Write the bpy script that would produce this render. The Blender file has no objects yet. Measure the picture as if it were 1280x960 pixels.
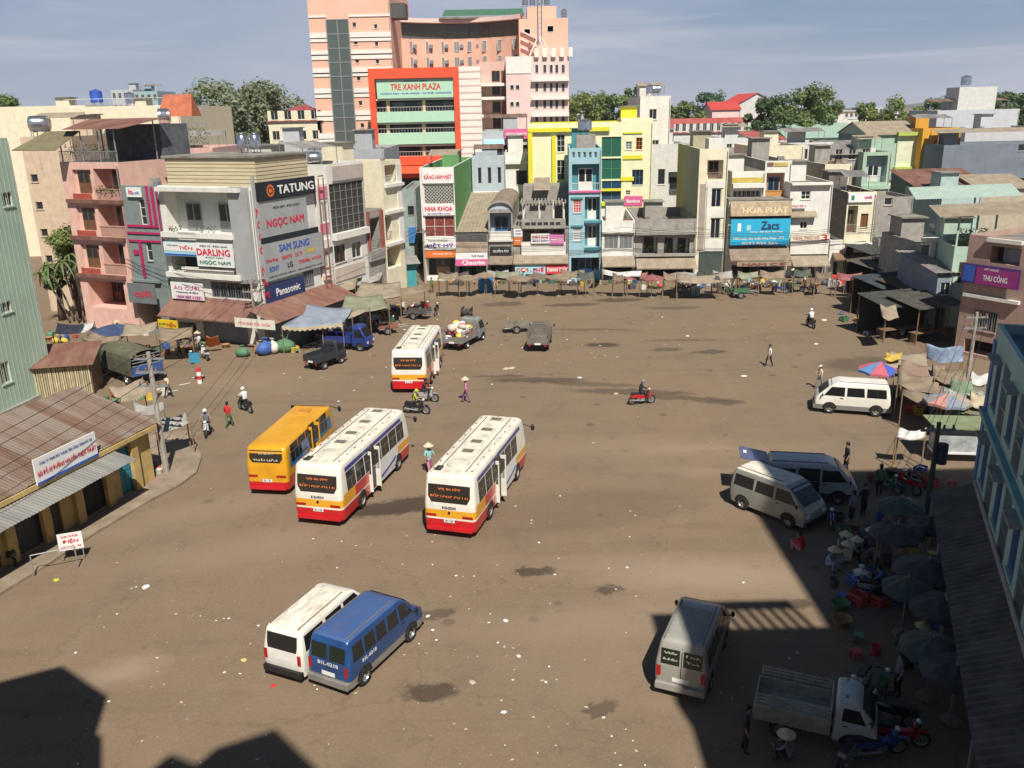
import bpy, bmesh, math, random
from mathutils import Vector, Matrix
R = math.radians
random.seed(7)
SC = bpy.context.scene
COL = SC.collection
# ------------------------------------------------------------------ camera
CAM_H = 17.5; PITCH = 17.5; ROLL = -1.2; FPX = 1078.0
cd = bpy.data.cameras.new('camera'); cam = bpy.data.objects.new('camera', cd); COL.objects.link(cam)
cd.sensor_width = 36.0; cd.lens = FPX/1280*36.0; cd.clip_start = .1; cd.clip_end = 6000
_p, _r = R(PITCH), R(ROLL)
FWD = Vector((0, math.cos(_p), -math.sin(_p)))
_u0 = Vector((0, math.sin(_p), math.cos(_p))); _r0 = Vector((1, 0, 0))
RGT = math.cos(_r)*_r0 + math.sin(_r)*_u0
UPV = -math.sin(_r)*_r0 + math.cos(_r)*_u0
cam.matrix_world = Matrix(((RGT.x, UPV.x, -FWD.x, 0), (RGT.y, UPV.y, -FWD.y, 0), (RGT.z, UPV.z, -FWD.z, CAM_H), (0, 0, 0, 1)))
SC.camera = cam
EYE = Vector((0, 0, CAM_H))
# ------------------------------------------------------------------ world and sun
SUN_EL, SUN_AZ = 52.0, 166.0
w = bpy.data.worlds.new('World'); SC.world = w; w.use_nodes = True
nt = w.node_tree; nt.nodes.clear()
def N(t, typ, **k):
    n = t.nodes.new(typ)
    for a, b in k.items(): setattr(n, a, b)
    return n
wo = N(nt, 'ShaderNodeOutputWorld'); bg = N(nt, 'ShaderNodeBackground'); sky = N(nt, 'ShaderNodeTexSky')
sky.sky_type = 'NISHITA'; sky.sun_disc = False; sky.sun_elevation = R(SUN_EL); sky.sun_rotation = R(SUN_AZ)
sky.altitude = 800; sky.air_density = 1.0; sky.dust_density = .1; sky.ozone_density = 2.0
bg.inputs['Strength'].default_value = .05
# pale haze low over the horizon, soft sheets and thin streaks of cloud
tc = N(nt, 'ShaderNodeTexCoord'); sx = N(nt, 'ShaderNodeSeparateXYZ'); nt.links.new(tc.outputs['Generated'], sx.inputs[0])
hz = N(nt, 'ShaderNodeMapRange'); hz.inputs[1].default_value = 0; hz.inputs[2].default_value = .4; hz.inputs[3].default_value = .85; hz.inputs[4].default_value = 0.0; nt.links.new(sx.outputs[2], hz.inputs[0])
m0 = N(nt, 'ShaderNodeMix', data_type='RGBA'); nt.links.new(hz.outputs[0], m0.inputs[0]); nt.links.new(sky.outputs[0], m0.inputs[6]); m0.inputs[7].default_value = (4.3, 5.7, 8.3, 1)
def cloud(prev, scale, rot, nsc, lo, hi, amt, col, seed):
    mp = N(nt, 'ShaderNodeMapping'); mp.inputs['Scale'].default_value = scale; mp.inputs['Rotation'].default_value = rot; mp.inputs['Location'].default_value = (seed, seed*.7, seed*.3)
    nz = N(nt, 'ShaderNodeTexNoise'); nz.inputs['Scale'].default_value = nsc; nz.inputs['Detail'].default_value = 7; nz.inputs['Roughness'].default_value = .58; nz.inputs['Distortion'].default_value = .5
    rp = N(nt, 'ShaderNodeMapRange'); rp.inputs[1].default_value = lo; rp.inputs[2].default_value = hi; rp.inputs[3].default_value = 0; rp.inputs[4].default_value = amt
    mx = N(nt, 'ShaderNodeMix', data_type='RGBA'); nt.links.new(tc.outputs['Generated'], mp.inputs[0]); nt.links.new(mp.outputs[0], nz.inputs[0]); nt.links.new(nz.outputs['Fac'], rp.inputs[0]); lw = N(nt, 'ShaderNodeMath', operation='MULTIPLY'); nt.links.new(rp.outputs[0], lw.inputs[0]); nt.links.new(hz.outputs[0], lw.inputs[1]); nt.links.new(lw.outputs[0], mx.inputs[0]); nt.links.new(prev, mx.inputs[6]); mx.inputs[7].default_value = (*col, 1); return mx.outputs[2]
o = cloud(m0.outputs[2], (1, 1, 3.5), (0, 0, 0), 1.5, .38, .6, .95, (8.0, 8.4, 10.2), 3.1)
o = cloud(o, (1.2, 1.2, 12), (0, R(6), R(15)), 2.2, .48, .68, .85, (9.8, 10.0, 11.4), 1.7)
o = cloud(o, (2, 2, 14), (0, R(-3), 0), 2.6, .56, .74, .6, (5.6, 6.5, 8.6), 7.3)
nt.links.new(o, bg.inputs[0]); nt.links.new(bg.outputs[0], wo.inputs[0])
sl = bpy.data.lights.new('sun', 'SUN'); sl.energy = 5.0; sl.angle = R(.5); sl.color = (1, .94, .84)
so = bpy.data.objects.new('sun', sl); COL.objects.link(so); so.location = (10, -20, 60)
SV = Vector((math.sin(R(SUN_AZ))*math.cos(R(SUN_EL)), math.cos(R(SUN_AZ))*math.cos(R(SUN_EL)), math.sin(R(SUN_EL))))
so.rotation_euler = SV.to_track_quat('Z', 'Y').to_euler()
SC.view_settings.view_transform = 'Standard'; SC.view_settings.look = 'None'; SC.view_settings.gamma = 1; SC.view_settings.use_curve_mapping = False
SC.view_settings.exposure = 0.28
# ------------------------------------------------------------------ pixel helpers (photo is 1280 x 960)
def ray(px, py): return FWD + RGT*((px-640)/FPX) - UPV*((py-480)/FPX)
def G(px, py, z=0.0):
    d = ray(px, py); t = (z-CAM_H)/d.z; return EYE + d*t
def AT(px, py, y):
    d = ray(px, py); return EYE + d*(y/d.y)
class Fac:
    """vertical plane through two ground points; local x along it, y backwards, z up"""
    def __init__(s, a, b):
        s.a = Vector((a[0], a[1], 0)); b = Vector((b[0], b[1], 0)); s.u = (b-s.a).normalized(); s.n = Vector((s.u.y, -s.u.x, 0)); s.L = (b-s.a).length
        s.rz = math.atan2(s.u.y, s.u.x)
    def uz(s, px, py, y=0.0):
        d = ray(px, py); o = s.a - s.n*y; t = (o-EYE).dot(s.n)/d.dot(s.n); p = EYE + d*t
        return (p-s.a).dot(s.u), p.z
    def P(s, u, y=0, z=0): return s.a + s.u*u - s.n*y + Vector((0, 0, z))
    def rect(s, x0, y0, x1, y1, y=0.0):
        ym, xm = (y0+y1)/2, (x0+x1)/2
        return s.uz(x0, ym, y)[0], s.uz(x1, ym, y)[0], s.uz(xm, y1, y)[1], s.uz(xm, y0, y)[1]
# ------------------------------------------------------------------ materials
MATS = {}
def _mat(key):
    m = bpy.data.materials.new(key); m.use_nodes = True; t = m.node_tree; return m, t, t.nodes['Principled BSDF']
def M(rgb, rough=.7, metal=0, var=.12, scale=1.5, streak=0.0, bump=0.0, spec=None, wave=None, coat=0):
    """plain paint / plaster / fabric with uneven tone, optional dirt streaks running down and relief"""
    key = 'm_%s' % repr((rgb, rough, metal, var, scale, streak, bump, spec, wave, coat))
    if key in MATS: return MATS[key]
    m, t, b = _mat('surface_%d' % len(MATS))
    MATS[key] = m
    b.inputs['Roughness'].default_value = rough; b.inputs['Metallic'].default_value = metal
    if spec is not None: b.inputs['Specular IOR Level'].default_value = spec
    if coat: b.inputs['Coat Weight'].default_value = coat; b.inputs['Coat Roughness'].default_value = .08
    c = (*rgb, 1)
    if var <= 0 and streak <= 0: b.inputs['Base Color'].default_value = c; return m
    co = N(t, 'ShaderNodeTexCoord'); oi = N(t, 'ShaderNodeObjectInfo')
    ad = N(t, 'ShaderNodeVectorMath', operation='ADD'); t.links.new(co.outputs['Object'], ad.inputs[0]); t.links.new(oi.outputs['Location'], ad.inputs[1])
    n1 = N(t, 'ShaderNodeTexNoise'); n1.inputs['Scale'].default_value = scale; n1.inputs['Detail'].default_value = 6; n1.inputs['Roughness'].default_value = .62
    t.links.new(ad.outputs[0], n1.inputs['Vector'])
    mr = N(t, 'ShaderNodeMapRange'); mr.inputs[1].default_value = .3; mr.inputs[2].default_value = .7; mr.inputs[3].default_value = 1-var*1.3; mr.inputs[4].default_value = 1+var*.9
    t.links.new(n1.outputs['Fac'], mr.inputs[0])
    mu = N(t, 'ShaderNodeMix', data_type='RGBA', blend_type='MULTIPLY'); mu.inputs[0].default_value = 1; mu.inputs[6].default_value = c
    t.links.new(mr.outputs[0], mu.inputs[7]); out = mu.outputs[2]
    if streak > 0:
        mp = N(t, 'ShaderNodeMapping'); mp.inputs['Scale'].default_value = (1.6, 1.6, .16); t.links.new(ad.outputs[0], mp.inputs[0])
        n2 = N(t, 'ShaderNodeTexNoise'); n2.inputs['Scale'].default_value = 1.6; n2.inputs['Detail'].default_value = 8; n2.inputs['Roughness'].default_value = .7
        t.links.new(mp.outputs[0], n2.inputs['Vector'])
        r2 = N(t, 'ShaderNodeMapRange'); r2.inputs[1].default_value = .53; r2.inputs[2].default_value = .74; r2.inputs[3].default_value = 0; r2.inputs[4].default_value = streak
        t.links.new(n2.outputs['Fac'], r2.inputs[0])
        m2 = N(t, 'ShaderNodeMix', data_type='RGBA'); t.links.new(r2.outputs[0], m2.inputs[0]); t.links.new(out, m2.inputs[6]); m2.inputs[7].default_value = (.07, .06, .05, 1); out = m2.outputs[2]
    t.links.new(out, b.inputs['Base Color'])
    if bump > 0:
        bp = N(t, 'ShaderNodeBump'); bp.inputs['Strength'].default_value = bump; bp.inputs['Distance'].default_value = .02
        n3 = N(t, 'ShaderNodeTexNoise'); n3.inputs['Scale'].default_value = 22; n3.inputs['Detail'].default_value = 4; t.links.new(co.outputs['Object'], n3.inputs['Vector'])
        t.links.new(n3.outputs['Fac'], bp.inputs['Height']); t.links.new(bp.outputs[0], b.inputs['Normal'])
    return m
def two_tone(name, c1, c2, scale, lo=.45, hi=.6, rough=.85, stretch=(1, 1, 1), metal=0, bump=.2):
    """two colours in blotches (rust, dirt, weathering)"""
    if name in MATS: return MATS[name]
    m, t, b = _mat(name); MATS[name] = m
    co = N(t, 'ShaderNodeTexCoord'); mp = N(t, 'ShaderNodeMapping'); mp.inputs['Scale'].default_value = stretch; t.links.new(co.outputs['Object'], mp.inputs[0])
    n1 = N(t, 'ShaderNodeTexNoise'); n1.inputs['Scale'].default_value = scale; n1.inputs['Detail'].default_value = 8; n1.inputs['Roughness'].default_value = .65; t.links.new(mp.outputs[0], n1.inputs[0])
    r = N(t, 'ShaderNodeValToRGB'); r.color_ramp.elements[0].position = lo; r.color_ramp.elements[1].position = hi
    r.color_ramp.elements[0].color = (*c1, 1); r.color_ramp.elements[1].color = (*c2, 1); t.links.new(n1.outputs['Fac'], r.inputs[0]); t.links.new(r.outputs[0], b.inputs['Base Color'])
    b.inputs['Roughness'].default_value = rough; b.inputs['Metallic'].default_value = metal
    bp = N(t, 'ShaderNodeBump'); bp.inputs['Strength'].default_value = bump; bp.inputs['Distance'].default_value = .02; t.links.new(n1.outputs['Fac'], bp.inputs['Height']); t.links.new(bp.outputs[0], b.inputs['Normal'])
    return m
def glass(rgb=(.02, .025, .03), rough=.12):
    key = 'g_%s' % repr((rgb, rough))
    if key in MATS: return MATS[key]
    m, t, b = _mat('dark_glass_%d' % len(MATS)); MATS[key] = m
    b.inputs['Base Color'].default_value = (*rgb, 1); b.inputs['Roughness'].default_value = rough; b.inputs['Specular IOR Level'].default_value = .6
    return m
GLASS = glass(); 
# ------------------------------------------------------------------ mesh builder
class MB:
    def __init__(s): s.v = []; s.f = []; s.m = []
    def add(s, vs, fs, mi=0):
        o = len(s.v); s.v.extend([tuple(p) for p in vs]); s.f.extend([tuple(i+o for i in f) for f in fs]); s.m.extend([mi]*len(fs)); return s
    def box(s, x0, x1, y0, y1, z0, z1, mi=0):
        if x0 > x1: x0, x1 = x1, x0
        if y0 > y1: y0, y1 = y1, y0
        if z0 > z1: z0, z1 = z1, z0
        v = [(x0, y0, z0), (x1, y0, z0), (x1, y1, z0), (x0, y1, z0), (x0, y0, z1), (x1, y0, z1), (x1, y1, z1), (x0, y1, z1)]
        return s.add(v, [(0, 3, 2, 1), (4, 5, 6, 7), (0, 1, 5, 4), (1, 2, 6, 5), (2, 3, 7, 6), (3, 0, 4, 7)], mi)
    def hexa(s, b4, t4, mi=0):
        return s.add(list(b4)+list(t4), [(0, 3, 2, 1), (4, 5, 6, 7), (0, 1, 5, 4), (1, 2, 6, 5), (2, 3, 7, 6), (3, 0, 4, 7)], mi)
    def quad(s, a, b, c, d, mi=0): return s.add([a, b, c, d], [(0, 1, 2, 3)], mi)
    def sheet(s, a, b, c, d, th=.03, mi=0):
        a, b, c, d = map(Vector, (a, b, c, d)); n = (b-a).cross(d-a).normalized()*th
        return s.hexa([a-n, b-n, c-n, d-n], [a, b, c, d], mi)
    def cyl(s, p0, p1, r0, r1=None, n=10, mi=0, caps=True):
        p0, p1 = Vector(p0), Vector(p1); r1 = r0 if r1 is None else r1
        d = (p1-p0).normalized(); a = Vector((0, 0, 1)) if abs(d.z) < .9 else Vector((1, 0, 0)); e1 = d.cross(a).normalized(); e2 = d.cross(e1)
        vs = [p0+(e1*math.cos(2*math.pi*i/n)+e2*math.sin(2*math.pi*i/n))*r0 for i in range(n)]+[p1+(e1*math.cos(2*math.pi*i/n)+e2*math.sin(2*math.pi*i/n))*r1 for i in range(n)]
        fs = [(i, n+i, n+(i+1) % n, (i+1) % n) for i in range(n)]
        if caps: fs += [tuple(range(n)), tuple(range(2*n-1, n-1, -1))]
        return s.add(vs, fs, mi)
    def path(s, pts, r, n=6, mi=0):
        for a, b in zip(pts[:-1], pts[1:]): s.cyl(a, b, r, r, n, mi)
        return s
    def lathe(s, prof, n=14, c=(0, 0, 0), mi=0, axis='z'):
        vs = []; fs = []
        for (r, z) in prof:
            for i in range(n):
                a = 2*math.pi*i/n; x, y = r*math.cos(a), r*math.sin(a)
                vs.append((c[0]+x, c[1]+y, c[2]+z) if axis == 'z' else (c[0]+x, c[1]+z, c[2]+y))
        for j in range(len(prof)-1):
            for i in range(n):
                q = (j*n+i, j*n+(i+1) % n, (j+1)*n+(i+1) % n, (j+1)*n+i); fs.append(q if axis == 'z' else q[::-1])
        return s.add(vs, fs, mi)
    def prism(s, poly, z0, z1, mi=0):
        n = len(poly); vs = [(x, y, z0) for x, y in poly]+[(x, y, z1) for x, y in poly]
        return s.add(vs, [tuple(range(n-1, -1, -1)), tuple(range(n, 2*n))]+[(i, (i+1) % n, n+(i+1) % n, n+i) for i in range(n)], mi)
    def grid(s, fn, nu, nv, mi=0):
        vs = [fn(i/nu, j/nv) for j in range(nv+1) for i in range(nu+1)]
        fs = [(j*(nu+1)+i, j*(nu+1)+i+1, (j+1)*(nu+1)+i+1, (j+1)*(nu+1)+i) for j in range(nv) for i in range(nu)]
        return s.add(vs, fs, mi)
    def ball(s, c, r, n=10, m=6, sx=1, sy=1, sz=1, mi=0):
        prof = [(max(1e-4, math.sin(math.pi*j/m))*r, -math.cos(math.pi*j/m)*r*sz) for j in range(m+1)]
        k = len(s.v); s.lathe(prof, n, (0, 0, 0), mi)
        for i in range(k, len(s.v)): x, y, z = s.v[i]; s.v[i] = (c[0]+x*sx, c[1]+y*sy, c[2]+z)
        return s
    def mesh(s, name='m'):
        me = bpy.data.meshes.new(name); me.from_pydata(s.v, [], s.f); me.polygons.foreach_set('material_index', s.m); me.update(); return me
    def build(s, name, mats, parent=None, smooth=False, **tags):
        me = s.mesh(name)
        return obj(name, me, mats, parent, smooth, **tags)
def obj(name, me, mats=None, parent=None, smooth=False, loc=None, rz=None, label=None, cat=None, group=None, kind=None):
    if mats is not None and not len(me.materials):
        for m in (mats if isinstance(mats, (list, tuple)) else [mats]): me.materials.append(m)
    if smooth is True:
        me.polygons.foreach_set('use_smooth', [True]*len(me.polygons))
    elif smooth:
        me.polygons.foreach_set('use_smooth', [True]*len(me.polygons)); me.set_sharp_from_angle(angle=R(smooth))
    o = bpy.data.objects.new(name, me); COL.objects.link(o)
    if parent: o.parent = parent
    if loc is not None: o.location = loc
    if rz is not None: o.rotation_euler = (0, 0, rz)
    tag(o, label, cat, group, kind); return o
def tag(o, label=None, cat=None, group=None, kind=None):
    if label: o['label'] = label
    if cat: o['category'] = cat
    if group: o['group'] = group
    if kind: o['kind'] = kind
    return o
def thing(name, label, cat, loc=(0, 0, 0), rz=0, group=None):
    o = bpy.data.objects.new(name, None); COL.objects.link(o); o.location = loc; o.rotation_euler = (0, 0, rz); o.empty_display_size = .3
    return tag(o, label, cat, group)
KIDS = {}
def kids(o): return [c for c in bpy.data.objects if c.parent == o]
def dup(root, loc, rz=0, label=None, group=None, scale=None, tree=None):
    tree = tree or kidtree(root)
    def rec(o, par):
        c = o.copy(); COL.objects.link(c); c.parent = par
        for k in tree.get(o, []): rec(k, c)
        return c
    c = rec(root, None); c.location = loc; c.rotation_euler = (0, 0, rz)
    if scale: c.scale = (scale,)*3 if not isinstance(scale, tuple) else scale
    if label: c['label'] = label
    if group: c['group'] = group
    return c
def kidtree(root):
    t = {}
    allo = list(COL.objects)
    for o in allo:
        if o.parent: t.setdefault(o.parent, []).append(o)
    return t
_TX = {}
def text_mesh(s, bold=0.0):
    """flat lettering, unit height cap letters, centred"""
    k = (s, bold)
    if k in _TX: return _TX[k]
    c = bpy.data.curves.new('text', 'FONT'); c.body = s; c.size = 1; c.align_x = 'CENTER'; c.align_y = 'CENTER'; c.offset = bold; c.resolution_u = 2; c.fill_mode = 'FRONT'
    o = bpy.data.objects.new('t', c); COL.objects.link(o); dg = bpy.context.evaluated_depsgraph_get(); me = bpy.data.meshes.new_from_object(o.evaluated_get(dg)); bpy.data.objects.remove(o)
    xs = [v.co.x for v in me.vertices] or [0]; ys = [v.co.y for v in me.vertices] or [0]
    d = ([(v.co.x-(min(xs)+max(xs))/2, v.co.y-(min(ys)+max(ys))/2) for v in me.vertices], [tuple(p.vertices) for p in me.polygons], max(xs)-min(xs), max(ys)-min(ys))
    _TX[k] = d; bpy.data.meshes.remove(me); return d
def letter(mb, s, org, ex, ez, w=None, h=None, mi=0, bold=.035, slant=0):
    """write s into the mesh: centred on org, spanning w along ex and h along ez"""
    vs, fs, tw, th = text_mesh(s)
    if tw <= 0: return
    sx = w/tw if w else h/th; sy = h/th if h else sx
    org, ex, ez = Vector(org), Vector(ex), Vector(ez)
    nn = ex.cross(ez).normalized()*.0015
    for k, (dx, dy) in enumerate(((0, 0), (-bold, bold*.6), (bold, -bold*.6)) if bold else ((0, 0),)):
        mb.add([org+ex*((x+dx+slant*y)*sx)+ez*((y+dy)*sy)+nn*k for x, y in vs], fs, mi)
# ================================================================== GROUND
def ground_mat():
    m, t, b = _mat('dusty_tarmac')
    L = t.links.new
    co = N(t, 'ShaderNodeTexCoord'); P = co.outputs['Object']
    def noise(sc, det=6, ro=.6, vec=P, dist=0):
        n = N(t, 'ShaderNodeTexNoise'); n.inputs['Scale'].default_value = sc; n.inputs['Detail'].default_value = det; n.inputs['Roughness'].default_value = ro; n.inputs['Distortion'].default_value = dist; L(vec, n.inputs['Vector']); return n
    def rng(v, a, b_, c, d):
        r = N(t, 'ShaderNodeMapRange'); r.inputs[1].default_value = a; r.inputs[2].default_value = b_; r.inputs[3].default_value = c; r.inputs[4].default_value = d; L(v, r.inputs[0]); return r.outputs[0]
    def mixc(f, a, c, typ='MIX'):
        x = N(t, 'ShaderNodeMix', data_type='RGBA', blend_type=typ)
        for v, i in ((f, 0), (a, 6), (c, 7)):
            if isinstance(v, tuple): x.inputs[i].default_value = (*v, 1)
            elif isinstance(v, (int, float)): x.inputs[i].default_value = v
            else: L(v, x.inputs[i])
        return x.outputs[2]
    c = mixc(rng(noise(.07, 3, .6).outputs[0], .35, .66, 0, 1), (0.222, 0.156, 0.098), (0.198, 0.145, 0.098))
    c = mixc(rng(noise(.5, 5, .68).outputs[0], .42, .72, 0, .55), c, (0.251, 0.182, 0.118))
    c = mixc(rng(noise(.28, 5, .7).outputs[0], .55, .72, 0, .45), c, (0.132, 0.098, 0.066))
    mp = N(t, 'ShaderNodeMapping'); mp.inputs['Scale'].default_value = (.12, 1.1, 1); mp.inputs['Rotation'].default_value = (0, 0, R(-6)); L(P, mp.inputs[0])
    c = mixc(rng(noise(.55, 4, .6, mp.outputs[0]).outputs[0], .56, .74, 0, .38), c, (0.113, 0.085, 0.062))
    mp2 = N(t, 'ShaderNodeMapping'); mp2.inputs['Scale'].default_value = (1.0, .14, 1); mp2.inputs['Rotation'].default_value = (0, 0, R(14)); L(P, mp2.inputs[0])
    c = mixc(rng(noise(.6, 4, .6, mp2.outputs[0]).outputs[0], .57, .74, 0, .3), c, (0.255, 0.199, 0.142))
    mp3 = N(t, 'ShaderNodeMapping'); mp3.inputs['Scale'].default_value = (.035, 2.4, 1); mp3.inputs['Rotation'].default_value = (0, 0, R(-58)); L(P, mp3.inputs[0])
    c = mixc(rng(noise(1, 3, .6, mp3.outputs[0]).outputs[0], .55, .7, 0, .15), c, (0.123, 0.091, 0.063))
    c = mixc(rng(noise(9, 2, .7).outputs[0], .5, .85, 0, .5), c, (0.312, 0.255, 0.189))
    c = mixc(rng(noise(26, 1, .7).outputs[0], .3, .7, .22, 0), c, (0.057, 0.047, 0.037))
    # drips of oil and hairline cracks
    vo = N(t, 'ShaderNodeTexVoronoi'); vo.inputs['Scale'].default_value = .55; L(P, vo.inputs['Vector'])
    sz = N(t, 'ShaderNodeMath', operation='MULTIPLY'); L(vo.outputs['Color'], sz.inputs[0]); sz.inputs[1].default_value = .2
    df = N(t, 'ShaderNodeMath', operation='SUBTRACT'); L(sz.outputs[0], df.inputs[0]); L(vo.outputs['Distance'], df.inputs[1])
    c = mixc(rng(df.outputs[0], 0, .06, 0, .5), c, (.07, .052, .04))
    ve = N(t, 'ShaderNodeTexVoronoi', feature='DISTANCE_TO_EDGE'); ve.inputs['Scale'].default_value = .16; pv = N(t, 'ShaderNodeVectorMath', operation='MULTIPLY_ADD'); L(noise(.8, 3, .6).outputs['Color'], pv.inputs[0]); pv.inputs[1].default_value = (3, 3, 0); L(P, pv.inputs[2]); L(pv.outputs[0], ve.inputs['Vector'])
    c = mixc(rng(ve.outputs['Distance'], .0, .009, .28, 0), c, (.08, .06, .045))
    # spills, damp hollows and pale worn patches, each where it lies on the square
    wn = noise(1.1, 5, .72); wv = N(t, 'ShaderNodeVectorMath', operation='MULTIPLY_ADD'); L(wn.outputs['Color'], wv.inputs[0]); wv.inputs[1].default_value = (1.5, 1.5, 0); wv.inputs[2].default_value = (-.75, -.75, 0)
    pw = N(t, 'ShaderNodeVectorMath', operation='ADD'); L(P, pw.inputs[0]); L(wv.outputs[0], pw.inputs[1])
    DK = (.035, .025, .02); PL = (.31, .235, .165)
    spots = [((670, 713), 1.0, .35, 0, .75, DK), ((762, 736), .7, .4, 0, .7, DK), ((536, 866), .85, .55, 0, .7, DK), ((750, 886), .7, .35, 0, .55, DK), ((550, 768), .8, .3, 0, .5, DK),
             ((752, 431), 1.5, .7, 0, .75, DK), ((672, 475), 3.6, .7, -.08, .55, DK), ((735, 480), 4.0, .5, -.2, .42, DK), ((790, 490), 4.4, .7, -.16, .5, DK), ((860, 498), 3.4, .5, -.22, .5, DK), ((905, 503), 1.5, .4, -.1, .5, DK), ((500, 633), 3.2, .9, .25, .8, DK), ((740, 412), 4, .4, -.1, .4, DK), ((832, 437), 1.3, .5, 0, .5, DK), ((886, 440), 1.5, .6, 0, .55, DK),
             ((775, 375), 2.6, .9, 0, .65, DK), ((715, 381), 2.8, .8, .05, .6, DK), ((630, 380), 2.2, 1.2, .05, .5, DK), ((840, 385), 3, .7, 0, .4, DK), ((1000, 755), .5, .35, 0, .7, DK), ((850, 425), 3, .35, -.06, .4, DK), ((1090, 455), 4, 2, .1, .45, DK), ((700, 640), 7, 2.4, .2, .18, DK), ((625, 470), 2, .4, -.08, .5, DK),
             ((890, 718), 5.5, 1.6, -.12, .75, PL), ((820, 800), 6, 3, .3, .22, PL), ((155, 838), 1.4, .8, .4, .65, PL), ((300, 690), 5, 1.6, .3, .3, PL), ((820, 560), 9, 2.0, -.1, .28, PL), ((730, 775), 5, 1.2, .1, .3, PL), ((250, 640), 6, 1.4, .5, .3, PL), ((860, 560), 2.4, .5, 0, .4, PL), ((300, 480), 6, 3, 0, .2, PL), ((560, 368), 8, 2, 0, .35, PL), ((900, 590), 4, .7, -.1, .3, PL)]
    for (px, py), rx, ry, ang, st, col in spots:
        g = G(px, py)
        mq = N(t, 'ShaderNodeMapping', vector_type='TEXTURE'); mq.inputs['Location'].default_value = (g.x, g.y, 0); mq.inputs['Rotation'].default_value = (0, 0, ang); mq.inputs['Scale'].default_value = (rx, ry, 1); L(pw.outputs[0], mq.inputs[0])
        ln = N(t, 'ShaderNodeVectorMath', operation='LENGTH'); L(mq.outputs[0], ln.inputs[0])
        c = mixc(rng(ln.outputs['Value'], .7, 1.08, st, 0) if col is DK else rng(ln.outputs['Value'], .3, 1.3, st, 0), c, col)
    L(c, b.inputs['Base Color']); b.inputs['Roughness'].default_value = .92; b.inputs['Specular IOR Level'].default_value = .25
    bp = N(t, 'ShaderNodeBump'); bp.inputs['Strength'].default_value = .35; bp.inputs['Distance'].default_value = .03
    L(noise(6, 3, .7).outputs[0], bp.inputs['Height']); L(bp.outputs[0], b.inputs['Normal'])
    return m
mb = MB(); mb.quad((-2500, -300, 0), (2500, -300, 0), (2500, 5500, 0), (-2500, 5500, 0))
mb.build('ground', ground_mat(), kind='structure')
CONC = M((.27, .21, .15), .9, var=.25, scale=1.2, streak=.2, bump=.3)
def pavement(name, pts, z=.12):
    mb = MB(); mb.prism(pts, 0, z); mb.build(name, CONC, kind='structure')
k = [G(*p) for p in ((-60, 800), (0, 745), (60, 708), (120, 668), (180, 632), (225, 608), (246, 592), (252, 574), (246, 556), (232, 545))]
pavement('pavement', [(v.x, v.y) for v in k]+[(-17.6, 47), (-19.5, 47.5), (-30, 42), (-34, 24)][0:4])
# scraps of paper and plastic lying about
litter = MB(); rl = random.Random(3)
def scrap(x, y, s, mi=0):
    a = rl.uniform(0, 6.28); h = s*rl.uniform(.1, .35); ca, sa = math.cos(a), math.sin(a)
    q = [(-1, -.6), (.2, -.8), (1, -.1), (.5, .7), (-.7, .5)]
    q = [(x+(u*ca-v*sa)*s*rl.uniform(.7, 1.2), y+(u*sa+v*ca)*s*rl.uniform(.7, 1.2)) for u, v in q]
    litter.add([(u, v, .006) for u, v in q]+[(x, y, .008+h)], [(i, (i+1) % 5, 5) for i in range(5)]+[(4, 3, 2, 1, 0)], mi)
for _ in range(620):
    d = 19+rl.random()**1.7*72; x = rl.uniform(-.5, .42)*d*1.05; 
    if x < -17 and d < 62: continue
    if abs(x) > 34: continue
    if rl.random() < .78:  # drifts
        cx, cy = rl.choice([G(660, 840), G(400, 760), G(250, 800), G(700, 700), G(420, 480), G(700, 440), G(870, 420), G(560, 400), G(300, 860), G(680, 930), G(560, 760), G(180, 740)])[:2]; x = rl.gauss(cx, 3.2); d = rl.gauss(cy, 3.6)
        if d < 18: continue
    s = (.012+.045*rl.random()**2.2)*(1+d/80)
    scrap(x, d, s, rl.choice([0]*4+[1]*4+[2]*2))
for (px, py), s, mi in [((342, 857), .12, 3), ((70, 725), .16, 4), ((632, 776), .12, 0), ((750, 432), .1, 0), ((725, 472), .22, 0), ((640, 460), .35, 1), ((632, 461), .3, 1), ((1095, 520), .2, 0), ((770, 492), .25, 1), ((590, 853), .14, 1), ((535, 770), .1, 0), ((182, 733), .2, 0), ((860, 420), .2, 0), ((930, 470), .25, 0), ((1030, 400), .35, 0), ((505, 412), .2, 0), ((1020, 430), .2, 0), ((648, 820), .1, 0), ((305, 825), .12, 5), ((630, 890), .1, 0)]:
    g = G(px, py); scrap(g.x, g.y, s, mi)
litter.build('litter', [M((.75, .72, .68), .6, var=.05), M((.5, .42, .3), .8, var=.1), M((.25, .22, .18), .8), M((.6, .03, .03), .6), M((.65, .6, .05), .5), M((.7, .55, .2), .6)], kind='stuff', label='scattered scraps of paper and plastic on the dusty square', cat='litter')
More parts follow.
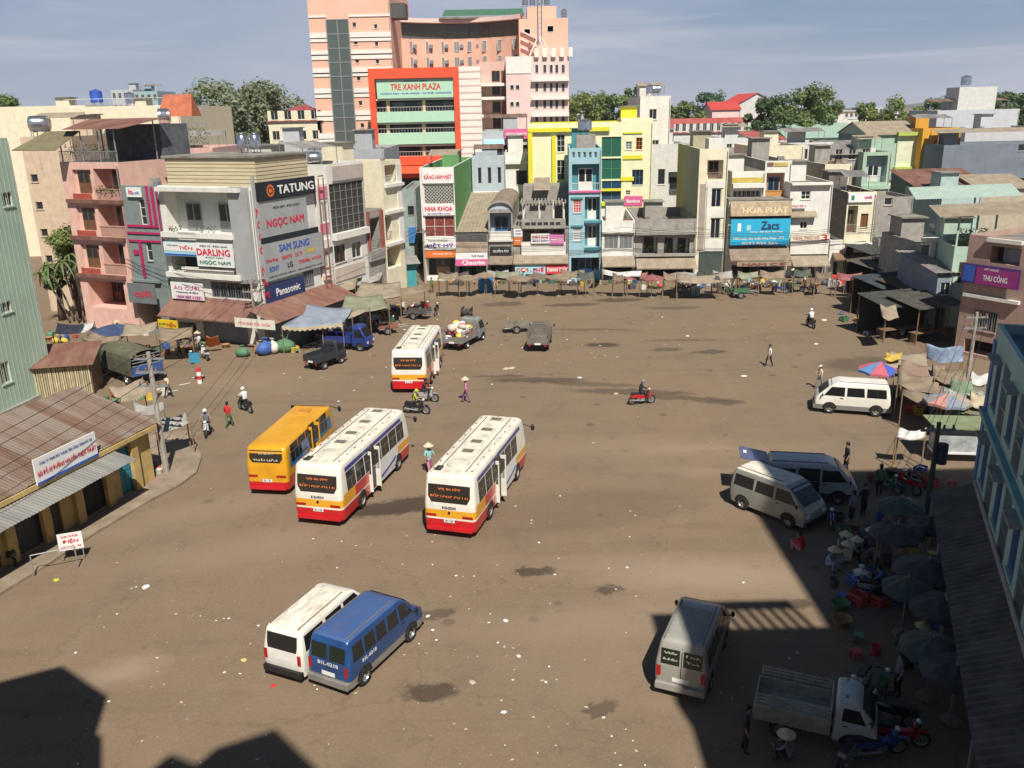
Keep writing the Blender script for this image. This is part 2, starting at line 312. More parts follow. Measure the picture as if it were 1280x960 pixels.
# ================================================================== VEHICLES
TYRE = M((.018, .017, .016), .85, var=.25, scale=8); RIM = M((.42, .42, .42), .35, .7, var=.2, scale=10); BLK = M((.015, .015, .016), .5, var=.1); CHROME = M((.6, .6, .62), .2, .9, var=0)
DUSTY = M((.2, .17, .14), .8, var=.2); REDL = M((.35, .01, .01), .25, var=0); ORL = M((.6, .18, .02), .25, var=0); WHL = M((.75, .75, .72), .2, var=0); PLATE = M((.75, .75, .72), .5, var=.05)
_WH = {}
def wheel(parent, x, y, r=.34, w=.2, rim=None, dual=False):
    k = (r, w)
    if k not in _WH:
        a = MB(); a.lathe([(r*.56, -w/2), (r*.9, -w/2), (r, -w*.32), (r, w*.32), (r*.9, w/2), (r*.56, w/2)], 18, axis='y')
        b = MB(); b.lathe([(.001, w*.34), (r*.16, w*.36), (r*.2, w*.22), (r*.45, w*.18), (r*.52, w*.42), (r*.6, w*.44), (r*.6, -w*.44), (r*.52, -w*.42), (r*.45, -w*.18), (r*.2, -w*.22), (r*.16, -w*.36), (.001, -w*.34)], 18, axis='y')
        for i in range(6):
            c, s_ = math.cos(i*1.047), math.sin(i*1.047); b.cyl((c*r*.33, w*.25, s_*r*.33), (c*r*.33, -w*.25, s_*r*.33), r*.055, n=5)
        _WH[k] = (a.mesh('tyre'), b.mesh('rim'))
    t = obj('wheel', _WH[k][0], TYRE, parent, 40, loc=(x, y, r)); obj('rim', _WH[k][1], rim or RIM, t, 40); return t
class VB:
    """vehicle body: every height z has a rear x, a front x and a half width"""
    def __init__(s, L, W, z0, z1, rear, front, half, rc=.14, roof_r=.16):
        s.L, s.W, s.z0, s.z1, s.rear, s.front, s.half, s.rc, s.rr = L, W, z0, z1, rear, front, half, rc, roof_r
    @staticmethod
    def lerp(tab, z):
        if z <= tab[0][0]: return tab[0][1]
        for (a, x), (b, y) in zip(tab[:-1], tab[1:]):
            if z <= b: return x+(y-x)*(z-a)/(b-a)
        return tab[-1][1]
    def xr(s, z): return s.lerp(s.rear, z)
    def xf(s, z): return s.lerp(s.front, z)
    def hw(s, z):
        return s.lerp(s.half, z)
    def ring(s, n):
        pts = []; k = 4
        def corner(cx, cy, a0):
            for i in range(1, k): a = a0+math.pi/2*i/k; pts.append(('c', cx, cy, math.cos(a), math.sin(a)))
        for i in range(n+1): pts.append(('s', i/n, -1))
        corner(1, -1, -math.pi/2)
        for i in range(7): pts.append(('f', 1, -1+2*i/6))
        corner(1, 1, 0)
        for i in range(n+1): pts.append(('s', 1-i/n, 1))
        corner(0, 1, math.pi/2)
        for i in range(7): pts.append(('f', 0, 1-2*i/6))
        corner(0, -1, math.pi)
        return pts
    def body(s, levels, colfn, n=22):
        mb = MB(); rg = s.ring(n); m = len(rg); rc = s.rc
        lv = [(z, 0) for z in levels if z < s.z1-s.rr]
        for i in range(0, 5): a = math.pi/2*i/4; lv.append((s.z1-s.rr+s.rr*math.sin(a), s.rr*(1-math.cos(a))))
        lv.append((s.z1+.015, s.rr+.25))
        rows = []
        for z, ins in lv:
            zz = min(z, s.z1); a, b, h = s.xr(zz)+ins, s.xf(zz)-ins, s.hw(zz)-ins; row = []
            for p in rg:
                if p[0] == 's': q = (a+rc+(b-a-2*rc)*p[1], p[2]*h)
                elif p[0] == 'f': q = (a if p[1] == 0 else b, p[2]*(h-rc))
                else: q = ((a+rc if p[1] == 0 else b-rc)+rc*p[3], p[2]*(h-rc)+rc*p[4])
                row.append((q[0], q[1], z))
            rows.append(row)
        for row in rows: mb.v.extend(row)
        for j in range(len(rows)-1):
            for i in range(m):
                i2 = (i+1) % m; f = (j*m+i, j*m+i2, (j+1)*m+i2, (j+1)*m+i); mb.f.append(f)
                c = [sum(mb.v[q][k] for q in f)/4 for k in range(3)]; mb.m.append(colfn(*c))
        mb.f.append(tuple((len(rows)-1)*m+i for i in range(m))); mb.m.append(colfn(s.L/2, 0, s.z1))
        mb.f.append(tuple(i for i in range(m-1, -1, -1))); mb.m.append(colfn(s.L/2, 0, s.z0))
        return mb
    def side(s, mb, sd, pts, off=.006, mi=0):
        v = [(x, sd*(s.hw(z)+off), z) for x, z in pts]
        mb.add(v, [tuple(range(len(v))) if sd < 0 else tuple(range(len(v)-1, -1, -1))], mi)
    def sidebox(s, mb, sd, x0, x1, z0, z1, off=.006, mi=0, n=3):
        for j in range(n):
            a, b = z0+(z1-z0)*j/n, z0+(z1-z0)*(j+1)/n; s.side(mb, sd, [(x0, a), (x1, a), (x1, b), (x0, b)], off, mi)
    def end(s, mb, which, pts, off=.008, mi=0):
        f = s.xf if which == 'front' else s.xr; g = 1 if which == 'front' else -1
        v = [(f(z)+g*off, y, z) for y, z in pts]
        mb.add(v, [tuple(range(len(v))) if which == 'front' else tuple(range(len(v)-1, -1, -1))], mi)
    def endbox(s, mb, which, y0, y1, z0, z1, off=.008, mi=0, n=3, cut=0):
        for j in range(n):
            a, b = z0+(z1-z0)*j/n, z0+(z1-z0)*(j+1)/n; ca = cut if j == 0 else 0
            s.end(mb, which, [(y0+ca, a), (y1-ca, a), (y1, b), (y0, b)], off, mi)
def arch(vb, root, x, r, sd, z0):
    mb = MB(); pts = [(x+r*math.cos(a), max(z0-.02, r*.82+r*math.sin(a))) for a in [math.pi*i/10 for i in range(11)]]; vb.side(mb, sd, pts, .004); mb.build('wheel_arch', BLK, root)
def mirror(root, p, q, s=.11, name='mirror'):
    mb = MB(); mb.cyl(p, q, .018, n=5); mb.ball(q, s, 8, 5, .5, .8, 1.4); mb.build(name, BLK, root, 40)
def veh(name, label, cat, rl, rr, fr, z=.3, L=None, group=None, W=None):
    """stand a vehicle on its photographed rear corners and front right corner"""
    a, b, c = G(*rl, z), G(*rr, z), G(*fr, z); h = (c-b); hd = math.atan2(h.y, h.x); mid = (a+b)/2
    print('VEH', label[:34], 'w %.2f l %.2f hd %.1f at %.1f %.1f' % ((b-a).length, h.length, math.degrees(hd), mid.x, mid.y))
    return thing(name, label, cat, (mid.x, mid.y, 0), hd, group)
def bus(label, rl, rr, fr, scheme, route, num, L=8.6, group='city buses parked in the square', hd=None, W=2.34, H=3.0, detail=True):
    root = veh('city_bus', label, 'bus', rl, rr, fr, .35, group=group)
    if hd is not None: root.rotation_euler = (0, 0, R(hd))
    vb = VB(L, W, .32, H, [(.3, .06), (.6, .0), (1.5, .02), (2.2, .1), (H, .22)], [(.3, L-.1), (.7, L), (1.2, L-.02), (2.4, L-.22), (H, L-.5)], [(.3, W/2-.03), (.8, W/2), (1.5, W/2), (2.6, W/2-.07), (H, W/2-.1)], rc=.2, roof_r=.17)
    WHT = M((.78, .75, .66), .35, var=.1, scale=1.2, streak=.12, coat=.3); RED = M((.55, .012, .02), .3, var=.1, coat=.4); YEL = M((.75, .36, .02), .32, var=.08, coat=.3); BLU = M((.03, .045, .25), .3, var=.1, coat=.3); ADW = M((.72, .74, .76), .35, var=.05); ORG = M((.68, .33, .015), .35, var=.12, coat=.3); SKY = M((.02, .17, .36), .3, var=.1, coat=.3)
    if scheme == 'white':
        def col(x, y, z):
            if z > H-.04: return 6
            if z < .85: return 1 if (x < 2.9 or x > L-1.9 or abs(y) < W/2-.2) else 3
            if z < .93: return 0
            if z < 1.28:
                if x < 1.3 or x > L-1.9: return 2
                return 1 if x < 2.9 and z < 1.25 else 4
            if z < 1.5 and .2 < x < 1.3: return 2
            if z < 1.45 and 1.3 < x < 2.9: return 1
            if 2.42 < z < 2.62 and .6 < x < L-1.2: return 5
            return 0
        mats = [WHT, RED, YEL, ADW, ADW, BLU, two_tone('grimy_bus_roof', (.5, .45, .35), (.74, .7, .6), 2.2, .34, .58, .6, (.6, 1.6, 1))]
    else:
        def col(x, y, z):
            if z < .72: return 1
            if z < .98 and (x > L*.68 or x < L*.35): return 1 if x > .2 else 0
            if 1.35 < z < H-.42 and .45 < x < L-.5 and abs(y) > W/2-.25: return 2
            return 0
        mats = [ORG, RED, SKY]
    vb.body([.32, .5, .72, .85, .93, 1.12, 1.28, 1.45, 1.5, 1.75, 2.0, 2.2, 2.42, 2.62, 2.75], col, 26).build('body', mats, root, 35)
    rw = MB(); z0, z1 = (1.62, 2.42) if scheme == 'white' else (1.7, 2.3)
    vb.endbox(rw, 'rear', -W/2+.22, W/2-.22, z0, z1, cut=.14); p = rw.build('rear_window', glass((.03, .025, .02), .15), root)
    for sd, nm in ((-1, 'window'), (1, 'window')):
        xs = [.75, 1.75, 2.75] if sd < 0 else [.75, 1.75, 2.75, 3.75]
        st = 3.75 if sd < 0 else 4.75
        while st < L-1.6: xs.append(st); st += 1.0
        for x in xs:
            m_ = MB(); vb.sidebox(m_, sd, x-.08, x+.84, 1.5, 2.38, .008); wobj = m_.build(nm, glass((.02, .022, .026), .1), root)
            m_ = MB(); zc = 2.0; vb.sidebox(m_, sd, x-.05, x+.8, zc, zc+.03, .016, n=1); vb.sidebox(m_, sd, x+.36, x+.4, 1.55, 2.0, .016, n=1); m_.build('window_bar', M((.35, .35, .36), .4, .5, var=0), wobj)
    # door on the right side, opened outwards in two leaves
    dx = 3.05; mb = MB(); vb.sidebox(mb, -1, dx, dx+.75, .4, 2.5, .01); dr = mb.build('door', glass((.015, .015, .016), .4), root)
    mb = MB(); yy = -W/2
    for xx, dy in ((dx-.04, .12), (dx+.72, .22)):
        mb.box(xx, xx+.05, yy-dy, yy-.012, .42, .55); mb.box(xx, xx+.05, yy-dy, yy-.012, 2.3, 2.46); mb.box(xx, xx+.05, yy-dy-.05, yy-dy, .42, 2.46); mb.box(xx+.01, xx+.035, yy-dy, yy-.012, .55, 1.3)
    mb.build('door_leaf', WHT if scheme == 'white' else YEL, dr)
    if scheme == 'white':
        mb = MB(); vb.sidebox(mb, -1, dx+.9, L-2.0, .5, 1.42, .011); ad = mb.build('advertisement', ADW, root, label='white advertising panel with a blue wave on the bus side')
        mb = MB()
        for i in range(14):
            x0, x1 = dx+1+i*(L-2.1-dx-1)/14, dx+1+(i+1)*(L-2.1-dx-1)/14
            f = lambda x: .62+.34*((x-dx-1)/(L-dx-3.1))**1.6
            vb.side(mb, -1, [(x0, f(x0)-.1), (x1, f(x1)-.14), (x1, f(x1)+.03), (x0, f(x0)+.02)], .015)
        mb.build('wave', M((.05, .1, .4), .4, var=0), ad)
    else:
        mb = MB(); vb.sidebox(mb, -1, 2.0, dx-.15, .8, 2.0, .011); ad = mb.build('advertisement', M((.2, .28, .42), .4, var=.6, scale=3), root, label='blue picture panel beside the door')
    # lettering on the rear glass and plates
    mb = MB(); f = lambda z: vb.xr(z)-.014
    for z, s_, w_, h_ in ((2.22, route[0], 1.05, .21), (1.89, route[1], 1.7, .27)):
        if scheme != 'white': z -= .07; w_ *= .75; h_ *= .85
        letter(mb, s_, (f(z), 0, z), (0, -1, 0), (-.14, 0, 1), w_, h_)
    mb.build('lettering', M((.9, .24, .06), .5, var=0) if scheme == 'white' else M((.7, .62, .5), .5, var=0), p)
    mb = MB(); vb.endbox(mb, 'rear', -.24, .24, .72, .87, .02); pl = mb.build('number_plate', PLATE, root); mb = MB(); letter(mb, '81B', (f(.8)-.012, 0, .8), (0, -1, 0), (0, 0, 1), .36, .1, bold=0); mb.build('lettering', BLK, pl)
    if num:
        mb = MB(); letter(mb, num, (f(1.38)-.002, 0, 1.4), (0, -1, 0), (0, 0, 1), .62, .13); mb.build('lettering', BLK, root)
        mb = MB(); mb.lathe([(.001, -.012), (.06, -.012), (.06, .004)], 10, (0, 0, 0)); 
        e = mb.build('emblem', BLK, root); e.location = (-.012, 0, 1.18); e.rotation_euler = (0, R(90), 0)
    for sd in (-1, 1):
        mb = MB(); vb.endbox(mb, 'rear', sd*(W/2-.58), sd*(W/2-.1), .96, 1.08, .012) if sd > 0 else vb.endbox(mb, 'rear', -(W/2-.1), -(W/2-.58), .96, 1.08, .012); mb.build('tail_light', REDL, root)
        mb = MB(); vb.endbox(mb, 'front', min(sd*.5, sd*.95), max(sd*.5, sd*.95), .75, .95, .012); mb.build('headlight', WHL, root)
    mb = MB(); mb.box(-.07, .1, -W/2+.14, W/2-.14, .34, .5); mb.build('bumper', RED, root)
    mb = MB(); vb.endbox(mb, 'front', -W/2+.2, W/2-.2, 1.35, 2.5, .01); mb.build('windscreen', GLASS, root)
    for sd in (-1, 1):
        for x in (2.15, L-1.75):
            arch(vb, root, x, .5, sd, .32); wheel(root, x, sd*(W/2-.1), .42, .26, M((.3, .28, .26), .6, .3, var=.2))
    mirror(root, (L-.35, -W/2+.1, 2.45), (L+.1, -W/2-.3, 2.15), .13); mirror(root, (L-.35, W/2-.1, 2.45), (L+.1, W/2+.3, 2.15), .13)
    # roof furniture
    DK = M((.16, .14, .11), .8, var=.3, scale=5)
    if scheme == 'white':
        for i, x in enumerate((2.7, 3.9, 5.5, L-1.35)):
            mb = MB(); mb.hexa([(x-.3, -.38, H), (x+.3, -.38, H), (x+.3, .38, H), (x-.3, .38, H)], [(x-.24, -.32, H+.1), (x+.24, -.32, H+.1), (x+.24, .32, H+.1), (x-.24, .32, H+.1)]); h_ = mb.build('roof_hatch', M((.6, .56, .46), .6, var=.2), root)
            mb = MB(); mb.box(x-.17, x+.17, -.25, .25, H+.1, H+.125); mb.build('hatch_lid', DK, h_)
        mb = MB(); mb.lathe([(.52, 0), (.5, .09), (.4, .13), (.001, .14)], 18, (1.35, 0, H+.012)); mb.build('fan_cowl', M((.62, .58, .48), .6, var=.15), root, 40)
        for sd in (-1, 1):
            mb = MB(); mb.box(.55, L-.9, sd*.62-.02, sd*.62+.02, H+.005, H+.035); mb.build('roof_rail', DK, root)
            for i in range(9):
                x = .7+i*(L-1.8)/8; mb = MB(); mb.box(x-.05, x+.05, sd*.86-.03, sd*.86+.03, H-.03, H+.03); mb.build('rivet_plate', DK, root)
        mb = MB(); mb.box(.5, 1.0, .5, .8, H, H+.03); mb.build('grille', BLK, root)
    else:
        mb = MB(); mb.hexa([(L-1.9, -.35, H), (L-1.2, -.35, H), (L-1.2, .35, H), (L-1.9, .35, H)], [(L-1.8, -.28, H+.09), (L-1.3, -.28, H+.09), (L-1.3, .28, H+.09), (L-1.8, .28, H+.09)]); mb.build('roof_hatch', M((.5, .22, .02), .6, var=.2), root)
    return root
RT = ('XE BUÝT', 'ĐỨC LONG GIA LAI')
bus('white bus with red and yellow skirt standing alone, damp patch beside its rear corner', (535.2, 659), (590, 667), (657.5, 574), 'white', RT, '81B-00244', L=8.35, H=2.88, hd=73.5)
bus('white bus with red and yellow skirt parked beside the orange bus', (371.6, 647), (427, 650), (510.5, 563.7), 'white', RT, '81B-00341', L=8.45, H=2.9)
bus('white bus with red and yellow skirt parked beside the truck loaded with sacks', (490, 484), (533, 487), (554, 448), 'white', RT, '', L=7.7, H=2.9)
bus('orange bus with blue window band and red skirt, dark rear window', (314.5, 610.5), (357, 612), (414, 551.6), 'orange', ('XE BUÝT', 'THÁI HÒA'), '', L=6.7, W=2.1, H=2.5, group='city buses parked in the square')
def van(label, rl, rr, fr, paint, L=4.7, W=1.7, H=2.0, hd=None, style='hiace', roofmat=None, lower=None, hatch=False, origin=None, group='passenger vans in the square', door_open=False, text=None, ribs=0):
    root = veh('passenger_van', label, 'van', rl, rr, fr, .3, group=group)
    if hd is not None: root.rotation_euler = (0, 0, R(hd))
    if origin is not None: root.location = (origin[0], origin[1], 0)
    nose = L
    if style == 'transit': front = [(.3, L-.08), (.55, L), (.95, L-.12), (1.12, L-.45), (1.75, L-1.05), (H, L-1.5)]
    else: front = [(.3, L-.06), (.6, L), (.95, L-.05), (1.15, L-.22), (1.7, L-.78), (H, L-1.25)]
    vb = VB(L, W, .28, H, [(.3, .05), (.6, 0), (1.1, .02), (1.7, .12), (H, .24)], front, [(.3, W/2-.03), (.7, W/2), (1.1, W/2), (1.75, W/2-.1), (H, W/2-.14)], rc=.13, roof_r=.12)
    def col(x, y, z):
        if z > H-.06: return 2
        if z < .56 and lower: return 1
        return 0
    vb.body([.28, .42, .56, .75, .95, 1.12, 1.3, 1.5, 1.7], col, 20).build('body', [paint, lower or paint, roofmat or paint], root, 35)
    gl = glass((.012, .014, .015), .1)
    b, t_ = 1.14, 1.66
    if not hatch:
        if style == 'transit':
            for sd in (-1, 1):
                mb = MB(); y0, y1 = (.06, W/2-.18) if sd > 0 else (-W/2+.18, -.06); vb.endbox(mb, 'rear', y0, y1, b+.02, t_, .009); p = mb.build('rear_window', glass((.01, .018, .012), .2), root)
                mb = MB(); ym = (y0+y1)/2
                if text:
                    for i, s_ in enumerate(text[0 if sd > 0 else 1]): z = t_-.14-i*.2; letter(mb, s_, (vb.xr(z)-.014, ym, z), (0, -1, 0), (-.15, 0, 1), .42, .15, slant=.2)
                    mb.build('lettering', M((.6, .66, .5), .5, var=0), p)
            mb = MB(); vb.endbox(mb, 'rear', -.012, .012, .5, H-.2, .007, n=5); mb.build('door_gap', BLK, root)
        else:
            mb = MB(); vb.endbox(mb, 'rear', -W/2+.2, W/2-.2, b, t_+.02, .009, cut=.03); mb.build('rear_window', gl, root)
    def win(sd, pts):
        mb = MB(); vb.side(mb, sd, pts, .008); return mb.build('window', gl, root)
    for sd in (-1, 1):
        spans = [(.28, 1.5), (1.62, 2.72)] if style == 'hiace' else [(.3, .9), (.98, 1.58), (1.66, 2.26), (2.36, 3.0)]
        for a, c in spans:
            s1 = (L/4.7); w_ = win(sd, [(a*s1, b), (c*s1, b), (c*s1, t_), ((a+.06)*s1, t_)])
            if style == 'hiace': mb = MB(); xm = (a+c)/2*s1; vb.side(mb, sd, [(xm-.015, b), (xm+.015, b), (xm+.015, t_), (xm-.015, t_)], .013); mb.build('window_bar', BLK, w_)
        x0 = (2.86 if style == 'hiace' else 3.12)*L/4.7
        fx = vb.xf(1.2)-.22
        mb = MB(); vb.side(mb, sd, [(x0, b-.02), (fx, b+.0), (vb.xf(t_)-.16, t_), (x0, t_)], .008); mb.build('window', gl, root)
        mb = MB()
        for xx in (x0-.06, 1.56*L/4.7 if style == 'hiace' else 2.31*L/4.7): vb.side(mb, sd, [(xx-.008, .5), (xx+.008, .5), (xx+.008, 1.72), (xx-.008, 1.72)], .006)
        mb.build('door_gap', BLK, root)
        mb = MB(); vb.side(mb, sd, [(x0-.02+.08, .98), (x0+.24, .98), (x0+.24, 1.03), (x0+.06, 1.03)], .02); mb.build('door_handle', BLK, root)
        if style != 'transit' or True:
            mb = MB(); vb.end(mb, 'rear', [(sd*(W/2-.2), .72), (sd*(W/2-.06), .72), (sd*(W/2-.06), 1.08), (sd*(W/2-.2), 1.08)][::sd], .01); mb.build('tail_light', REDL, root)
        mb = MB(); y0, y1 = sorted((sd*.45, sd*.76)); vb.endbox(mb, 'front', y0, y1, .68, .86, .012); mb.build('headlight', WHL, root)
        for x in (.86*L/4.7, L-.85):
            arch(vb, root, x, .41, sd, .28); wheel(root, x, sd*(W/2-.085), .33, .2)
        mirror(root, (vb.xf(1.15)-.3, sd*(W/2-.05), 1.12), (vb.xf(1.15)-.18, sd*(W/2+.14), 1.2), .085)
        mb = MB(); mb.box(.25, vb.xf(H)-.1, sd*(W/2-.24)-.012, sd*(W/2-.24)+.012, H-.005, H+.03); mb.build('rain_gutter', DUSTY, root)
    mb = MB(); vb.endbox(mb, 'front', -W/2+.14, W/2-.14, 1.16, H-.16, .01, n=5); mb.build('windscreen', glass((.02, .03, .035), .08), root)
    for bx in ((-.09, .08, -W/2+.05, W/2-.05, .3, .5), (L-.1, L+.06, -W/2+.05, W/2-.05, .3, .52)):
        mb = MB(); mb.box(*bx); mb.build('bumper', BLK if style == 'hiace' and not lower else (lower or paint), root)
    mb = MB(); vb.endbox(mb, 'rear', -.26, .26, .78 if style == 'hiace' else .6, .92 if style == 'hiace' else .75, .012); mb.build('number_plate', PLATE, root)
    for i in range(ribs):
        x = .5+i*(vb.xf(H)-.9)/ribs; mb = MB(); mb.box(x, x+.05, -W/2+.3, W/2-.3, H+.01, H+.03); mb.build('roof_rib', roofmat or paint, root)
    if hatch:
        gap = MB(); vb.endbox(gap, 'rear', -W/2+.1, W/2-.1, .55, H-.15, .006, n=4); gap.build('boot_opening', BLK, root)
        mb = MB(); x0, z0 = .12, H-.1
        mb.hexa([(x0, -.72, z0-.03), (x0, .72, z0-.03), (-1.15, .72, z0+.2), (-1.15, -.72, z0+.2)], [(x0, -.72, z0+.02), (x0, .72, z0+.02), (-1.15, .72, z0+.26), (-1.15, -.72, z0+.26)]); td = mb.build('tailgate', M((.09, .1, .2), .4, var=.1), root)
        mb = MB(); mb.hexa([(-.0, -.6, z0+.052), (-.0, .6, z0+.052), (-.5, .6, z0+.15), (-.5, -.6, z0+.15)], [(-.0, -.6, z0+.06), (-.0, .6, z0+.06), (-.5, .6, z0+.158), (-.5, -.6, z0+.158)]); mb.build('pane', M((.04, .05, .16), .2, var=0), td)
        mb = MB(); mb.box(-1.0, -.85, -.15, .15, z0+.25, z0+.27); mb.build('number_plate', PLATE, td)
    if door_open:
        mb = MB(); vb.sidebox(mb, -1, 1.7*L/4.7, 2.75*L/4.7, .45, 1.72, .014); mb.build('door_opening', BLK, root)
    if text and style == 'hiace':
        mb = MB()
        for s_, x, z, w_, h_ in text: letter(mb, s_, (x, -(vb.hw(z)+.012), z), (1, 0, 0), (0, 0, 1), w_, h_)
        mb.build('lettering', M((.7, .7, .66), .5, var=0), root)
    return root, vb
WV = M((.76, .73, .66), .35, var=.1, scale=1.4, streak=.1, coat=.25); WROOF = two_tone('dirty_white_roof', (.42, .35, .26), (.74, .7, .6), 3, .3, .55, .6, (.5, 1.5, 1))
BV = M((.014, .06, .19), .3, var=.25, scale=1.2, coat=.3); BROOF = two_tone('faded_blue_roof', (.05, .1, .25), (.13, .12, .13), 1.3, .58, .74, .55)
SILV = M((.36, .35, .31), .4, .15, var=.1, scale=1.2, coat=.2); SILV2 = M((.31, .31, .27), .4, .12, var=.1, scale=1.2, coat=.25)
GREY = M((.28, .27, .25), .5, .3, var=.15)
van('white van with dusty roof and black bumper parked tight beside the blue van', (336.5, 837.5), (382, 847), (470, 770), WV, hd=66, roofmat=WROOF, L=4.05, W=1.58, H=1.88, origin=((G(336.5, 837.5, .3).x+G(382, 847, .3).x)/2-.12, (G(336.5, 837.5, .3).y+G(382, 847, .3).y)/2+.05))
v, vb = van('faded blue van with grey skirt and long side windows parked beside a white van', (391, 848), (433, 861), (519, 781), BV, style='transit', lower=GREY, roofmat=BROOF, L=4.3, W=1.68, H=1.92)
mb = MB(); letter(mb, '81L-0218', (vb.xr(1.02)-.013, .0, 1.02), (0, -1, 0), (0, 0, 1), .8, .13); mb.build('lettering', PLATE, v)
mb = MB(); letter(mb, '81L-0218', (1.05, -(vb.hw(.98)+.012), .98), (1, 0, 0), (0, 0, 1), .75, .13); mb.build('lettering', PLATE, v); mb = MB(); letter(mb, 'CÔNG TY VẬN TẢI', (2.2, -(vb.hw(.6)+.012), .64), (1, 0, 0), (0, 0, 1), 1.4, .12, bold=.015); mb.build('lettering', M((.12, .13, .17), .5, var=0), v)
van('silver van with ribbed roof and writing on its twin rear windows, half in shade', (817, 857.5), (883, 871), (926, 816), SILV, style='transit', L=4.15, W=1.64, H=1.94, hd=66, text=(('Việt', 'Hải'), ('Linh', 'Trà')), ribs=14)
van('pale silver van nosing into the shade in front of the van with raised tailgate', (930, 612), (919, 626), (1008, 661), SILV2, L=4.0, W=1.62, H=1.95, origin=(G(919, 626, .3).x+.38, G(919, 626, .3).y+.75), roofmat=WROOF)
van('white van with raised tailgate and open side door beside the pale silver van', (962, 590), (962, 610), (1062, 622), M((.46, .47, .47), .35, var=.08, coat=.3), L=4.1, W=1.62, H=1.95, hatch=True, door_open=True, hd=-11, origin=(G(963, 577, 2.0).x+.0, G(963, 577, 2.0).y+.85), lower=M((.05, .06, .16), .4, var=.1), ribs=12)
van('clean white van with grey side stripe parked near the striped parasol', (1115, 500), (1115, 517), (1019.5, 510), WV, L=4.2, W=1.66, H=1.94, origin=(G(1115, 517, .3).x+.15, G(1115, 517, .3).y+.84), lower=GREY, hd=math.degrees(math.atan2(G(1019.5, 510, .3).y-G(1115, 517, .3).y, G(1019.5, 510, .3).x-G(1115, 517, .3).x)))
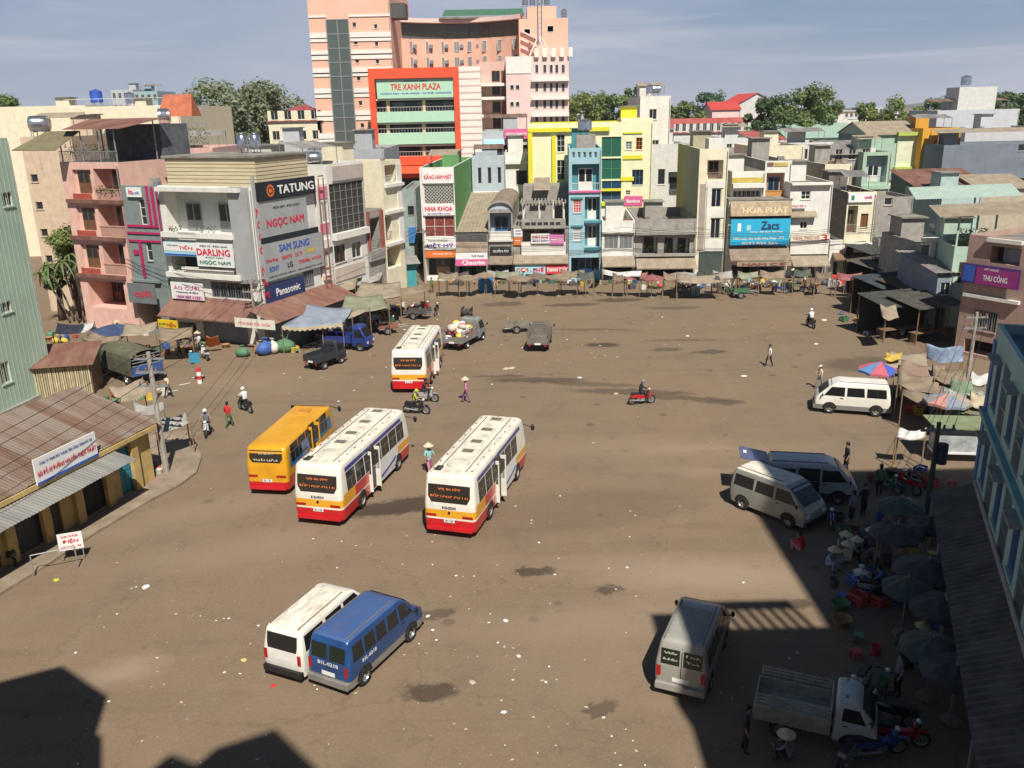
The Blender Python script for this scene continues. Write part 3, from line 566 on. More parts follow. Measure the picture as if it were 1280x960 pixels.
# ---- trucks
def truck(label, rl, rr, fr, paint, L=4.6, W=1.65, cabL=1.45, bedz=.8, bed='stake', bedmat=None, hd=None, origin=None, rail=.75, cabH=1.95, posts=5, cat='truck', group=None, hood=0, wr=.32):
    root = veh('small_truck', label, cat, rl, rr, fr, .35, group=group)
    if hd is not None: root.rotation_euler = (0, 0, R(hd))
    if origin is not None: root.location = (origin[0], origin[1], 0)
    bm_ = bedmat or paint; x0 = L-cabL
    vb = VB(L, W, .38, cabH, [(.3, x0), (cabH, x0+.04)], [(.3, L-.05), (.6, L), (.95, L-.04-hood), (1.15, L-.14-hood), (cabH-.1, L-.52-hood), (cabH, L-.62-hood)], [(.3, W/2-.05), (.7, W/2-.02), (1.1, W/2-.03), (cabH, W/2-.14)], rc=.1, roof_r=.1)
    vb.body([.38, .5, .7, .9, 1.05, 1.25, 1.5, 1.7], lambda x, y, z: 0, 8).build('cab', paint, root, 35)
    gl = glass((.012, .014, .016), .1)
    mb = MB(); vb.endbox(mb, 'front', -W/2+.16, W/2-.16, 1.1, cabH-.16, .01, n=4); mb.build('windscreen', gl, root)
    for sd in (-1, 1):
        mb = MB(); vb.side(mb, sd, [(x0+.22, 1.08), (vb.xf(1.1)-.22, 1.08), (vb.xf(cabH-.25)-.14, cabH-.25), (x0+.25, cabH-.25)], .008); mb.build('window', gl, root)
        mb = MB(); vb.side(mb, sd, [(x0+.16, .55), (x0+.175, .55), (x0+.175, 1.7), (x0+.16, 1.7)], .006); vb.side(mb, sd, [(x0+.25, .92), (x0+.4, .92), (x0+.4, .96), (x0+.25, .96)], .014); mb.build('door_gap', BLK, root)
        mirror(root, (L-.3-hood, sd*(W/2-.08), 1.15), (L-.2-hood, sd*(W/2+.16), 1.32), .09)
        mb = MB(); y0, y1 = sorted((sd*.42, sd*.7)); vb.endbox(mb, 'front', y0, y1, .62, .8, .012); mb.build('headlight', WHL, root)
        for x in (x0*.36, L-.62): wheel(root, x, sd*(W/2-.11), wr, .2)
        arch(vb, root, L-.62, wr+.08, sd, .38)
    mb = MB(); mb.box(.1, L-.2, -.38, -.3, .4, .55); mb.box(.1, L-.2, .3, .38, .4, .55); mb.box(x0*.36-.06, x0*.36+.06, -W/2+.2, W/2-.2, wr-.06, wr+.06); mb.box(L-.68, L-.56, -W/2+.2, W/2-.2, wr-.06, wr+.06); mb.build('chassis', BLK, root)
    mb = MB(); mb.box(0, x0-.06, -W/2, W/2, bedz-.12, bedz-.04); mb.build('load_bed', bm_, root)
    bh = .34
    for nm, bx in (('side_board', (.03, x0-.09, -W/2-.02, -W/2+.03)), ('side_board', (.03, x0-.09, W/2-.03, W/2+.02)), ('tailgate', (-.02, .028, -W/2-.02, W/2+.02)), ('headboard', (x0-.088, x0-.05, -W/2-.02, W/2+.02))):
        mb = MB(); hh = bh if nm != 'headboard' else bh+(rail if bed == 'stake' else .2); mb.box(*bx, bedz-.16, bedz+hh)
        if nm == 'side_board':
            for i in range(5):
                x = .05+i*(x0-.2)/4; mb.box(x, x+.05, bx[2]-.012, bx[3]+.012, bedz-.18, bedz+hh-.01)
        mb.build(nm, bm_, root)
    if bed == 'stake':
        for sd in (-1, 1):
            for i in range(posts):
                x = .06+i*(x0-.24)/(posts-1); mb = MB(); mb.box(x, x+.04, sd*(W/2-.005)-.02, sd*(W/2-.005)+.02, bedz+bh, bedz+bh+rail); mb.build('stake', bm_, root)
            for k in (.35, .68, .98):
                mb = MB(); mb.box(.04, x0-.1, sd*(W/2-.005)-.016, sd*(W/2-.005)+.016, bedz+bh+rail*k-.02, bedz+bh+rail*k+.025); mb.build('rail', bm_, root)
    if bed == 'frame':
        mb = MB()
        for x in (.06, x0*.5, x0-.14):
            for sd in (-1, 1): mb.cyl((x, sd*(W/2-.05), bedz+bh-.02), (x, sd*(W/2-.05), bedz+bh+rail), .018, n=5)
            mb.cyl((x, -W/2+.05, bedz+bh+rail), (x, W/2-.05, bedz+bh+rail), .018, n=5)
        for sd in (-1, 1):
            for k in (.5, 1): mb.cyl((.06, sd*(W/2-.05), bedz+bh+rail*k), (x0-.14, sd*(W/2-.05), bedz+bh+rail*k), .018, n=5)
        mb.build('bed_frame', bm_, root)
    mb = MB(); mb.box(-.035, -.02, -.22, .22, .62, .76); mb.build('number_plate', PLATE, root)
    for sd in (-1, 1):
        mb = MB(); mb.box(-.05, -.0, sd*(W/2-.2)-.09, sd*(W/2-.2)+.09, .5, .6); mb.build('tail_light', REDL, root)
    return root, vb, x0
WTR = M((.48, .5, .48), .4, var=.12, streak=.12, coat=.2); BTR = M((.016, .04, .2), .35, var=.15, coat=.3); KTR = M((.03, .035, .045), .45, var=.25, coat=.2)
bedw = M((.38, .34, .28), .75, var=.25, scale=3)
truck('white stake bed truck in deep shade near parked motorbikes', (950, 880), (945, 896.5), (1080, 928), WTR, L=3.35, W=1.38, cabL=1.2, cabH=1.72, bedz=.7, bedmat=M((.34, .33, .28), .7, var=.25, scale=3), origin=(G(945, 896.5, .6).x+.2, G(945, 896.5, .6).y+.7), rail=.36)
truck('small dark blue truck with tube frame over its bed at the stall edge', (404, 425), (408, 432.5), (463, 435), BTR, L=3.75, W=1.5, cabL=1.3, bed='frame', rail=.7, origin=(G(406, 433, .3).x, G(406, 433, .3).y+.8))
truck('small black pickup truck with tube frame parked by the sacks', (377, 456), (401, 459.5), (417, 449), KTR, L=3.1, W=1.4, cabL=1.15, cabH=1.75, bed='frame', rail=.62, hd=58)
tr, tvb, tx0 = truck('truck heaped with white and coloured sacks beside a white bus', (555.6, 432.5), (574, 435), (592, 414), M((.25, .26, .25), .5, var=.2), L=4.5, W=1.7, hd=66, bedmat=GREY, rail=.5)
rs = random.Random(5); SACK = [M((.72, .68, .64), .8, var=.12, scale=3), M((.6, .5, .42), .8, var=.15), M((.55, .12, .16), .8, var=.15), M((.12, .25, .2), .8), M((.7, .5, .08), .8), M((.5, .35, .36), .8)]
def sack(mb, c, s, rnd, mi=0): mb.ball(c, s, 9, 6, rnd.uniform(.9, 1.4), rnd.uniform(.8, 1.2), rnd.uniform(.55, .8), mi)
hdt = tr.rotation_euler.z
for i in range(26):
    lx, ly = rs.uniform(.3, 2.75), rs.uniform(-.62, .62); lz = .98+ (i//9)*.33+rs.uniform(0, .1); mb = MB(); sack(mb, (0, 0, 0), rs.uniform(.26, .36), rs)
    mb.build('sack', SACK[rs.choice([0, 0, 0, 0, 1, 2, 3, 4, 5])], None, True, loc=(tr.location.x+lx*math.cos(hdt)-ly*math.sin(hdt), tr.location.y+lx*math.sin(hdt)+ly*math.cos(hdt), lz), rz=rs.uniform(0, 3), label='stuffed sack heaped on the truck beside a white bus', cat='sack', group='sacks heaped on the truck')
truck('dusty grey flatbed truck alone in the square beside a fallen bicycle', (657, 434), (687, 437), (692, 411), M((.13, .12, .1), .7, var=.3), L=3.8, W=1.6, cabL=1.2, cabH=1.7, hd=82, bedmat=M((.17, .15, .12), .8, var=.3), rail=.45)
# ================================================================== BUILDING KIT
FRW = M((.68, .66, .6), .6, var=.08); FRB = M((.16, .075, .035), .6, var=.2); FRG = M((.28, .29, .3), .5, .3, var=.1); FRBL = M((.06, .16, .34), .5, var=.1)
ROOFC = two_tone('concrete_roof', (.16, .145, .125), (.3, .28, .24), .6, .4, .62); CORR = two_tone('tin_roof', (.2, .19, .18), (.34, .31, .28), .9, .42, .6, .6, (1, .25, 1), .2); RUST = two_tone('rusty_tin', (.21, .15, .115), (.14, .08, .055), .8, .45, .6, .8, (1.6, .2, .2), .1)
MAROON = two_tone('maroon_tin', (.17, .07, .052), (.25, .145, .105), .9, .4, .65, .7, (1, .3, 1), .1); BROWNT = two_tone('brown_awning', (.2, .15, .11), (.29, .23, .17), 1.0, .4, .65, .8)
STEEL = M((.55, .56, .57), .22, .9, var=.15, scale=3); LEAFM = [M((.035, .075, .018), .6, var=.4, scale=2), M((.06, .1, .03), .6, var=.4, scale=2), M((.1, .13, .04), .6, var=.3, scale=2)]
SHUT = M((.3, .31, .32), .5, .4, var=.15, scale=1.0, streak=.2)
def wall_cells(mb, W, h, holes, z0=0, rev=.2, mi=0):
    us = sorted(set([0, W]+[v for r in holes for v in r[:2]])); zs = sorted(set([z0, h]+[v for r in holes for v in r[2:4]]))
    for a, b in zip(us[:-1], us[1:]):
        run = None
        for c, d in zip(zs[:-1], zs[1:]):
            if b-a < 1e-4 or d-c < 1e-4: continue
            um, zm = (a+b)/2, (c+d)/2
            if any(r[0] < um < r[1] and r[2] < zm < r[3] for r in holes):
                if run: mb.quad((a, 0, run[0]), (b, 0, run[0]), (b, 0, run[1]), (a, 0, run[1]), mi); run = None
            else: run = (run[0], d) if run else (c, d)
        if run: mb.quad((a, 0, run[0]), (b, 0, run[0]), (b, 0, run[1]), (a, 0, run[1]), mi)
    for r in holes:
        a, b, c, d = r[:4]; e = r[4] if len(r) > 4 else rev
        mb.quad((a, 0, c), (a, 0, d), (a, e, d), (a, e, c), mi); mb.quad((b, 0, c), (b, e, c), (b, e, d), (b, 0, d), mi)
        mb.quad((a, 0, d), (b, 0, d), (b, e, d), (a, e, d), mi); mb.quad((a, 0, c), (a, e, c), (b, e, c), (b, 0, c), mi)
def rail(mb, a, b, y, z0, z1, n=None, t=.025):
    n = n or max(3, int((b-a)/.16)); mb.box(a, b, y-t, y+t, z1-.05, z1); mb.box(a, b, y-t, y+t, z0, z0+.04)
    for i in range(n+1): u = a+(b-a)*i/n; mb.box(u-.012, u+.012, y-.012, y+.012, z0+.04, z1-.05)
def plants(name, root, a, b, y, z, h=.6, n=None, seed=1, dy=.25):
    r = random.Random(seed); mb = MB(); n = n or int((b-a)*90*max(.5, h))
    for _ in range(n):
        x, yy, zz = r.uniform(a, b), y+r.uniform(-dy, dy), z+h*r.random()**.8; s = r.uniform(.06, .16); d = Vector((r.uniform(-1, 1), r.uniform(-1, 1), r.uniform(-.4, 1))).normalized(); e = d.cross(Vector((r.random(), r.random(), .3))).normalized()
        p = Vector((x, yy, zz)); mb.add([p-e*s*.4, p+d*s*1.3, p+e*s*.4, p-d*s*.2], [(0, 1, 2, 3)], r.choice((0, 0, 1, 2)))
    return mb.build(name, LEAFM, root, kind='stuff')
def windowpart(root, a, b, c, d, y=.12, nx=2, nz=1, fr=None, gl=None, name='window', ft=.06, bars=0):
    mb = MB(); fr = fr or FRW
    mb.box(a, b, y-.04, y+.04, c, c+ft); mb.box(a, b, y-.04, y+.04, d-ft, d); mb.box(a, a+ft, y-.04, y+.04, c+ft, d-ft); mb.box(b-ft, b, y-.04, y+.04, c+ft, d-ft)
    for i in range(1, nx): u = a+(b-a)*i/nx; mb.box(u-ft*.4, u+ft*.4, y-.03, y+.03, c+ft, d-ft)
    for i in range(1, nz): z = c+(d-c)*i/nz; mb.box(a+ft, b-ft, y-.027, y+.027, z-ft*.35, z+ft*.35)
    for i in range(1, bars): u = a+(b-a)*i/bars; mb.box(u-.012, u+.012, y-.12, y-.1, c+.02, d-.02)
    wobj = mb.build(name, fr, root)
    mb = MB(); mb.quad((a, y+.02, c), (b, y+.02, c), (b, y+.02, d), (a, y+.02, d)); mb.build('pane', gl or GLASS, wobj); return wobj
def signpart(root, a, b, c, d, y, bgm, texts, th=.12, name='sign_board', label=None, n=None):
    """texts: (string, material, centre u 0-1, centre z 0-1, width frac, height frac)"""
    mb = MB(); mb.box(a, b, y-th, y, c, d); s = mb.build(name, bgm, root, label=label)
    groups = {}
    for t in texts: groups.setdefault(t[1], []).append(t)
    for k, (mt, ts) in enumerate(groups.items()):
        mb = MB()
        for st, _, cu, cz, wf, hf in ts:
            if st == '#': mb.box(a+(b-a)*(cu-wf/2), a+(b-a)*(cu+wf/2), y-th-.02, y-th-.004, c+(d-c)*(cz-hf/2), c+(d-c)*(cz+hf/2))
            else: letter(mb, st, (a+(b-a)*cu, y-th-.026, c+(d-c)*cz), (1, 0, 0), (0, 0, 1), (b-a)*wf, (d-c)*hf)
        mb.build('lettering', mt, s)
    return s
def corr_sheet(mb, p00, p10, p11, p01, pitch=.22, amp=.035, nv=2, sag=0, mi=0):
    """ribbed sheet between four corners; ribs run from the 0 edge to the 1 edge"""
    p00, p10, p11, p01 = map(Vector, (p00, p10, p11, p01)); L = (p10-p00).length; n = max(4, int(L/pitch))*2; nn = (p10-p00).cross(p01-p00).normalized()
    if nn.z < 0: nn = -nn
    def fn(u, v):
        p = p00.lerp(p10, u).lerp(p01.lerp(p11, u), v); k = round(u*n); return p+nn*(amp*(1 if k % 2 else 0))-Vector((0, 0, sag*4*v*(1-v)))
    mb.grid(fn, n, nv, mi); return mb
def canopy(root, a, b, z, out, drop, mat_, y0=0, name='awning', posts=0, postz=0, ribs=True, fringe=0, label=None):
    mb = MB()
    if ribs: corr_sheet(mb, (a, y0, z), (b, y0, z), (b, y0-out, z-drop), (a, y0-out, z-drop)); mb.box(a, b, y0-out-.03, y0-out+.03, z-drop-.08-fringe, z-drop-.005)
    else: mb.hexa([(a, y0-out, z-drop-.07), (b, y0-out, z-drop-.07), (b, y0, z-.07), (a, y0, z-.07)], [(a, y0-out, z-drop), (b, y0-out, z-drop), (b, y0, z), (a, y0, z)])
    o = mb.build(name, mat_, root, label=label)
    for i in range(posts):
        u = a+.1+(b-a-.2)*i/max(1, posts-1); mb = MB(); mb.cyl((u, y0-out+.1, postz), (u, y0-out+.1, z-drop-.06), .04, n=6); mb.build('post', FRG, o)
    return o
def tank(label, loc, r=.55, L=1.3, lying=True, mat_=None, group='water tanks on the roofs'):
    t = thing('water_tank', label, 'water tank', loc, random.Random(loc[0]).uniform(-.3, .3), group); zc = .45+r
    mb = MB()
    if lying:
        mb.lathe([(.001, -L/2-.12), (r*.6, -L/2-.08), (r, -L/2), (r*1.03, -L/6), (r, -L/6+.04), (r*1.03, L/6), (r, L/6+.04), (r, L/2), (r*.6, L/2+.08), (.001, L/2+.12)], 16, (0, 0, 0), axis='y'); mb.v = [(y, x, z+zc) for x, y, z in mb.v]; mb.f = [f[::-1] for f in mb.f]
    else: mb.lathe([(r, .45), (r*1.02, .8), (r, .84), (r, .45+L), (r*.6, .45+L+.16), (.18, .45+L+.2), (.18, .45+L+.28), (.001, .45+L+.29)], 16)
    mb.build('drum', mat_ or STEEL, t, 50)
    mb = MB()
    for sx in (-1, 1):
        for sy in (-1, 1): mb.box(sx*L*.33-.03, sx*L*.33+.03, sy*r*.6-.03, sy*r*.6+.03, 0, .62 if lying else .45)
        mb.box(sx*L*.33-.025, sx*L*.33+.025, -r*.7, r*.7, .4, .45)
    mb.build('stand', FRG, t); return t
GRYX = M((.3, .29, .27), .7, var=.2); BRNX = M((.2, .12, .07), .7, var=.2); TANX = two_tone('tan_tin', (.26, .21, .15), (.36, .3, .22), 1.0, .4, .65, .85)
class Bld:
    def __init__(s, name, label, fac, u0, u1, depth, h, wall, items=(), roof=None, parapet=.5, side=None, group=None, cat='building', rev=.2, xs=None, seed=0, back=True, top=None, floors=True):
        s.f = fac; s.u0, s.u1, s.W, s.h, s.depth = u0, u1, u1-u0, h, depth
        s.root = thing(name, label, cat, fac.P(u0), fac.rz, group); s.wall = wall
        holes = []; s.todo = []
        for it in items:
            k = it[0]; r = s.loc(it[1])
            if k in 'WDGB': holes.append(r+((it[2],) if k == 'B' else ()))
            s.todo.append((k, r, it[2:]))
        mb = MB(); W = s.W; D = depth
        wall_cells(mb, W, h, holes, 0, rev)
        mb.quad((0, D, 0), (0, 0, 0), (0, 0, h), (0, D, h), 1); mb.quad((W, 0, 0), (W, D, 0), (W, D, h), (W, 0, h), 1); mb.quad((W, D, 0), (0, D, 0), (0, D, h), (W, D, h), 1)
        p = parapet; t = .16; z = h-p
        if p > 0:
            mb.quad((t, t, z), (t, t, h), (W-t, t, h), (W-t, t, z), 0); mb.quad((t, t, z), (t, D-t, z), (t, D-t, h), (t, t, h), 1); mb.quad((W-t, t, z), (W-t, t, h), (W-t, D-t, h), (W-t, D-t, z), 1); mb.quad((t, D-t, z), (W-t, D-t, z), (W-t, D-t, h), (t, D-t, h), 1)
            mb.quad((0, 0, h), (W, 0, h), (W-t, t, h), (t, t, h)); mb.quad((0, D, h), (0, 0, h), (t, t, h), (t, D-t, h)); mb.quad((W, 0, h), (W, D, h), (W-t, D-t, h), (W-t, t, h)); mb.quad((W, D, h), (0, D, h), (t, D-t, h), (W-t, D-t, h))
        s.wallobj = mb.build('wall', [wall, side or wall], s.root)
        mb = MB()
        if p > 0: mb.box(t, W-t, t, D-t, z-.1, z+.01)
        else: mb.box(-.1, W+.1, -.1, D+.1, h, h+.12)
        s.roofobj = mb.build('roof', roof or ROOFC, s.root)
        for i, (k, r, o) in enumerate(s.todo): s.item(k, r, o, i)
        rq = random.Random(int(s.root.location.x*37+h*91))
        if p > .1 and D > 7 and W > 2.4:      # stair head, tin cover, boxes and washing on the flat roof
            x = rq.uniform(.3, max(.4, W-2.6)); y = rq.uniform(D*.35, D-3.2); hh = z+rq.uniform(1.9, 2.4); mb = MB(); mb.box(x, x+2, y, y+2.4, z+.02, hh); mb.build('stair_head', side or wall, s.root); mb = MB(); mb.box(x-.2, x+2.2, y-.3, y+2.6, hh, hh+.1); mb.build('stair_roof', ROOFC, s.root)
            for _ in range(rq.randrange(2, 5)): x = rq.uniform(.3, W-.9); y = rq.uniform(.5, D-1); q = rq.uniform(.3, .8); mb = MB(); mb.box(x, x+q, y, y+q*.7, z+.012, z+q*rq.uniform(.5, 1.2)); mb.build('roof_box', rq.choice((FRG, GRYX, BRNX, FRW)), s.root)
            if rq.random() < .5 and D > 9: y = rq.uniform(1, D*.3); mb = MB(); corr_sheet(mb, (.2, y, z+1.9), (W-.2, y, z+1.9), (W-.2, y+2.6, z+2.4), (.2, y+2.6, z+2.4), .3, .04); c_ = mb.build('tin_cover', rq.choice((CORR, RUST, TANX)), s.root); [MB().cyl((u, v, z), (u, v, z+zz), .04, n=5).build('post', FRG, c_) for u in (.3, W-.3) for v, zz in ((y+.1, 1.9), (y+2.5, 2.37))]
        if h > 4: mb = MB(); mb.cyl((W-.12, -.07, .2), (W-.12, -.07, h-.25), .045, n=6); mb.build('drain_pipe', GRYX, s.root)
    def loc(s, r):
        if len(r) == 5: return tuple(r[:4])
        a, b, c, d = s.f.rect(*r); return (max(.03, a-s.u0), min(s.W-.03, b-s.u0), max(0.02, c), min(s.h-.03, d))
    def item(s, k, r, o, i):
        a, b, c, d = r; R_ = s.root
        if k == 'W':
            o = list(o)+[None]*6; windowpart(R_, a, b, c, d, .12, o[0] or 2, o[1] or 1, o[2], o[3], bars=o[4] or 0)
            if o[5] != 'nosill': mb = MB(); mb.box(a-.06, b+.06, -.07, -.003, c-.08, c-.003); mb.build('sill', s.wall, R_)
        elif k == 'D':
            o = list(o)+[None]*4; m_ = o[0] or FRB; mb = MB(); mb.box(a, b, .1, .15, c, d)
            n = o[1] or 2
            for j in range(n):
                u0 = a+(b-a)*j/n+.05; u1 = a+(b-a)*(j+1)/n-.05; mb.box(u0, u1, .07, .098, c+.1, c+(d-c)*.45); mb.box(u0, u1, .07, .098, c+(d-c)*.5, d-.1)
            mb.build('door', m_, R_)
        elif k == 'G':   # roller shutter
            mb = MB(); n = max(5, int((d-c)/.14))
            for j in range(n): z = c+(d-c)*j/n; mb.hexa([(a, .1, z), (b, .1, z), (b, .16, z), (a, .16, z)], [(a, .13, z+(d-c)/n), (b, .13, z+(d-c)/n), (b, .16, z+(d-c)/n), (a, .16, z+(d-c)/n)])
            mb.build('shutter', o[0] if o else SHUT, R_)
        elif k == 'B':   # recessed balcony: depth, back wall material, rail kind, door material, rail height, number of doors, plants
            o = list(o)+[None]*7; e = o[0]; bw = o[1] or s.wall
            mb = MB(); mb.quad((a, e, c), (b, e, c), (b, e, d), (a, e, d)); bal = mb.build('balcony', bw, R_)
            n = o[5] or 1; w_ = (b-a)/n
            for j in range(n):
                dw = min(1.5, w_*.62); u = a+w_*(j+.5)-dw/2; hh = min(d-c-.15, 2.3)
                mb = MB(); mb.box(u, u+dw, e-.08, e-.01, c+.02, c+hh); q = mb.build('door', o[3] or FRB, bal)
                mb = MB()
                for kx in range(2): mb.box(u+.08+kx*dw/2, u+dw/2-.06+kx*dw/2, e-.095, e-.082, c+.9, c+hh-.12)
                mb.build('pane', GLASS, q)
            rh = o[4] or .9
            if o[2] == 'bars': mb = MB(); rail(mb, a, b, .06, c+.02, c+rh); mb.build('railing', FRG, bal, kind='stuff')
            elif o[2] == 'wbars': mb = MB(); rail(mb, a, b, .06, c+.02, c+rh, t=.04); mb.build('railing', FRW, bal, kind='stuff')
            elif o[2] is not None: mb = MB(); mb.box(a, b, -.02, .1, c, c+rh); mb.box(a-.03, b+.03, -.06, .14, c+rh, c+rh+.08); mb.build('parapet', o[2], bal)
            if o[6]: plants('plants', bal, a+.1, b-.1, -.1, c+rh*.5, .75, seed=i+int(a*10), dy=.2)
        elif k == 'S': signpart(R_, a, b, c, d, o[2] if len(o) > 2 else -.05, o[0], o[1], label=o[3] if len(o) > 3 else None)
        elif k == 'L':   # projecting band: depth, material
            mb = MB(); mb.box(a-.02, b+.02, -o[0], -.003, c, d); mb.build('cornice', o[1] if len(o) > 1 else s.wall, R_)
        elif k == 'A': canopy(R_, a, b, d, o[0], d-c, o[1], -.02, ribs=o[2] if len(o) > 2 else True, posts=o[3] if len(o) > 3 else 0)
        elif k == 'C':   # air conditioner
            mb = MB(); mb.box(a, b, -.35, -.03, c, d); q = mb.build('air_conditioner', FRW, R_); mb = MB(); mb.lathe([(.001, 0), (min(b-a, d-c)*.38, 0)], 10, ((a+b)/2, -.356, (c+d)/2), axis='y'); mb.build('fan', BLK, q)
        elif k == 'T':   # balcony slab sticking out with railing: out, rail kind, material, plants
            o = list(o)+[None]*4; out = o[0]; mb = MB(); mb.box(a, b, -out, -.004, c-.14, c); q = mb.build('balcony', o[2] or s.wall, R_)
            if o[1] == 'bars': mb = MB(); rail(mb, a+.03, b-.03, -out+.05, c+.01, d); mb.build('railing', FRG, q, kind='stuff')
            elif o[1] == 'wbars': mb = MB(); rail(mb, a+.03, b-.03, -out+.05, c+.01, d, t=.04); mb.build('railing', FRW, q, kind='stuff')
            else: mb = MB(); mb.box(a, b, -out, -out+.1, c+.003, d); mb.build('parapet', o[1], q)
            if o[3]: plants('plants', q, a+.1, b-.1, -out+.2, d-.3, .8, seed=i)
        elif k == 'P': plants('plants', R_, a, b, -.15, c, d-c, seed=i)
        elif k == 'X':   # plain panel
            mb = MB(); mb.box(a, b, -(o[1] if len(o) > 1 else .03), -.003, c, d); mb.build(o[2] if len(o) > 2 else 'panel', o[0], R_)
def simple(name, label, px0, px1, ytop, Y, depth, wall, rows=(), nx=3, roof=None, parapet=.4, rz=0, kind='flat', items=(), side=None, group=None, gl=None, fr=None, win=(.55, .45), cat='building', base=0, rise=1.6):
    """house standing at distance Y whose front spans two photo columns and whose top meets a photo row"""
    ym = ytop+20; A, Bp = AT(px0, ym, Y), AT(px1, ym, Y); dx = (Bp.x-A.x)
    f = Fac((A.x, Y), (A.x+dx*math.cos(R(rz)), Y+dx*math.sin(R(rz)))); h = AT((px0+px1)/2, ytop, Y).z
    its = list(items); W = f.L
    if rows:
        nf = rows if isinstance(rows, int) else len(rows); fh = 3.2
        for j in range(nf):
            z1 = h-.9-j*fh
            if z1-1.4 < .3: break
            for i in range(nx): c = W*(i+.5)/nx; ww = W/nx*win[0]; its.append(('W', (c-ww/2, c+ww/2, z1-fh*win[1], z1, 0), 2, 1, fr, gl))
    if kind == 'flat': return Bld(name, label, f, 0, W, depth, h, wall, its, roof, parapet, side, group, cat)
    he = h-rise; b = Bld(name, label, f, 0, W, depth, he, wall, its, roof, 0, side, group, cat)
    bpy.data.objects.remove(b.roofobj); mb = MB(); o = .35; D = depth
    rm = roof or CORR
    if kind == 'gable':   # ridge parallel to the front
        corr_sheet(mb, (-o, -o, he-.05), (W+o, -o, he-.05), (W+o, D/2, h), (-o, D/2, h), .35, .05); corr_sheet(mb, (W+o, D+o, he-.05), (-o, D+o, he-.05), (-o, D/2, h), (W+o, D/2, h), .35, .05)
        b.roofobj = mb.build('roof', rm, b.root); [MB().add(v, [f_]).build('gable_end', wall, b.root) for v, f_ in (([(0, 0, he), (0, D, he), (0, D/2, h-.05)], (0, 2, 1)), ([(W, 0, he), (W, D, he), (W, D/2, h-.05)], (0, 1, 2)))]
    elif kind == 'gable_front':
        corr_sheet(mb, (-o, D+o, he-.05), (-o, -o, he-.05), (W/2, -o, h), (W/2, D+o, h), .35, .05); corr_sheet(mb, (W+o, -o, he-.05), (W+o, D+o, he-.05), (W/2, D+o, h), (W/2, -o, h), .35, .05)
        b.roofobj = mb.build('roof', rm, b.root); [MB().add(v, [f_]).build('gable_end', wall, b.root) for v, f_ in (([(0, .002, he), (W, .002, he), (W/2, .002, h-.05)], (0, 1, 2)), ([(0, D, he), (W, D, he), (W/2, D, h-.05)], (0, 2, 1)))]
    elif kind == 'mono':  # slopes up to the back
        corr_sheet(mb, (-o, -o, he-.05), (W+o, -o, he-.05), (W+o, D+o, h), (-o, D+o, h), .35, .05); b.roofobj = mb.build('roof', rm, b.root)
        [MB().add(v, [f_]).build('gable_end', wall, b.root) for v, f_ in (([(0, .01, he), (0, D, he), (0, D, h-.05)], (0, 2, 1)), ([(W, .01, he), (W, D, he), (W, D, h-.05)], (0, 1, 2)))]
    elif kind == 'hip':
        k = min(W, D)*.4; e = [(-o, -o, he), (W+o, -o, he), (W+o, D+o, he), (-o, D+o, he)]; t1, t2 = (k, D/2, h), (W-k, D/2, h)
        mb.add(e+[t1, t2], [(0, 1, 5, 4), (1, 2, 5), (2, 3, 4, 5), (3, 0, 4)]); b.roofobj = mb.build('roof', rm, b.root)
    return b
# ================================================================== ROW OF SHOPS AT THE FAR SIDE OF THE SQUARE
BR = Fac((-9.6, 94.0), (38.6, 91.2))
def bu(px, py, y=0): return BR.uz(px, py, y)[0]
def bz(px, py, y=0): return BR.uz(px, py, y)[1]
WHP = M((.72, .7, .64), .8, var=.1, scale=.8, streak=.25); CRM = M((.66, .58, .36), .8, var=.1, scale=.8, streak=.22); CRM2 = M((.74, .68, .5), .8, var=.1, streak=.15); GRYC = M((.32, .3, .27), .85, var=.2, streak=.45); GRYB = M((.42, .48, .53), .8, var=.1, streak=.2); LIMEY = M((.8, .77, .5), .75, var=.08, streak=.12); YELL = M((.72, .66, .03), .7, var=.06, streak=.1); TEAL = M((.32, .5, .56), .75, var=.06, streak=.1); TEALD = M((.06, .25, .28), .7, var=.1); GRNW = M((.12, .32, .1), .8, var=.12, streak=.25); OLIV = M((.4, .38, .25), .85, var=.15, streak=.35)
PINK = M((.66, .12, .3), .6, var=.05); LPINK = M((.72, .42, .55), .6, var=.05); REDP = M((.6, .04, .05), .6, var=.05); WH = M((.75, .75, .73), .6, var=.05); SKYB = M((.03, .42, .66), .5, var=.04); CYAN = M((.35, .62, .7), .6, var=.05); NAVY = M((.02, .035, .12), .6, var=.05); DKT = M((.02, .02, .03), .6, var=0); TRED = M((.62, .02, .06), .6, var=0); TWH = M((.8, .8, .78), .6, var=0); TPUR = M((.16, .05, .3), .6, var=0); TBLU = M((.03, .1, .45), .6, var=0); TGRN = M((.04, .22, .15), .6, var=0); ORNG = M((.75, .18, .03), .6, var=.05); YSG = M((.72, .5, .02), .6, var=.05); BRN = M((.2, .12, .07), .7, var=.15)
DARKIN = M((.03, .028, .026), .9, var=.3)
TAN = two_tone('tan_awning', (.26, .21, .15), (.36, .3, .22), 1.0, .4, .65, .85)
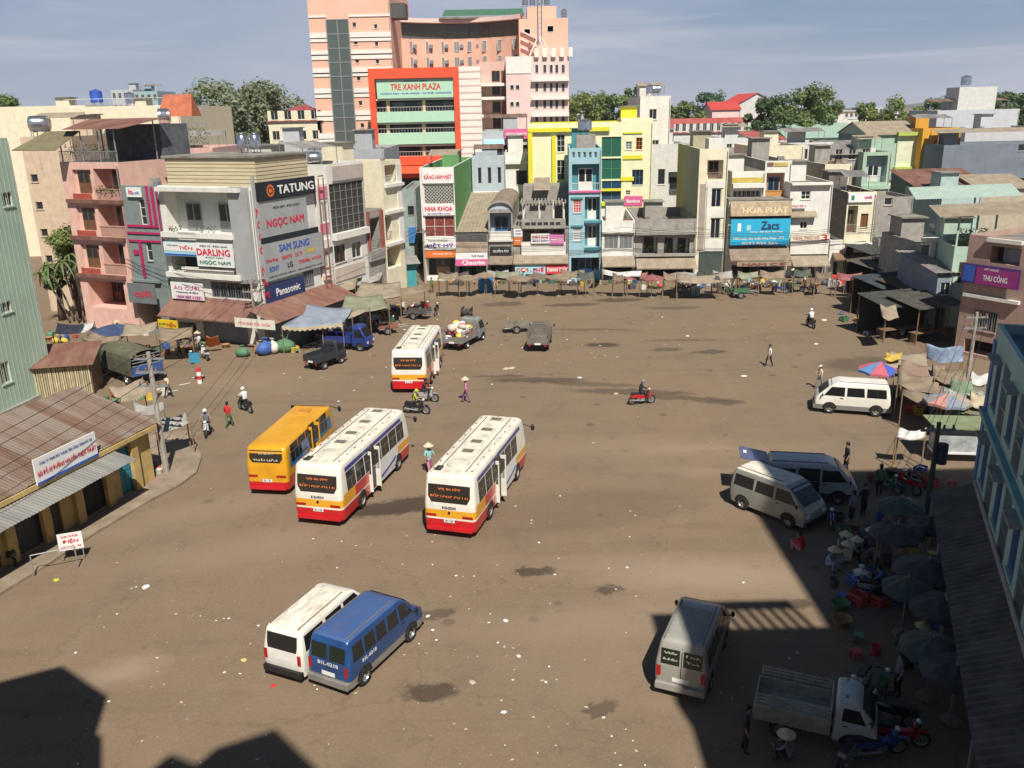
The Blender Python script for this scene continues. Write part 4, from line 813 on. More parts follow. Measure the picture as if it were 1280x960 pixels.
# ---- dental surgery
u0, u1 = bu(526.5, 260), bu(569, 260); h = bz(547, 209)
b = Bld('narrow_house', 'narrow white dental house with green side wall and lattice panel', BR, u0, u1, 21, h, WHP, [
    ('S', (528, 213, 568, 229), WH, [('RĂNG HÀM MẶT', TRED, .5, .5, .88, .52)]),
    ('W', (530, 231, 567, 255), 1, 1, FRW, glass((.05, .05, .05), .5), None, 'nosill'),
    ('S', (529, 256.5, 569, 269), WH, [('NHA KHOA', TRED, .5, .66, .86, .46), ('BS NGUYỄN CAO', TPUR, .5, .2, .7, .2)]),
    ('W', (531, 270, 568, 296), 3, 2, FRW, M((.22, .05, .045), .5, var=.3, scale=4), None, 'nosill'),
    ('S', (530, 297.5, 570, 312), WH, [('VIỆT MỸ', TPUR, .5, .36, .84, .46), ('NHA KHOA', M((.3, .3, .3), .6, var=0), .45, .8, .6, .22)]),
    ('S', (528, 313.5, 569, 321.5), ORNG, [('NHA KHOA VIỆT MỸ', TWH, .6, .55, .6, .4)]),
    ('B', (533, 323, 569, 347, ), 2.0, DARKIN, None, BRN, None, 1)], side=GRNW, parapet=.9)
mb = MB(); y = .05
a_, b_, c_, d_ = b.loc((530, 231, 567, 255))
n = 9
for i in range(-n, n+1):
    for s_ in (-1, 1):
        x0 = a_+(b_-a_)*i/n; H_ = d_-c_; pts = []
        for t in range(21):
            x = x0+s_*H_*t/20 if s_ > 0 else x0+(b_-a_)-H_*t/20*1
            pts.append((x, c_+H_*t/20))
        pts = [p for p in pts if a_ <= p[0] <= b_]
        if len(pts) > 1: p, q = pts[0], pts[-1]; mb.hexa([(p[0]-.03, y+.012*s_-.01, p[1]), (p[0]+.03, y+.012*s_-.01, p[1]), (p[0]+.03, y+.012*s_, p[1]), (p[0]-.03, y+.012*s_, p[1])], [(q[0]-.03, y+.012*s_-.01, q[1]), (q[0]+.03, y+.012*s_-.01, q[1]), (q[0]+.03, y+.012*s_, q[1]), (q[0]-.03, y+.012*s_, q[1])])
mb.build('lattice', FRW, b.root, kind='stuff')
# ---- low tin-roofed shop with pink sign
u0, u1 = bu(570, 300), bu(610, 300)
b = Bld('low_shop', 'low shop with long grey tin roof and pink sign beside the dental house', BR, u0, u1, 18, bz(590, 290), GRYC, [
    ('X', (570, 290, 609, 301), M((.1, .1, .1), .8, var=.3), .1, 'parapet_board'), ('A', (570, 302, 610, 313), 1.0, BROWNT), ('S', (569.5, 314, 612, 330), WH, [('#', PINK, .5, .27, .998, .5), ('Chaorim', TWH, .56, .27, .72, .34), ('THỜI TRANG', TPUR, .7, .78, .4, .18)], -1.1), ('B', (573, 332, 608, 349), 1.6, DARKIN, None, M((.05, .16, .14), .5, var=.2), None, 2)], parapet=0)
bpy.data.objects.remove(b.roofobj); mb = MB(); corr_sheet(mb, (-.1, -.2, b.h), (b.W+.1, -.2, b.h), (b.W+.1, 18, b.h+2.6), (-.1, 18, b.h+2.6), .4, .06); mb.build('roof', TAN, b.root)
mb = MB(); mb.box(0, b.W, 18.05, 18.3, 0, b.h+2.7); mb.build('rear_wall', GRYC, b.root)
# ---- arched house
u0, u1 = bu(610.6, 290), bu(641, 290); zt = bz(625, 262)
b = Bld('arched_house', 'grey house with barrel vault roof and blue framed glass balcony', BR, u0, u1, 16, zt, GRYC, [
    ('B', (612.5, 266, 639, 299), 1.3, GRYB, WHP, FRBL, .75, 1), ('L', (611, 299, 641, 302), .25, WHP), ('S', (613, 308, 639, 318), DARKIN, [('QUẦN ÁO', TWH, .5, .5, .75, .5)]), ('A', (611, 320, 642, 327), 1.6, BROWNT), ('B', (613, 330, 640, 349), 1.6, DARKIN, None, FRBL, None, 1)], parapet=0)
bpy.data.objects.remove(b.roofobj); mb = MB(); W = b.W; rise = bz(625, 251)-zt; nA = 12
arc = [(W/2-W*.52*math.cos(math.pi*i/nA), zt+rise*math.sin(math.pi*i/nA)) for i in range(nA+1)]
for (xa, za), (xb, zb) in zip(arc[:-1], arc[1:]): mb.quad((xa, -.25, za), (xb, -.25, zb), (xb, 16, zb), (xa, 16, za))
mb.build('roof', BROWNT, b.root)
[MB().add([(x, y, z-.06) for x, z in arc], [tuple(range(nA+1))[::d]]).build('gable_end', GRYB, b.root) for y, d in ((0, -1), (16, 1))]
mb = MB()
for (xa, za), (xb, zb) in zip(arc[:-1], arc[1:]): mb.hexa([(xa, -.3, za-.16), (xb, -.3, zb-.16), (xb, -.05, zb-.16), (xa, -.05, za-.16)], [(xa, -.3, za+.03), (xb, -.3, zb+.03), (xb, -.05, zb+.03), (xa, -.05, za+.03)])
mb.build('arch_trim', GRYC, b.root)
# ---- old concrete house with pergola and pink banners
u0, u1 = bu(641.6, 300), bu(710.5, 300)
PNK2 = M((.68, .2, .45), .6, var=.1)
b = Bld('balcony_house', 'weathered concrete house with pergola, pierced balconies and pink banners', BR, u0, u1, 15, bz(675, 285), GRYC, [
    ('B', (653, 287, 706, 303), 1.4, M((.3, .22, .2), .8, var=.2), None, FRB, .8, 3), ('T', (652, 302, 707, 318), .5, WHP, GRYC), ('S', (642, 280, 653, 296), WH, [('CHO', TPUR, .5, .75, .6, .2), ('THUÊ', TPUR, .5, .4, .6, .2)]), ('S', (642, 296.5, 653, 306), ORNG, [('NHÀ', TWH, .5, .6, .6, .3)]),
    ('S', (664, 291, 687, 303), WH, [('CƠM PHỞ', TRED, .5, .65, .85, .3), ('BÌNH DÂN', TPUR, .5, .28, .8, .22)], -.6), ('S', (687.4, 292, 705, 304), PNK2, [('BÚN CÁ', TWH, .5, .5, .8, .3)], -.6),
    ('A', (642, 317, 711, 325), 2.2, TAN), ('S', (645, 327, 682, 338.5), CYAN, [('CƠM - PHỞ', TRED, .5, .5, .9, .6)], -1.9), ('S', (682.5, 326.5, 717, 338), REDP, [('THANH THÚY', TWH, .5, .5, .9, .55)], -1.9), ('B', (645, 340, 708, 349), 2, DARKIN, None, DARKIN, None, 3)], parapet=0)
zt = b.h; W = b.W; a0 = bu(652, 280)-u0
for z0, z1, nm in ((zt-.02, bz(675, 273), 'parapet'), (bz(675, 315), bz(675, 306), 'parapet')):
    mb = MB(); mb.box(a0, W-.3, -.35, -.2, z0, z1)
    q = mb.build(nm, GRYC, b.root); mb = MB()
    for i in range(6):
        u = a0+.4+i*(W-.3-a0-.8)/6; mb.box(u, u+.5, -.37, -.352, z0+(z1-z0)*.35, z0+(z1-z0)*.65)
    mb.build('pierced_panel', DARKIN, q, kind='stuff')
pg = [(i, bz(675, 249)) for i in range(13)]
for i in range(14):
    u = a0+i*(W-.3-a0)/13; mb = MB(); mb.box(u-.07, u+.07, -.4, 3.0, bz(675, 254), bz(675, 251)); mb.build('pergola_beam', GRYC, b.root)
for u in (a0+.2, a0+1.9, a0+3.4, W-.5):
    mb = MB(); mb.cyl((u, .2, zt), (u, .2, bz(675, 253.6)), .12, n=8); mb.cyl((u, 2.8, zt), (u, 2.8, bz(675, 253.6)), .12, n=8); mb.build('pergola_post', WHP, b.root)
for yy in (.2, 2.8): mb = MB(); mb.box(a0, W-.3, yy-.1, yy+.1, bz(675, 257), bz(675, 254)); mb.build('pergola_rail', GRYC, b.root)
mb = MB(); mb.box(a0, W, 5, 9, zt, bz(690, 232, 5)); up = mb.build('upper_room', GRYC, b.root); mb = MB(); corr_sheet(mb, (a0+1.2, 3.2, bz(690, 236, 5)), (W-2, 3.2, bz(690, 236, 5)), (W-2, 6.4, bz(690, 222, 6)), (a0+1.2, 6.4, bz(690, 222, 6))); mb.build('tin_cover', TAN, b.root)
# ---- narrow turquoise tower house
u0, u1 = bu(711, 250), bu(751.5, 250); h = bz(731, 185)
b = Bld('tower_house', 'narrow pale blue four storey house with balconies, tank on its roof', BR, u0, u1, 14, h, TEAL, [
    ('B', (715, 205, 749, 238.5), .9, TEALD, 'wbars', FRW, .8, 1), ('B', (731, 246, 750, 275), 1.1, TEALD, None, FRW, .8, 1), ('B', (731, 281, 750, 309), 1.1, TEALD, None, FRW, .8, 1), ('W', (716.5, 249, 726.5, 266), 3, 5, FRW, REDP), ('W', (716.5, 284, 726.5, 301), 3, 5, FRW, M((.5, .55, .56), .4)),
    ('L', (712, 238.5, 751, 240.5), .2, PINK), ('L', (731, 275.5, 751, 278.5), .25, TEALD), ('L', (731, 309, 751, 312.5), .25, TEALD), ('L', (714, 246.5, 728.5, 248.5), .15, TEALD), ('L', (714, 281.5, 728.5, 283.5), .15, TEALD)]
    + [('W', (715+i*6.9, 190, 719+i*6.9, 197.5), 1, 1, TEAL, glass((.1, .12, .13), .3), None, 'nosill') for i in range(5)]+[('B', (714, 322, 750, 349), 1.5, DARKIN, None, FRBL, None, 1)], side=TEALD, parapet=.3)
mb = MB(); zt = h; mb.box(.8, b.W-.6, 1.0, 3.4, zt-.4, zt+1.3); mb.build('roof_room', GRYC, b.root)
p = BR.P(u0+b.W*.5, 2, zt+1.3); tank('round steel tank standing on the narrow pale blue house', p, .75, .9, False)
# ---- yellow corner house behind
YF = Fac((0, 108.5), (10, 107.9)); yu = lambda px, py: YF.uz(px, py)[0]; yz = lambda px, py: YF.uz(px, py)[1]
u0, u1 = yu(660, 200), yu(815, 200); h = yz(740, 153)
GGL = glass((.03, .12, .09), .12)
b = Bld('yellow_house', 'bright yellow house with green glass front rising behind the low shops', YF, u0, u1, 13, h, LIMEY, [
    ('X', (660, 162, 666, 245), YELL, .35, 'yellow_edge'), ('X', (690, 170, 695, 240), YELL, .3, 'yellow_edge'), ('L', (660, 159.5, 762, 164.5), .4, YELL), ('L', (700, 236, 776, 239), .3, YELL), ('L', (779, 194, 803, 199), .12, YELL), ('L', (779, 165, 803, 167), .12, YELL), ('L', (776, 221, 792, 226), .12, YELL),
    ('W', (752, 171, 776.5, 196), 2, 1, GRNW, GGL, None, 'nosill'), ('W', (752, 198, 776.5, 224), 2, 2, GRNW, GGL, None, 'nosill'), ('W', (752, 226, 776.5, 252), 2, 2, GRNW, glass((.02, .06, .14), .15), None, 'nosill'),
    ('W', (696, 168, 706, 190), 2, 3, FRW), ('W', (696, 200, 706, 225), 2, 3, FRW), ('W', (782, 177, 790, 187), 2, 3, FRW, glass((.2, .22, .24))), ('W', (795, 172, 803, 187), 2, 3, ORNG), ('W', (790, 212, 804, 231), 3, 2, FRBL), ('W', (782, 238, 788, 244), 2, 2), ('S', (780, 245, 803, 257), PINK, [('Bamboo', TWH, .5, .5, .7, .35)]), ('S', (778.5, 258, 803, 267), M((.7, .62, .35), .6), [('THẾ D', DKT, .6, .35, .6, .4), ('HIỆU', DKT, .4, .8, .4, .22)]),
    ('L', (752, 252.5, 778, 256.5), .6, YELL)], side=YELL, parapet=.5)
mb = MB(); mb.box(yu(776, 200)-u0, b.W, .3, 8, h-.3, yz(790, 148)); mb.build('roof_parapet', LIMEY, b.root)
# ---- white and grey low pair
u0, u1 = bu(752.2, 300), bu(793.5, 300)
b = Bld('low_white_house', 'low white two storey house with blue grey window strip', BR, u0, u1, 12, bz(772, 276), WHP, [
    ('W', (755, 293, 773, 311), 3, 1, FRW, glass((.06, .08, .1), .3), 12), ('W', (774, 293, 791, 311), 3, 1, FRW, glass((.06, .08, .1), .3), 12), ('L', (752, 288.5, 793, 291), .3, WHP), ('A', (752, 320, 793, 329), 2.0, TAN), ('B', (755, 334, 791, 349), 1.6, DARKIN, None, DARKIN, None, 2)], parapet=.9)
u0, u1 = bu(794, 300), bu(869.5, 300)
b = Bld('low_grey_house', 'stained low grey house with dark doorways and long canopy', BR, u0, u1, 12, bz(830, 274), GRYC, [
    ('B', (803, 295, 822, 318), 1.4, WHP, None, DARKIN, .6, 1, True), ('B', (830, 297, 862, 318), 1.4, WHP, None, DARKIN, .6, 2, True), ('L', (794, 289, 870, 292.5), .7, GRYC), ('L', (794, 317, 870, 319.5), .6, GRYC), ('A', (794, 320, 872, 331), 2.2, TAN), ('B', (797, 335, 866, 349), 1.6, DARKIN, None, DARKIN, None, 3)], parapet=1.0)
# ---- tall cream house
CF = Fac(BR.P(bu(872, 250)), BR.P(bu(872, 250)+10)); 
u0, u1 = bu(872.5, 240), bu(908.5, 240); h = bz(885, 186)
b = Bld('tall_cream_house', 'tall cream house with white bay of dark windows and bare olive side wall', BR, u0, u1, 17, h, CRM2, [
    ('B', (884, 200, 904, 224), 1.2, WHP, 'bars', FRB, .7, 1), ('W', (889, 236, 901.5, 259), 2, 1, FRW, glass((.015, .02, .03), .08), None, 'nosill'), ('W', (888, 273, 900, 298), 2, 1, FRW, glass((.015, .02, .03), .08), None, 'nosill'), ('X', (882.5, 228, 888, 314), WHP, .12, 'white_strip'), ('X', (882.5, 226, 905, 235), WHP, .1, 'white_band'), ('X', (882.5, 260.5, 905, 272), WHP, .1, 'white_band'), ('X', (881.5, 299.5, 905, 314), WHP, .1, 'white_band'), ('X', (873.5, 230, 881, 313), M((.36, .3, .26), .8, var=.1), .06, 'grey_strip'), ('X', (873, 314.5, 907, 349), M((.06, .08, .07), .6, var=.2), .05, 'shopfront')], side=OLIV, parapet=.5)
mb = MB(); mb.box(1.0, b.W-.4, .6, 3, h-.4, h+1.0); mb.build('roof_room', WHP, b.root)
# stall shack left of it
# ---- electrical shop with blue sign
u0, u1 = bu(909, 300), bu(986, 300)
zt = bz(950, 250)
b = Bld('sign_shop', 'shop covered by a large sky blue sign under carved name board', BR, u0, u1, 15, zt, WHP, [
    ('S', (912, 273, 985.5, 306), SKYB, [('Zacs', NAVY, .66, .76, .3, .3), ('Nhà máy sản xuất Hòa Phát - ĐT', TWH, .48, .28, .86, .14), ('Gia Lai - Việt Nam - Bảo hành', TWH, .6, .52, .55, .07), ('0593 824 555', TWH, .5, .1, .6, .09), ('#', NAVY, .5, .02, .99, .04), ('#', TWH, .14, .7, .06, .3), ('#', CYAN, .3, .68, .07, .2)], -.5), ('X', (912, 268.5, 986, 272.5), DARKIN, .2, 'shadow_gap'),
    ('A', (910, 307, 988, 322), 1.7, BROWNT), ('S', (917, 323.5, 987, 329), TAN, [('NAM CƠ', M((.25, .05, .03), .6, var=0), .5, .5, .8, .7)], -1.75), ('B', (914, 331, 983, 349), 2, DARKIN, None, M((.1, .1, .1), .6), None, 3)], parapet=0)
mb = MB(); mb.hexa([(.1, -.7, bz(950, 269)), (b.W-.05, -.7, bz(950, 269)), (b.W-.05, -.02, bz(950, 269)), (.1, -.02, bz(950, 269))], [(.1, -.25, bz(950, 252)), (b.W-.05, -.25, bz(950, 252)), (b.W-.05, -.02, bz(950, 252)), (.1, -.02, bz(950, 252))]); sg = mb.build('name_board', two_tone('carved_board', (.3, .22, .14), (.45, .36, .24), 2, .4, .6), b.root)
mb = MB(); letter(mb, 'HÒA PHÁT', (b.W*.57, -.52, bz(950, 261)), (1, 0, 0), (0, .25, 1), b.W*.72, .75); mb.build('lettering', M((.62, .5, .3), .5, var=0), sg)
FB = Fac(BR.P(0, 2.5), BR.P(10, 2.5))
ua, ub = FB.uz(914, 240)[0], FB.uz(955, 240)[0]
b2 = Bld('set_back_house', 'white house with yellow parapet set back above the blue sign shop', FB, ua, ub, 12, FB.uz(935, 214)[1], WHP, [('W', (916, 238, 950, 253), 6, 1, FRW, None, 14), ('L', (914, 229, 955, 234), .9, WHP)], parapet=1.0)
mb = MB(); mb.box(.02, b2.W-.02, -.06, -.01, FB.uz(935, 228)[1], FB.uz(935, 222)[1]); mb.build('painted_band', M((.5, .38, .08), .8, var=.2), b2.root)
ua, ub = FB.uz(955.5, 225)[0], FB.uz(988.5, 225)[0]
b3 = Bld('framed_house', 'white framed house with tall blue window and orange posts above shops', FB, ua, ub, 14, FB.uz(972, 201)[1], WHP, [('B', (957.5, 216, 980, 249), .8, M((.55, .33, .2), .8, var=.1), M((.5, .25, .08), .6, var=.15), FRBL, .85, 1), ('X', (959, 203, 967, 208), MAROON, .05), ('X', (968, 203, 985, 208), M((.45, .36, .1), .8, var=.2), .05)], side=GRYC, parapet=.4)
# ---- guest house no 3
u0, u1 = bu(986.5, 260), bu(1039, 260); h = bz(1010, 228)
b = Bld('guest_house', 'white guest house with red lettered name board numbered 3', BR, u0, u1, 14, h, WHP, [
    ('L', (987, 226.5, 1039, 231), .5, WHP), ('W', (1001.5, 239, 1013, 249), 2, 2, FRW), ('S', (988, 254, 1007, 260), WH, [('TRỌ SỐ 3', TRED, .5, .5, .9, .6)], -.2), ('W', (1000, 277, 1009, 286), 2, 1), ('A', (987, 264, 1020, 270), .6, TAN), ('S', (986.8, 291, 1038.5, 301), M((.72, .66, .55), .7), [('NHÀ TRỌ SỐ', M((.55, .25, .15), .6, var=0), .4, .48, .66, .5), ('3', TRED, .87, .5, .12, .75)], -.4), ('X', (987, 302, 1038.5, 317), WHP, .35), ('A', (987, 318, 1040, 329), 1.7, TAN), ('G', (990, 331, 1004, 349)), ('D', (1010, 332, 1018, 349), FRB, 2), ('G', (1021, 331, 1037, 349))], parapet=.4)
u0, u1 = bu(1039.6, 300), bu(1092, 300)
# ---- last cream house with printed sign, dark stained side
u0, u1 = bu(1056.5, 280), bu(1092, 280); h = bz(1075, 240)
b = Bld('end_house', 'narrow cream house with sewing print sign and black stained side wall', BR, u0, u1, 16, h, CRM2, [
    ('S', (1058.5, 241, 1091.5, 252.5), WH, [('#', TGRN, .17, .5, .12, .5), ('camellia', PINK, .78, .55, .3, .35)], -.1), ('B', (1059, 257, 1071.5, 291), .8, CRM2, 'bars', FRB, .9, 1), ('W', (1075.5, 267, 1085, 284), 2, 1, FRB, M((.2, .08, .03), .5, var=.2)), ('X', (1057, 303, 1092, 315), WHP, .3, 'fascia'), ('A', (1050, 316, 1094, 324), 1.4, BRN), ('B', (1060, 327, 1090, 345), 1.5, DARKIN, None, DARKIN, None, 1)], side=M((.16, .14, .12), .9, var=.4, streak=.6), parapet=.5)
u0, u1 = bu(1040, 280), bu(1056, 280)
b = Bld('filler_shop', 'small dark shop gap between the guest house and the last cream house', BR, u0, u1, 14, bz(1048, 300), WHP, [('A', (1040, 316, 1056, 322), 1.3, BRN), ('B', (1041, 327, 1055, 346), 1.5, DARKIN, None, DARKIN, None, 1)], parapet=.3)
# ================================================================== LEFT SIDE OF THE SQUARE
_c = Vector((-19.5, 67.2, 0)); _d = Vector((.39, .921, 0)).normalized(); _e = Vector((-_d.y, _d.x, 0))
LR = Fac(_c, _c+_d*26)                    # street side running away from the square
FL = Fac(_c+_e*30, _c)                    # front side, corner at its right end
fu = lambda px, py, y=0: FL.uz(px, py, y)[0]; fz = lambda px, py, y=0: FL.uz(px, py, y)[1]
lu = lambda px, py, y=0: LR.uz(px, py, y)[0]; lz = lambda px, py, y=0: LR.uz(px, py, y)[1]
SIL = M((.42, .43, .43), .45, .2, var=.1, scale=.6, streak=.12); SALM = M((.72, .45, .37), .8, var=.1, streak=.2); PNKW = M((.66, .4, .36), .8, var=.1, streak=.2); TILE = two_tone('cream_siding', (.52, .44, .27), (.62, .54, .36), .5, .35, .6, .8, (1, 1, 8))
MAG = M((.42, .02, .11), .6, var=.1); GGR = M((.2, .25, .24), .7, var=.12, streak=.2); BLACKS = M((.012, .016, .024), .5, var=.05)
# ---- big corner shop
u0 = fu(203, 280); W = 30-u0; zc = fz(260, 233); D = 7.9
BLG = glass((.1, .17, .2), .2)
b = Bld('corner_shop_building', 'corner shop building plastered with appliance signs, black board on top', FL, u0, 30, D, zc, WHP, [
    ('L', (201, 231.5, 303, 239), .7, WHP), ('B', (208, 241, 291, 292), 1.3, M((.55, .58, .55), .8, var=.1), None, FRG, .7, 2), ('L', (207, 290.5, 295, 297), .5, WHP), ('P', (212, 282, 229, 292)), ('P', (249, 282, 270, 292)), ('T', (228, 298, 250, 290), .5, 'wbars', WHP), 
    ('S', (212, 301.5, 252, 318.5), CYAN, [('#', WH, .5, .66, .99, .6), ('TIẾN', TRED, .68, .66, .42, .34), ('#', TBLU, .5, .1, .98, .12), ('CỬA HÀNG', DKT, .28, .78, .34, .16)], -.5), ('S', (253, 303, 298, 332), WH, [('DARLING', TRED, .48, .62, .9, .28), ('ĐIỆN TỬ - ĐIỆN LẠNH', DKT, .5, .88, .75, .1), ('ĐIỆN MÁY', TGRN, .5, .4, .5, .09), ('NGỌC NAM', TGRN, .5, .17, .84, .2)], -.55),
    ('B', (215, 320, 298, 340), 1.2, M((.4, .42, .4), .8, var=.1), None, DARKIN, .3, 3), ('L', (214, 341, 304, 347), .55, WHP), ('P', (218, 325, 232, 346)), ('T', (233, 345, 297, 335), .5, 'wbars', WHP),
    ('S', (221, 352, 260, 372.5), WH, [('ÁO CƯỚI', M((.6, .2, .25), .6, var=0), .5, .72, .8, .26), ('TRANG ĐIỂM', DKT, .5, .45, .7, .14), ('#', LPINK, .55, .14, .85, .26), ('059 387 1155', DKT, .55, .14, .7, .14)], -.5), ('W', (264, 353, 313, 373), 5, 2, FRG, None, 16, 'nosill'),
    ('X', (293, 223.5, 316, 352), SIL, .35, 'metal_cladding'), ('A', (207, 372.5, 322, 392), 2.0, MAROON), ('S', (208, 393, 243, 402.5), YSG, [('TIẾN', M((.4, .02, .02), .6, var=0), .68, .5, .5, .62), ('ÁO CƯỚI', DKT, .22, .5, .34, .35)], -1.9), ('B', (210, 402, 246, 428), 2, DARKIN, None, DARKIN, None, 2), ('G', (255, 400, 310, 428))], parapet=.2)
root = b.root; CW = b.W
def lrpart(o): o.location = (CW, 0, 0); o.rotation_euler = (0, 0, R(90)); return o
def lrect(x0, y0, x1, y1, y=-.25): a, b_, c, d = LR.rect(x0, y0, x1, y1, y); return a, b_, c, d
a, bb, c, d = lrect(319, 224, 392, 247)
lrpart(signpart(root, a, bb, c, d, -.2, BLACKS, [('TATUNG', TWH, .64, .5, .64, .46)], th=.25, label='black sign board with white lettering and an orange ring emblem'))
mb = MB(); cx, cz = a+(bb-a)*.2, (c+d)/2; r_ = (d-c)*.34
for k in range(12):
    t0, t1 = k/12*6.2832, (k+.8)/12*6.2832
    mb.add([(cx+q*math.cos(t), -.47, cz+q*math.sin(t)) for q, t in ((r_*.62, t0), (r_, t0), (r_, t1), (r_*.62, t1))], [(0, 1, 2, 3)])
mb.lathe([(.001, -.47), (r_*.4, -.47)], 12, (cx, 0, cz), axis='y'); lrpart(mb.build('emblem', ORNG, root))
a2, b2, c2, d2 = lrect(320, 252, 382, 288)
b2 = a+(bb-a)*.82; a2 = a
c2 = lz(350, 292); d2 = c-.02
lrpart(signpart(root, a2, b2, c2, d2, -.2, SIL, [('ĐIỆN MÁY - ĐIỆN LẠNH', DKT, .56, .78, .55, .09), ('NGỌC NAM', TRED, .52, .34, .78, .28)], th=.16, label='silver sign board with the red shop name'))
mb = MB(); mb.box(a2, bb, -.38, -.2, c2-.45, c2-.02); lrpart(mb.build('black_bar', BLACKS, root))
c3 = lz(365, 342); d3 = c2-.47
lrpart(signpart(root, a2, bb+.5, c3, d3, -.2, SIL, [('SAM SUNG', TBLU, .5, .8, .5, .19), ('Darling', TRED, .12, .53, .18, .1), ('SANYO', TRED, .36, .53, .16, .1), ('LG TV', TRED, .56, .53, .12, .1), ('SHARP', YSG, .77, .55, .17, .13), ('SONY', TBLU, .14, .3, .15, .13), ('LG', DKT, .4, .3, .08, .14), ('TOSHIBA', TRED, .64, .3, .2, .09), ('HITACHI', TRED, .86, .3, .17, .08), ('HÀNG CHÍNH HÃNG - BẢO HÀNH TẠI CHỖ', DKT, .5, .1, .9, .07)], th=.16, label='silver sign board listing appliance makers'))
mb = MB(); mb.box(-.05, a-.05, -.3, -.004, lz(316, 352), lz(305, 222)); lrpart(mb.build('metal_cladding', SIL, root))
st = MB(); mb = st
for i, ch in enumerate('NGỌCNAM'): letter(mb, ch, (a*.5, -.32, lz(314, 262)-.2-i*.98-(.6 if i > 3 else 0)), (1, 0, 0), (0, 0, 1), None, .55)
lrpart(mb.build('lettering', TRED, root))
a4, b4, c4, d4 = lrect(324, 352, 378, 370)
lrpart(signpart(root, .15, lu(378, 350), lz(350, 374), lz(350, 352), -.1, NAVY, [('Panasonic', TWH, .55, .5, .62, .42)], label='navy sign board'))
lrpart(windowpart(root, lu(379, 345), lu(391, 345), lz(385, 356), lz(385, 338), -.06, 5, 1, FRG, bars=8))
for uu in (bb+.05, bb+.75):
    mb = MB(); mb.box(uu, uu+.07, -.75, -.68, 0, d-.2); lrpart(mb.build('steel_post', M((.24, .1, .08), .7, var=.2), root))
mb = MB(); mb.box(bb+.05, bb+.84, -.75, -.68, c3-.2, c3-.1); mb.box(bb+.05, bb+.84, -.75, -.68, d-.1, d); lrpart(mb.build('steel_rail', M((.35, .1, .06), .7, var=.2), root))
z1, z2 = lz(350, 373), lz(350, 392, -2.3)
mb = MB(); corr_sheet(mb, (-2.2, -.05, z1), (D+1.4, -.05, z1), (D+1.4, -2.6, z1-1.0), (-2.2, -2.6, z1-1.0)); lrpart(mb.build('awning', MAROON, root))
mb = MB(); mb.box(0, D+1.2, -2.3, -2.2, 0, z1-.95); lrpart(mb.build('shed_wall', M((.2, .23, .25), .6, .2, var=.15, streak=.2), root))
mb = MB(); mb.box(0, .1, -2.2, -.02, 0, z1-.7); lrpart(mb.build('shed_wall', M((.24, .26, .27), .6, .2, var=.15, streak=.2), root))
ba = MB(); ba.box(CW-1.2, CW+2.6, -2.25, -2.2, z1-1.45, z1-.72); bo = ba.build('banner', M((.7, .68, .58), .8, var=.05), root); mb = MB(); letter(mb, 'MUA BÁN SỬA CHỮA', (CW+.7, -2.258, z1-1.08), (1, 0, 0), (0, 0, 1), 3.0, .28, bold=.02); mb.build('lettering', TRED, bo)
# set back top storey with cream siding
y1 = .9; zt = fz(265, 197, y1)
mb = MB(); mb.box(.3, CW-.2, y1, D-.3, zc-.3, zt); q = mb.build('top_storey', TILE, root)
mb = MB(); mb.box(.1, CW, y1-.2, D-.1, zt, zt+.14); mb.build('roof', ROOFC, q)
mb = MB()
for k in range(7): z = zc+.2+(zt-zc-.4)*k/6; mb.box(.28, CW-.18, y1-.025, y1-.002, z, z+.04); mb.box(CW-.198, CW-.175, y1, D-.3, z, z+.04)
mb.build('siding_joint', M((.4, .33, .2), .8), q, kind='stuff')
for i in range(2):
    p = FL.P(30-3.4-i*1.3, 5.2, zt+.14); tank('upright steel tank on the appliance shop roof', p, .45, .9, False, group='water tanks on the appliance shop')
b5 = simple('roof_shed', 'small cream attic room with tin lean-to on the appliance shop', 1, 2, 0, 1, 1, WHP) if False else None
# ---- grey clad house with magenta lines
u0, u1 = fu(157.5, 290), fu(202.4, 290); h = fz(180, 232)
b = Bld('clad_house', 'green grey clad house outlined in magenta strips', FL, u0, u1, 9, h, GGR, [
    ('S', (160, 234, 178, 246), WH, [('in', TRED, .3, .55, .25, .5), ('áo cưới', TBLU, .62, .45, .5, .3)], -.08), ('W', (175, 249, 182, 281), 1, 3, FRW), ('W', (183, 301, 190, 326), 1, 2, FRW), ('X', (157.5, 232, 160, 372), MAG, .1, 'strip'), ('X', (185, 232, 187.5, 280), MAG, .1, 'strip'), ('X', (191, 234, 194, 281), MAG, .1, 'strip'), ('X', (199.5, 233, 202, 300), MAG, .1, 'strip'), ('X', (160, 281, 200, 284), MAG, .1, 'strip'), ('X', (160, 290, 200, 292.5), MAG, .1, 'strip'), ('X', (162, 300, 202, 302.5), MAG, .1, 'strip'), ('X', (177, 302.5, 180, 347), MAG, .1, 'strip'), ('X', (168, 312, 174, 318), MAG, .1, 'lozenge'),
    ('S', (203-8, 320, 203, 348), SIL, [('áo', DKT, .5, .6, .5, .2)], -.3) if False else ('X', (160, 349, 202, 352), GGR, .3, 'cornice'), ('S', (172, 352, 205, 376), M((.16, .17, .18), .6, var=.1), [('cưới', TRED, .55, .5, .6, .35)], -.9), ('B', (162, 380, 200, 412), 2.2, DARKIN, None, M((.2, .05, .03), .6), None, 2)], parapet=.4)
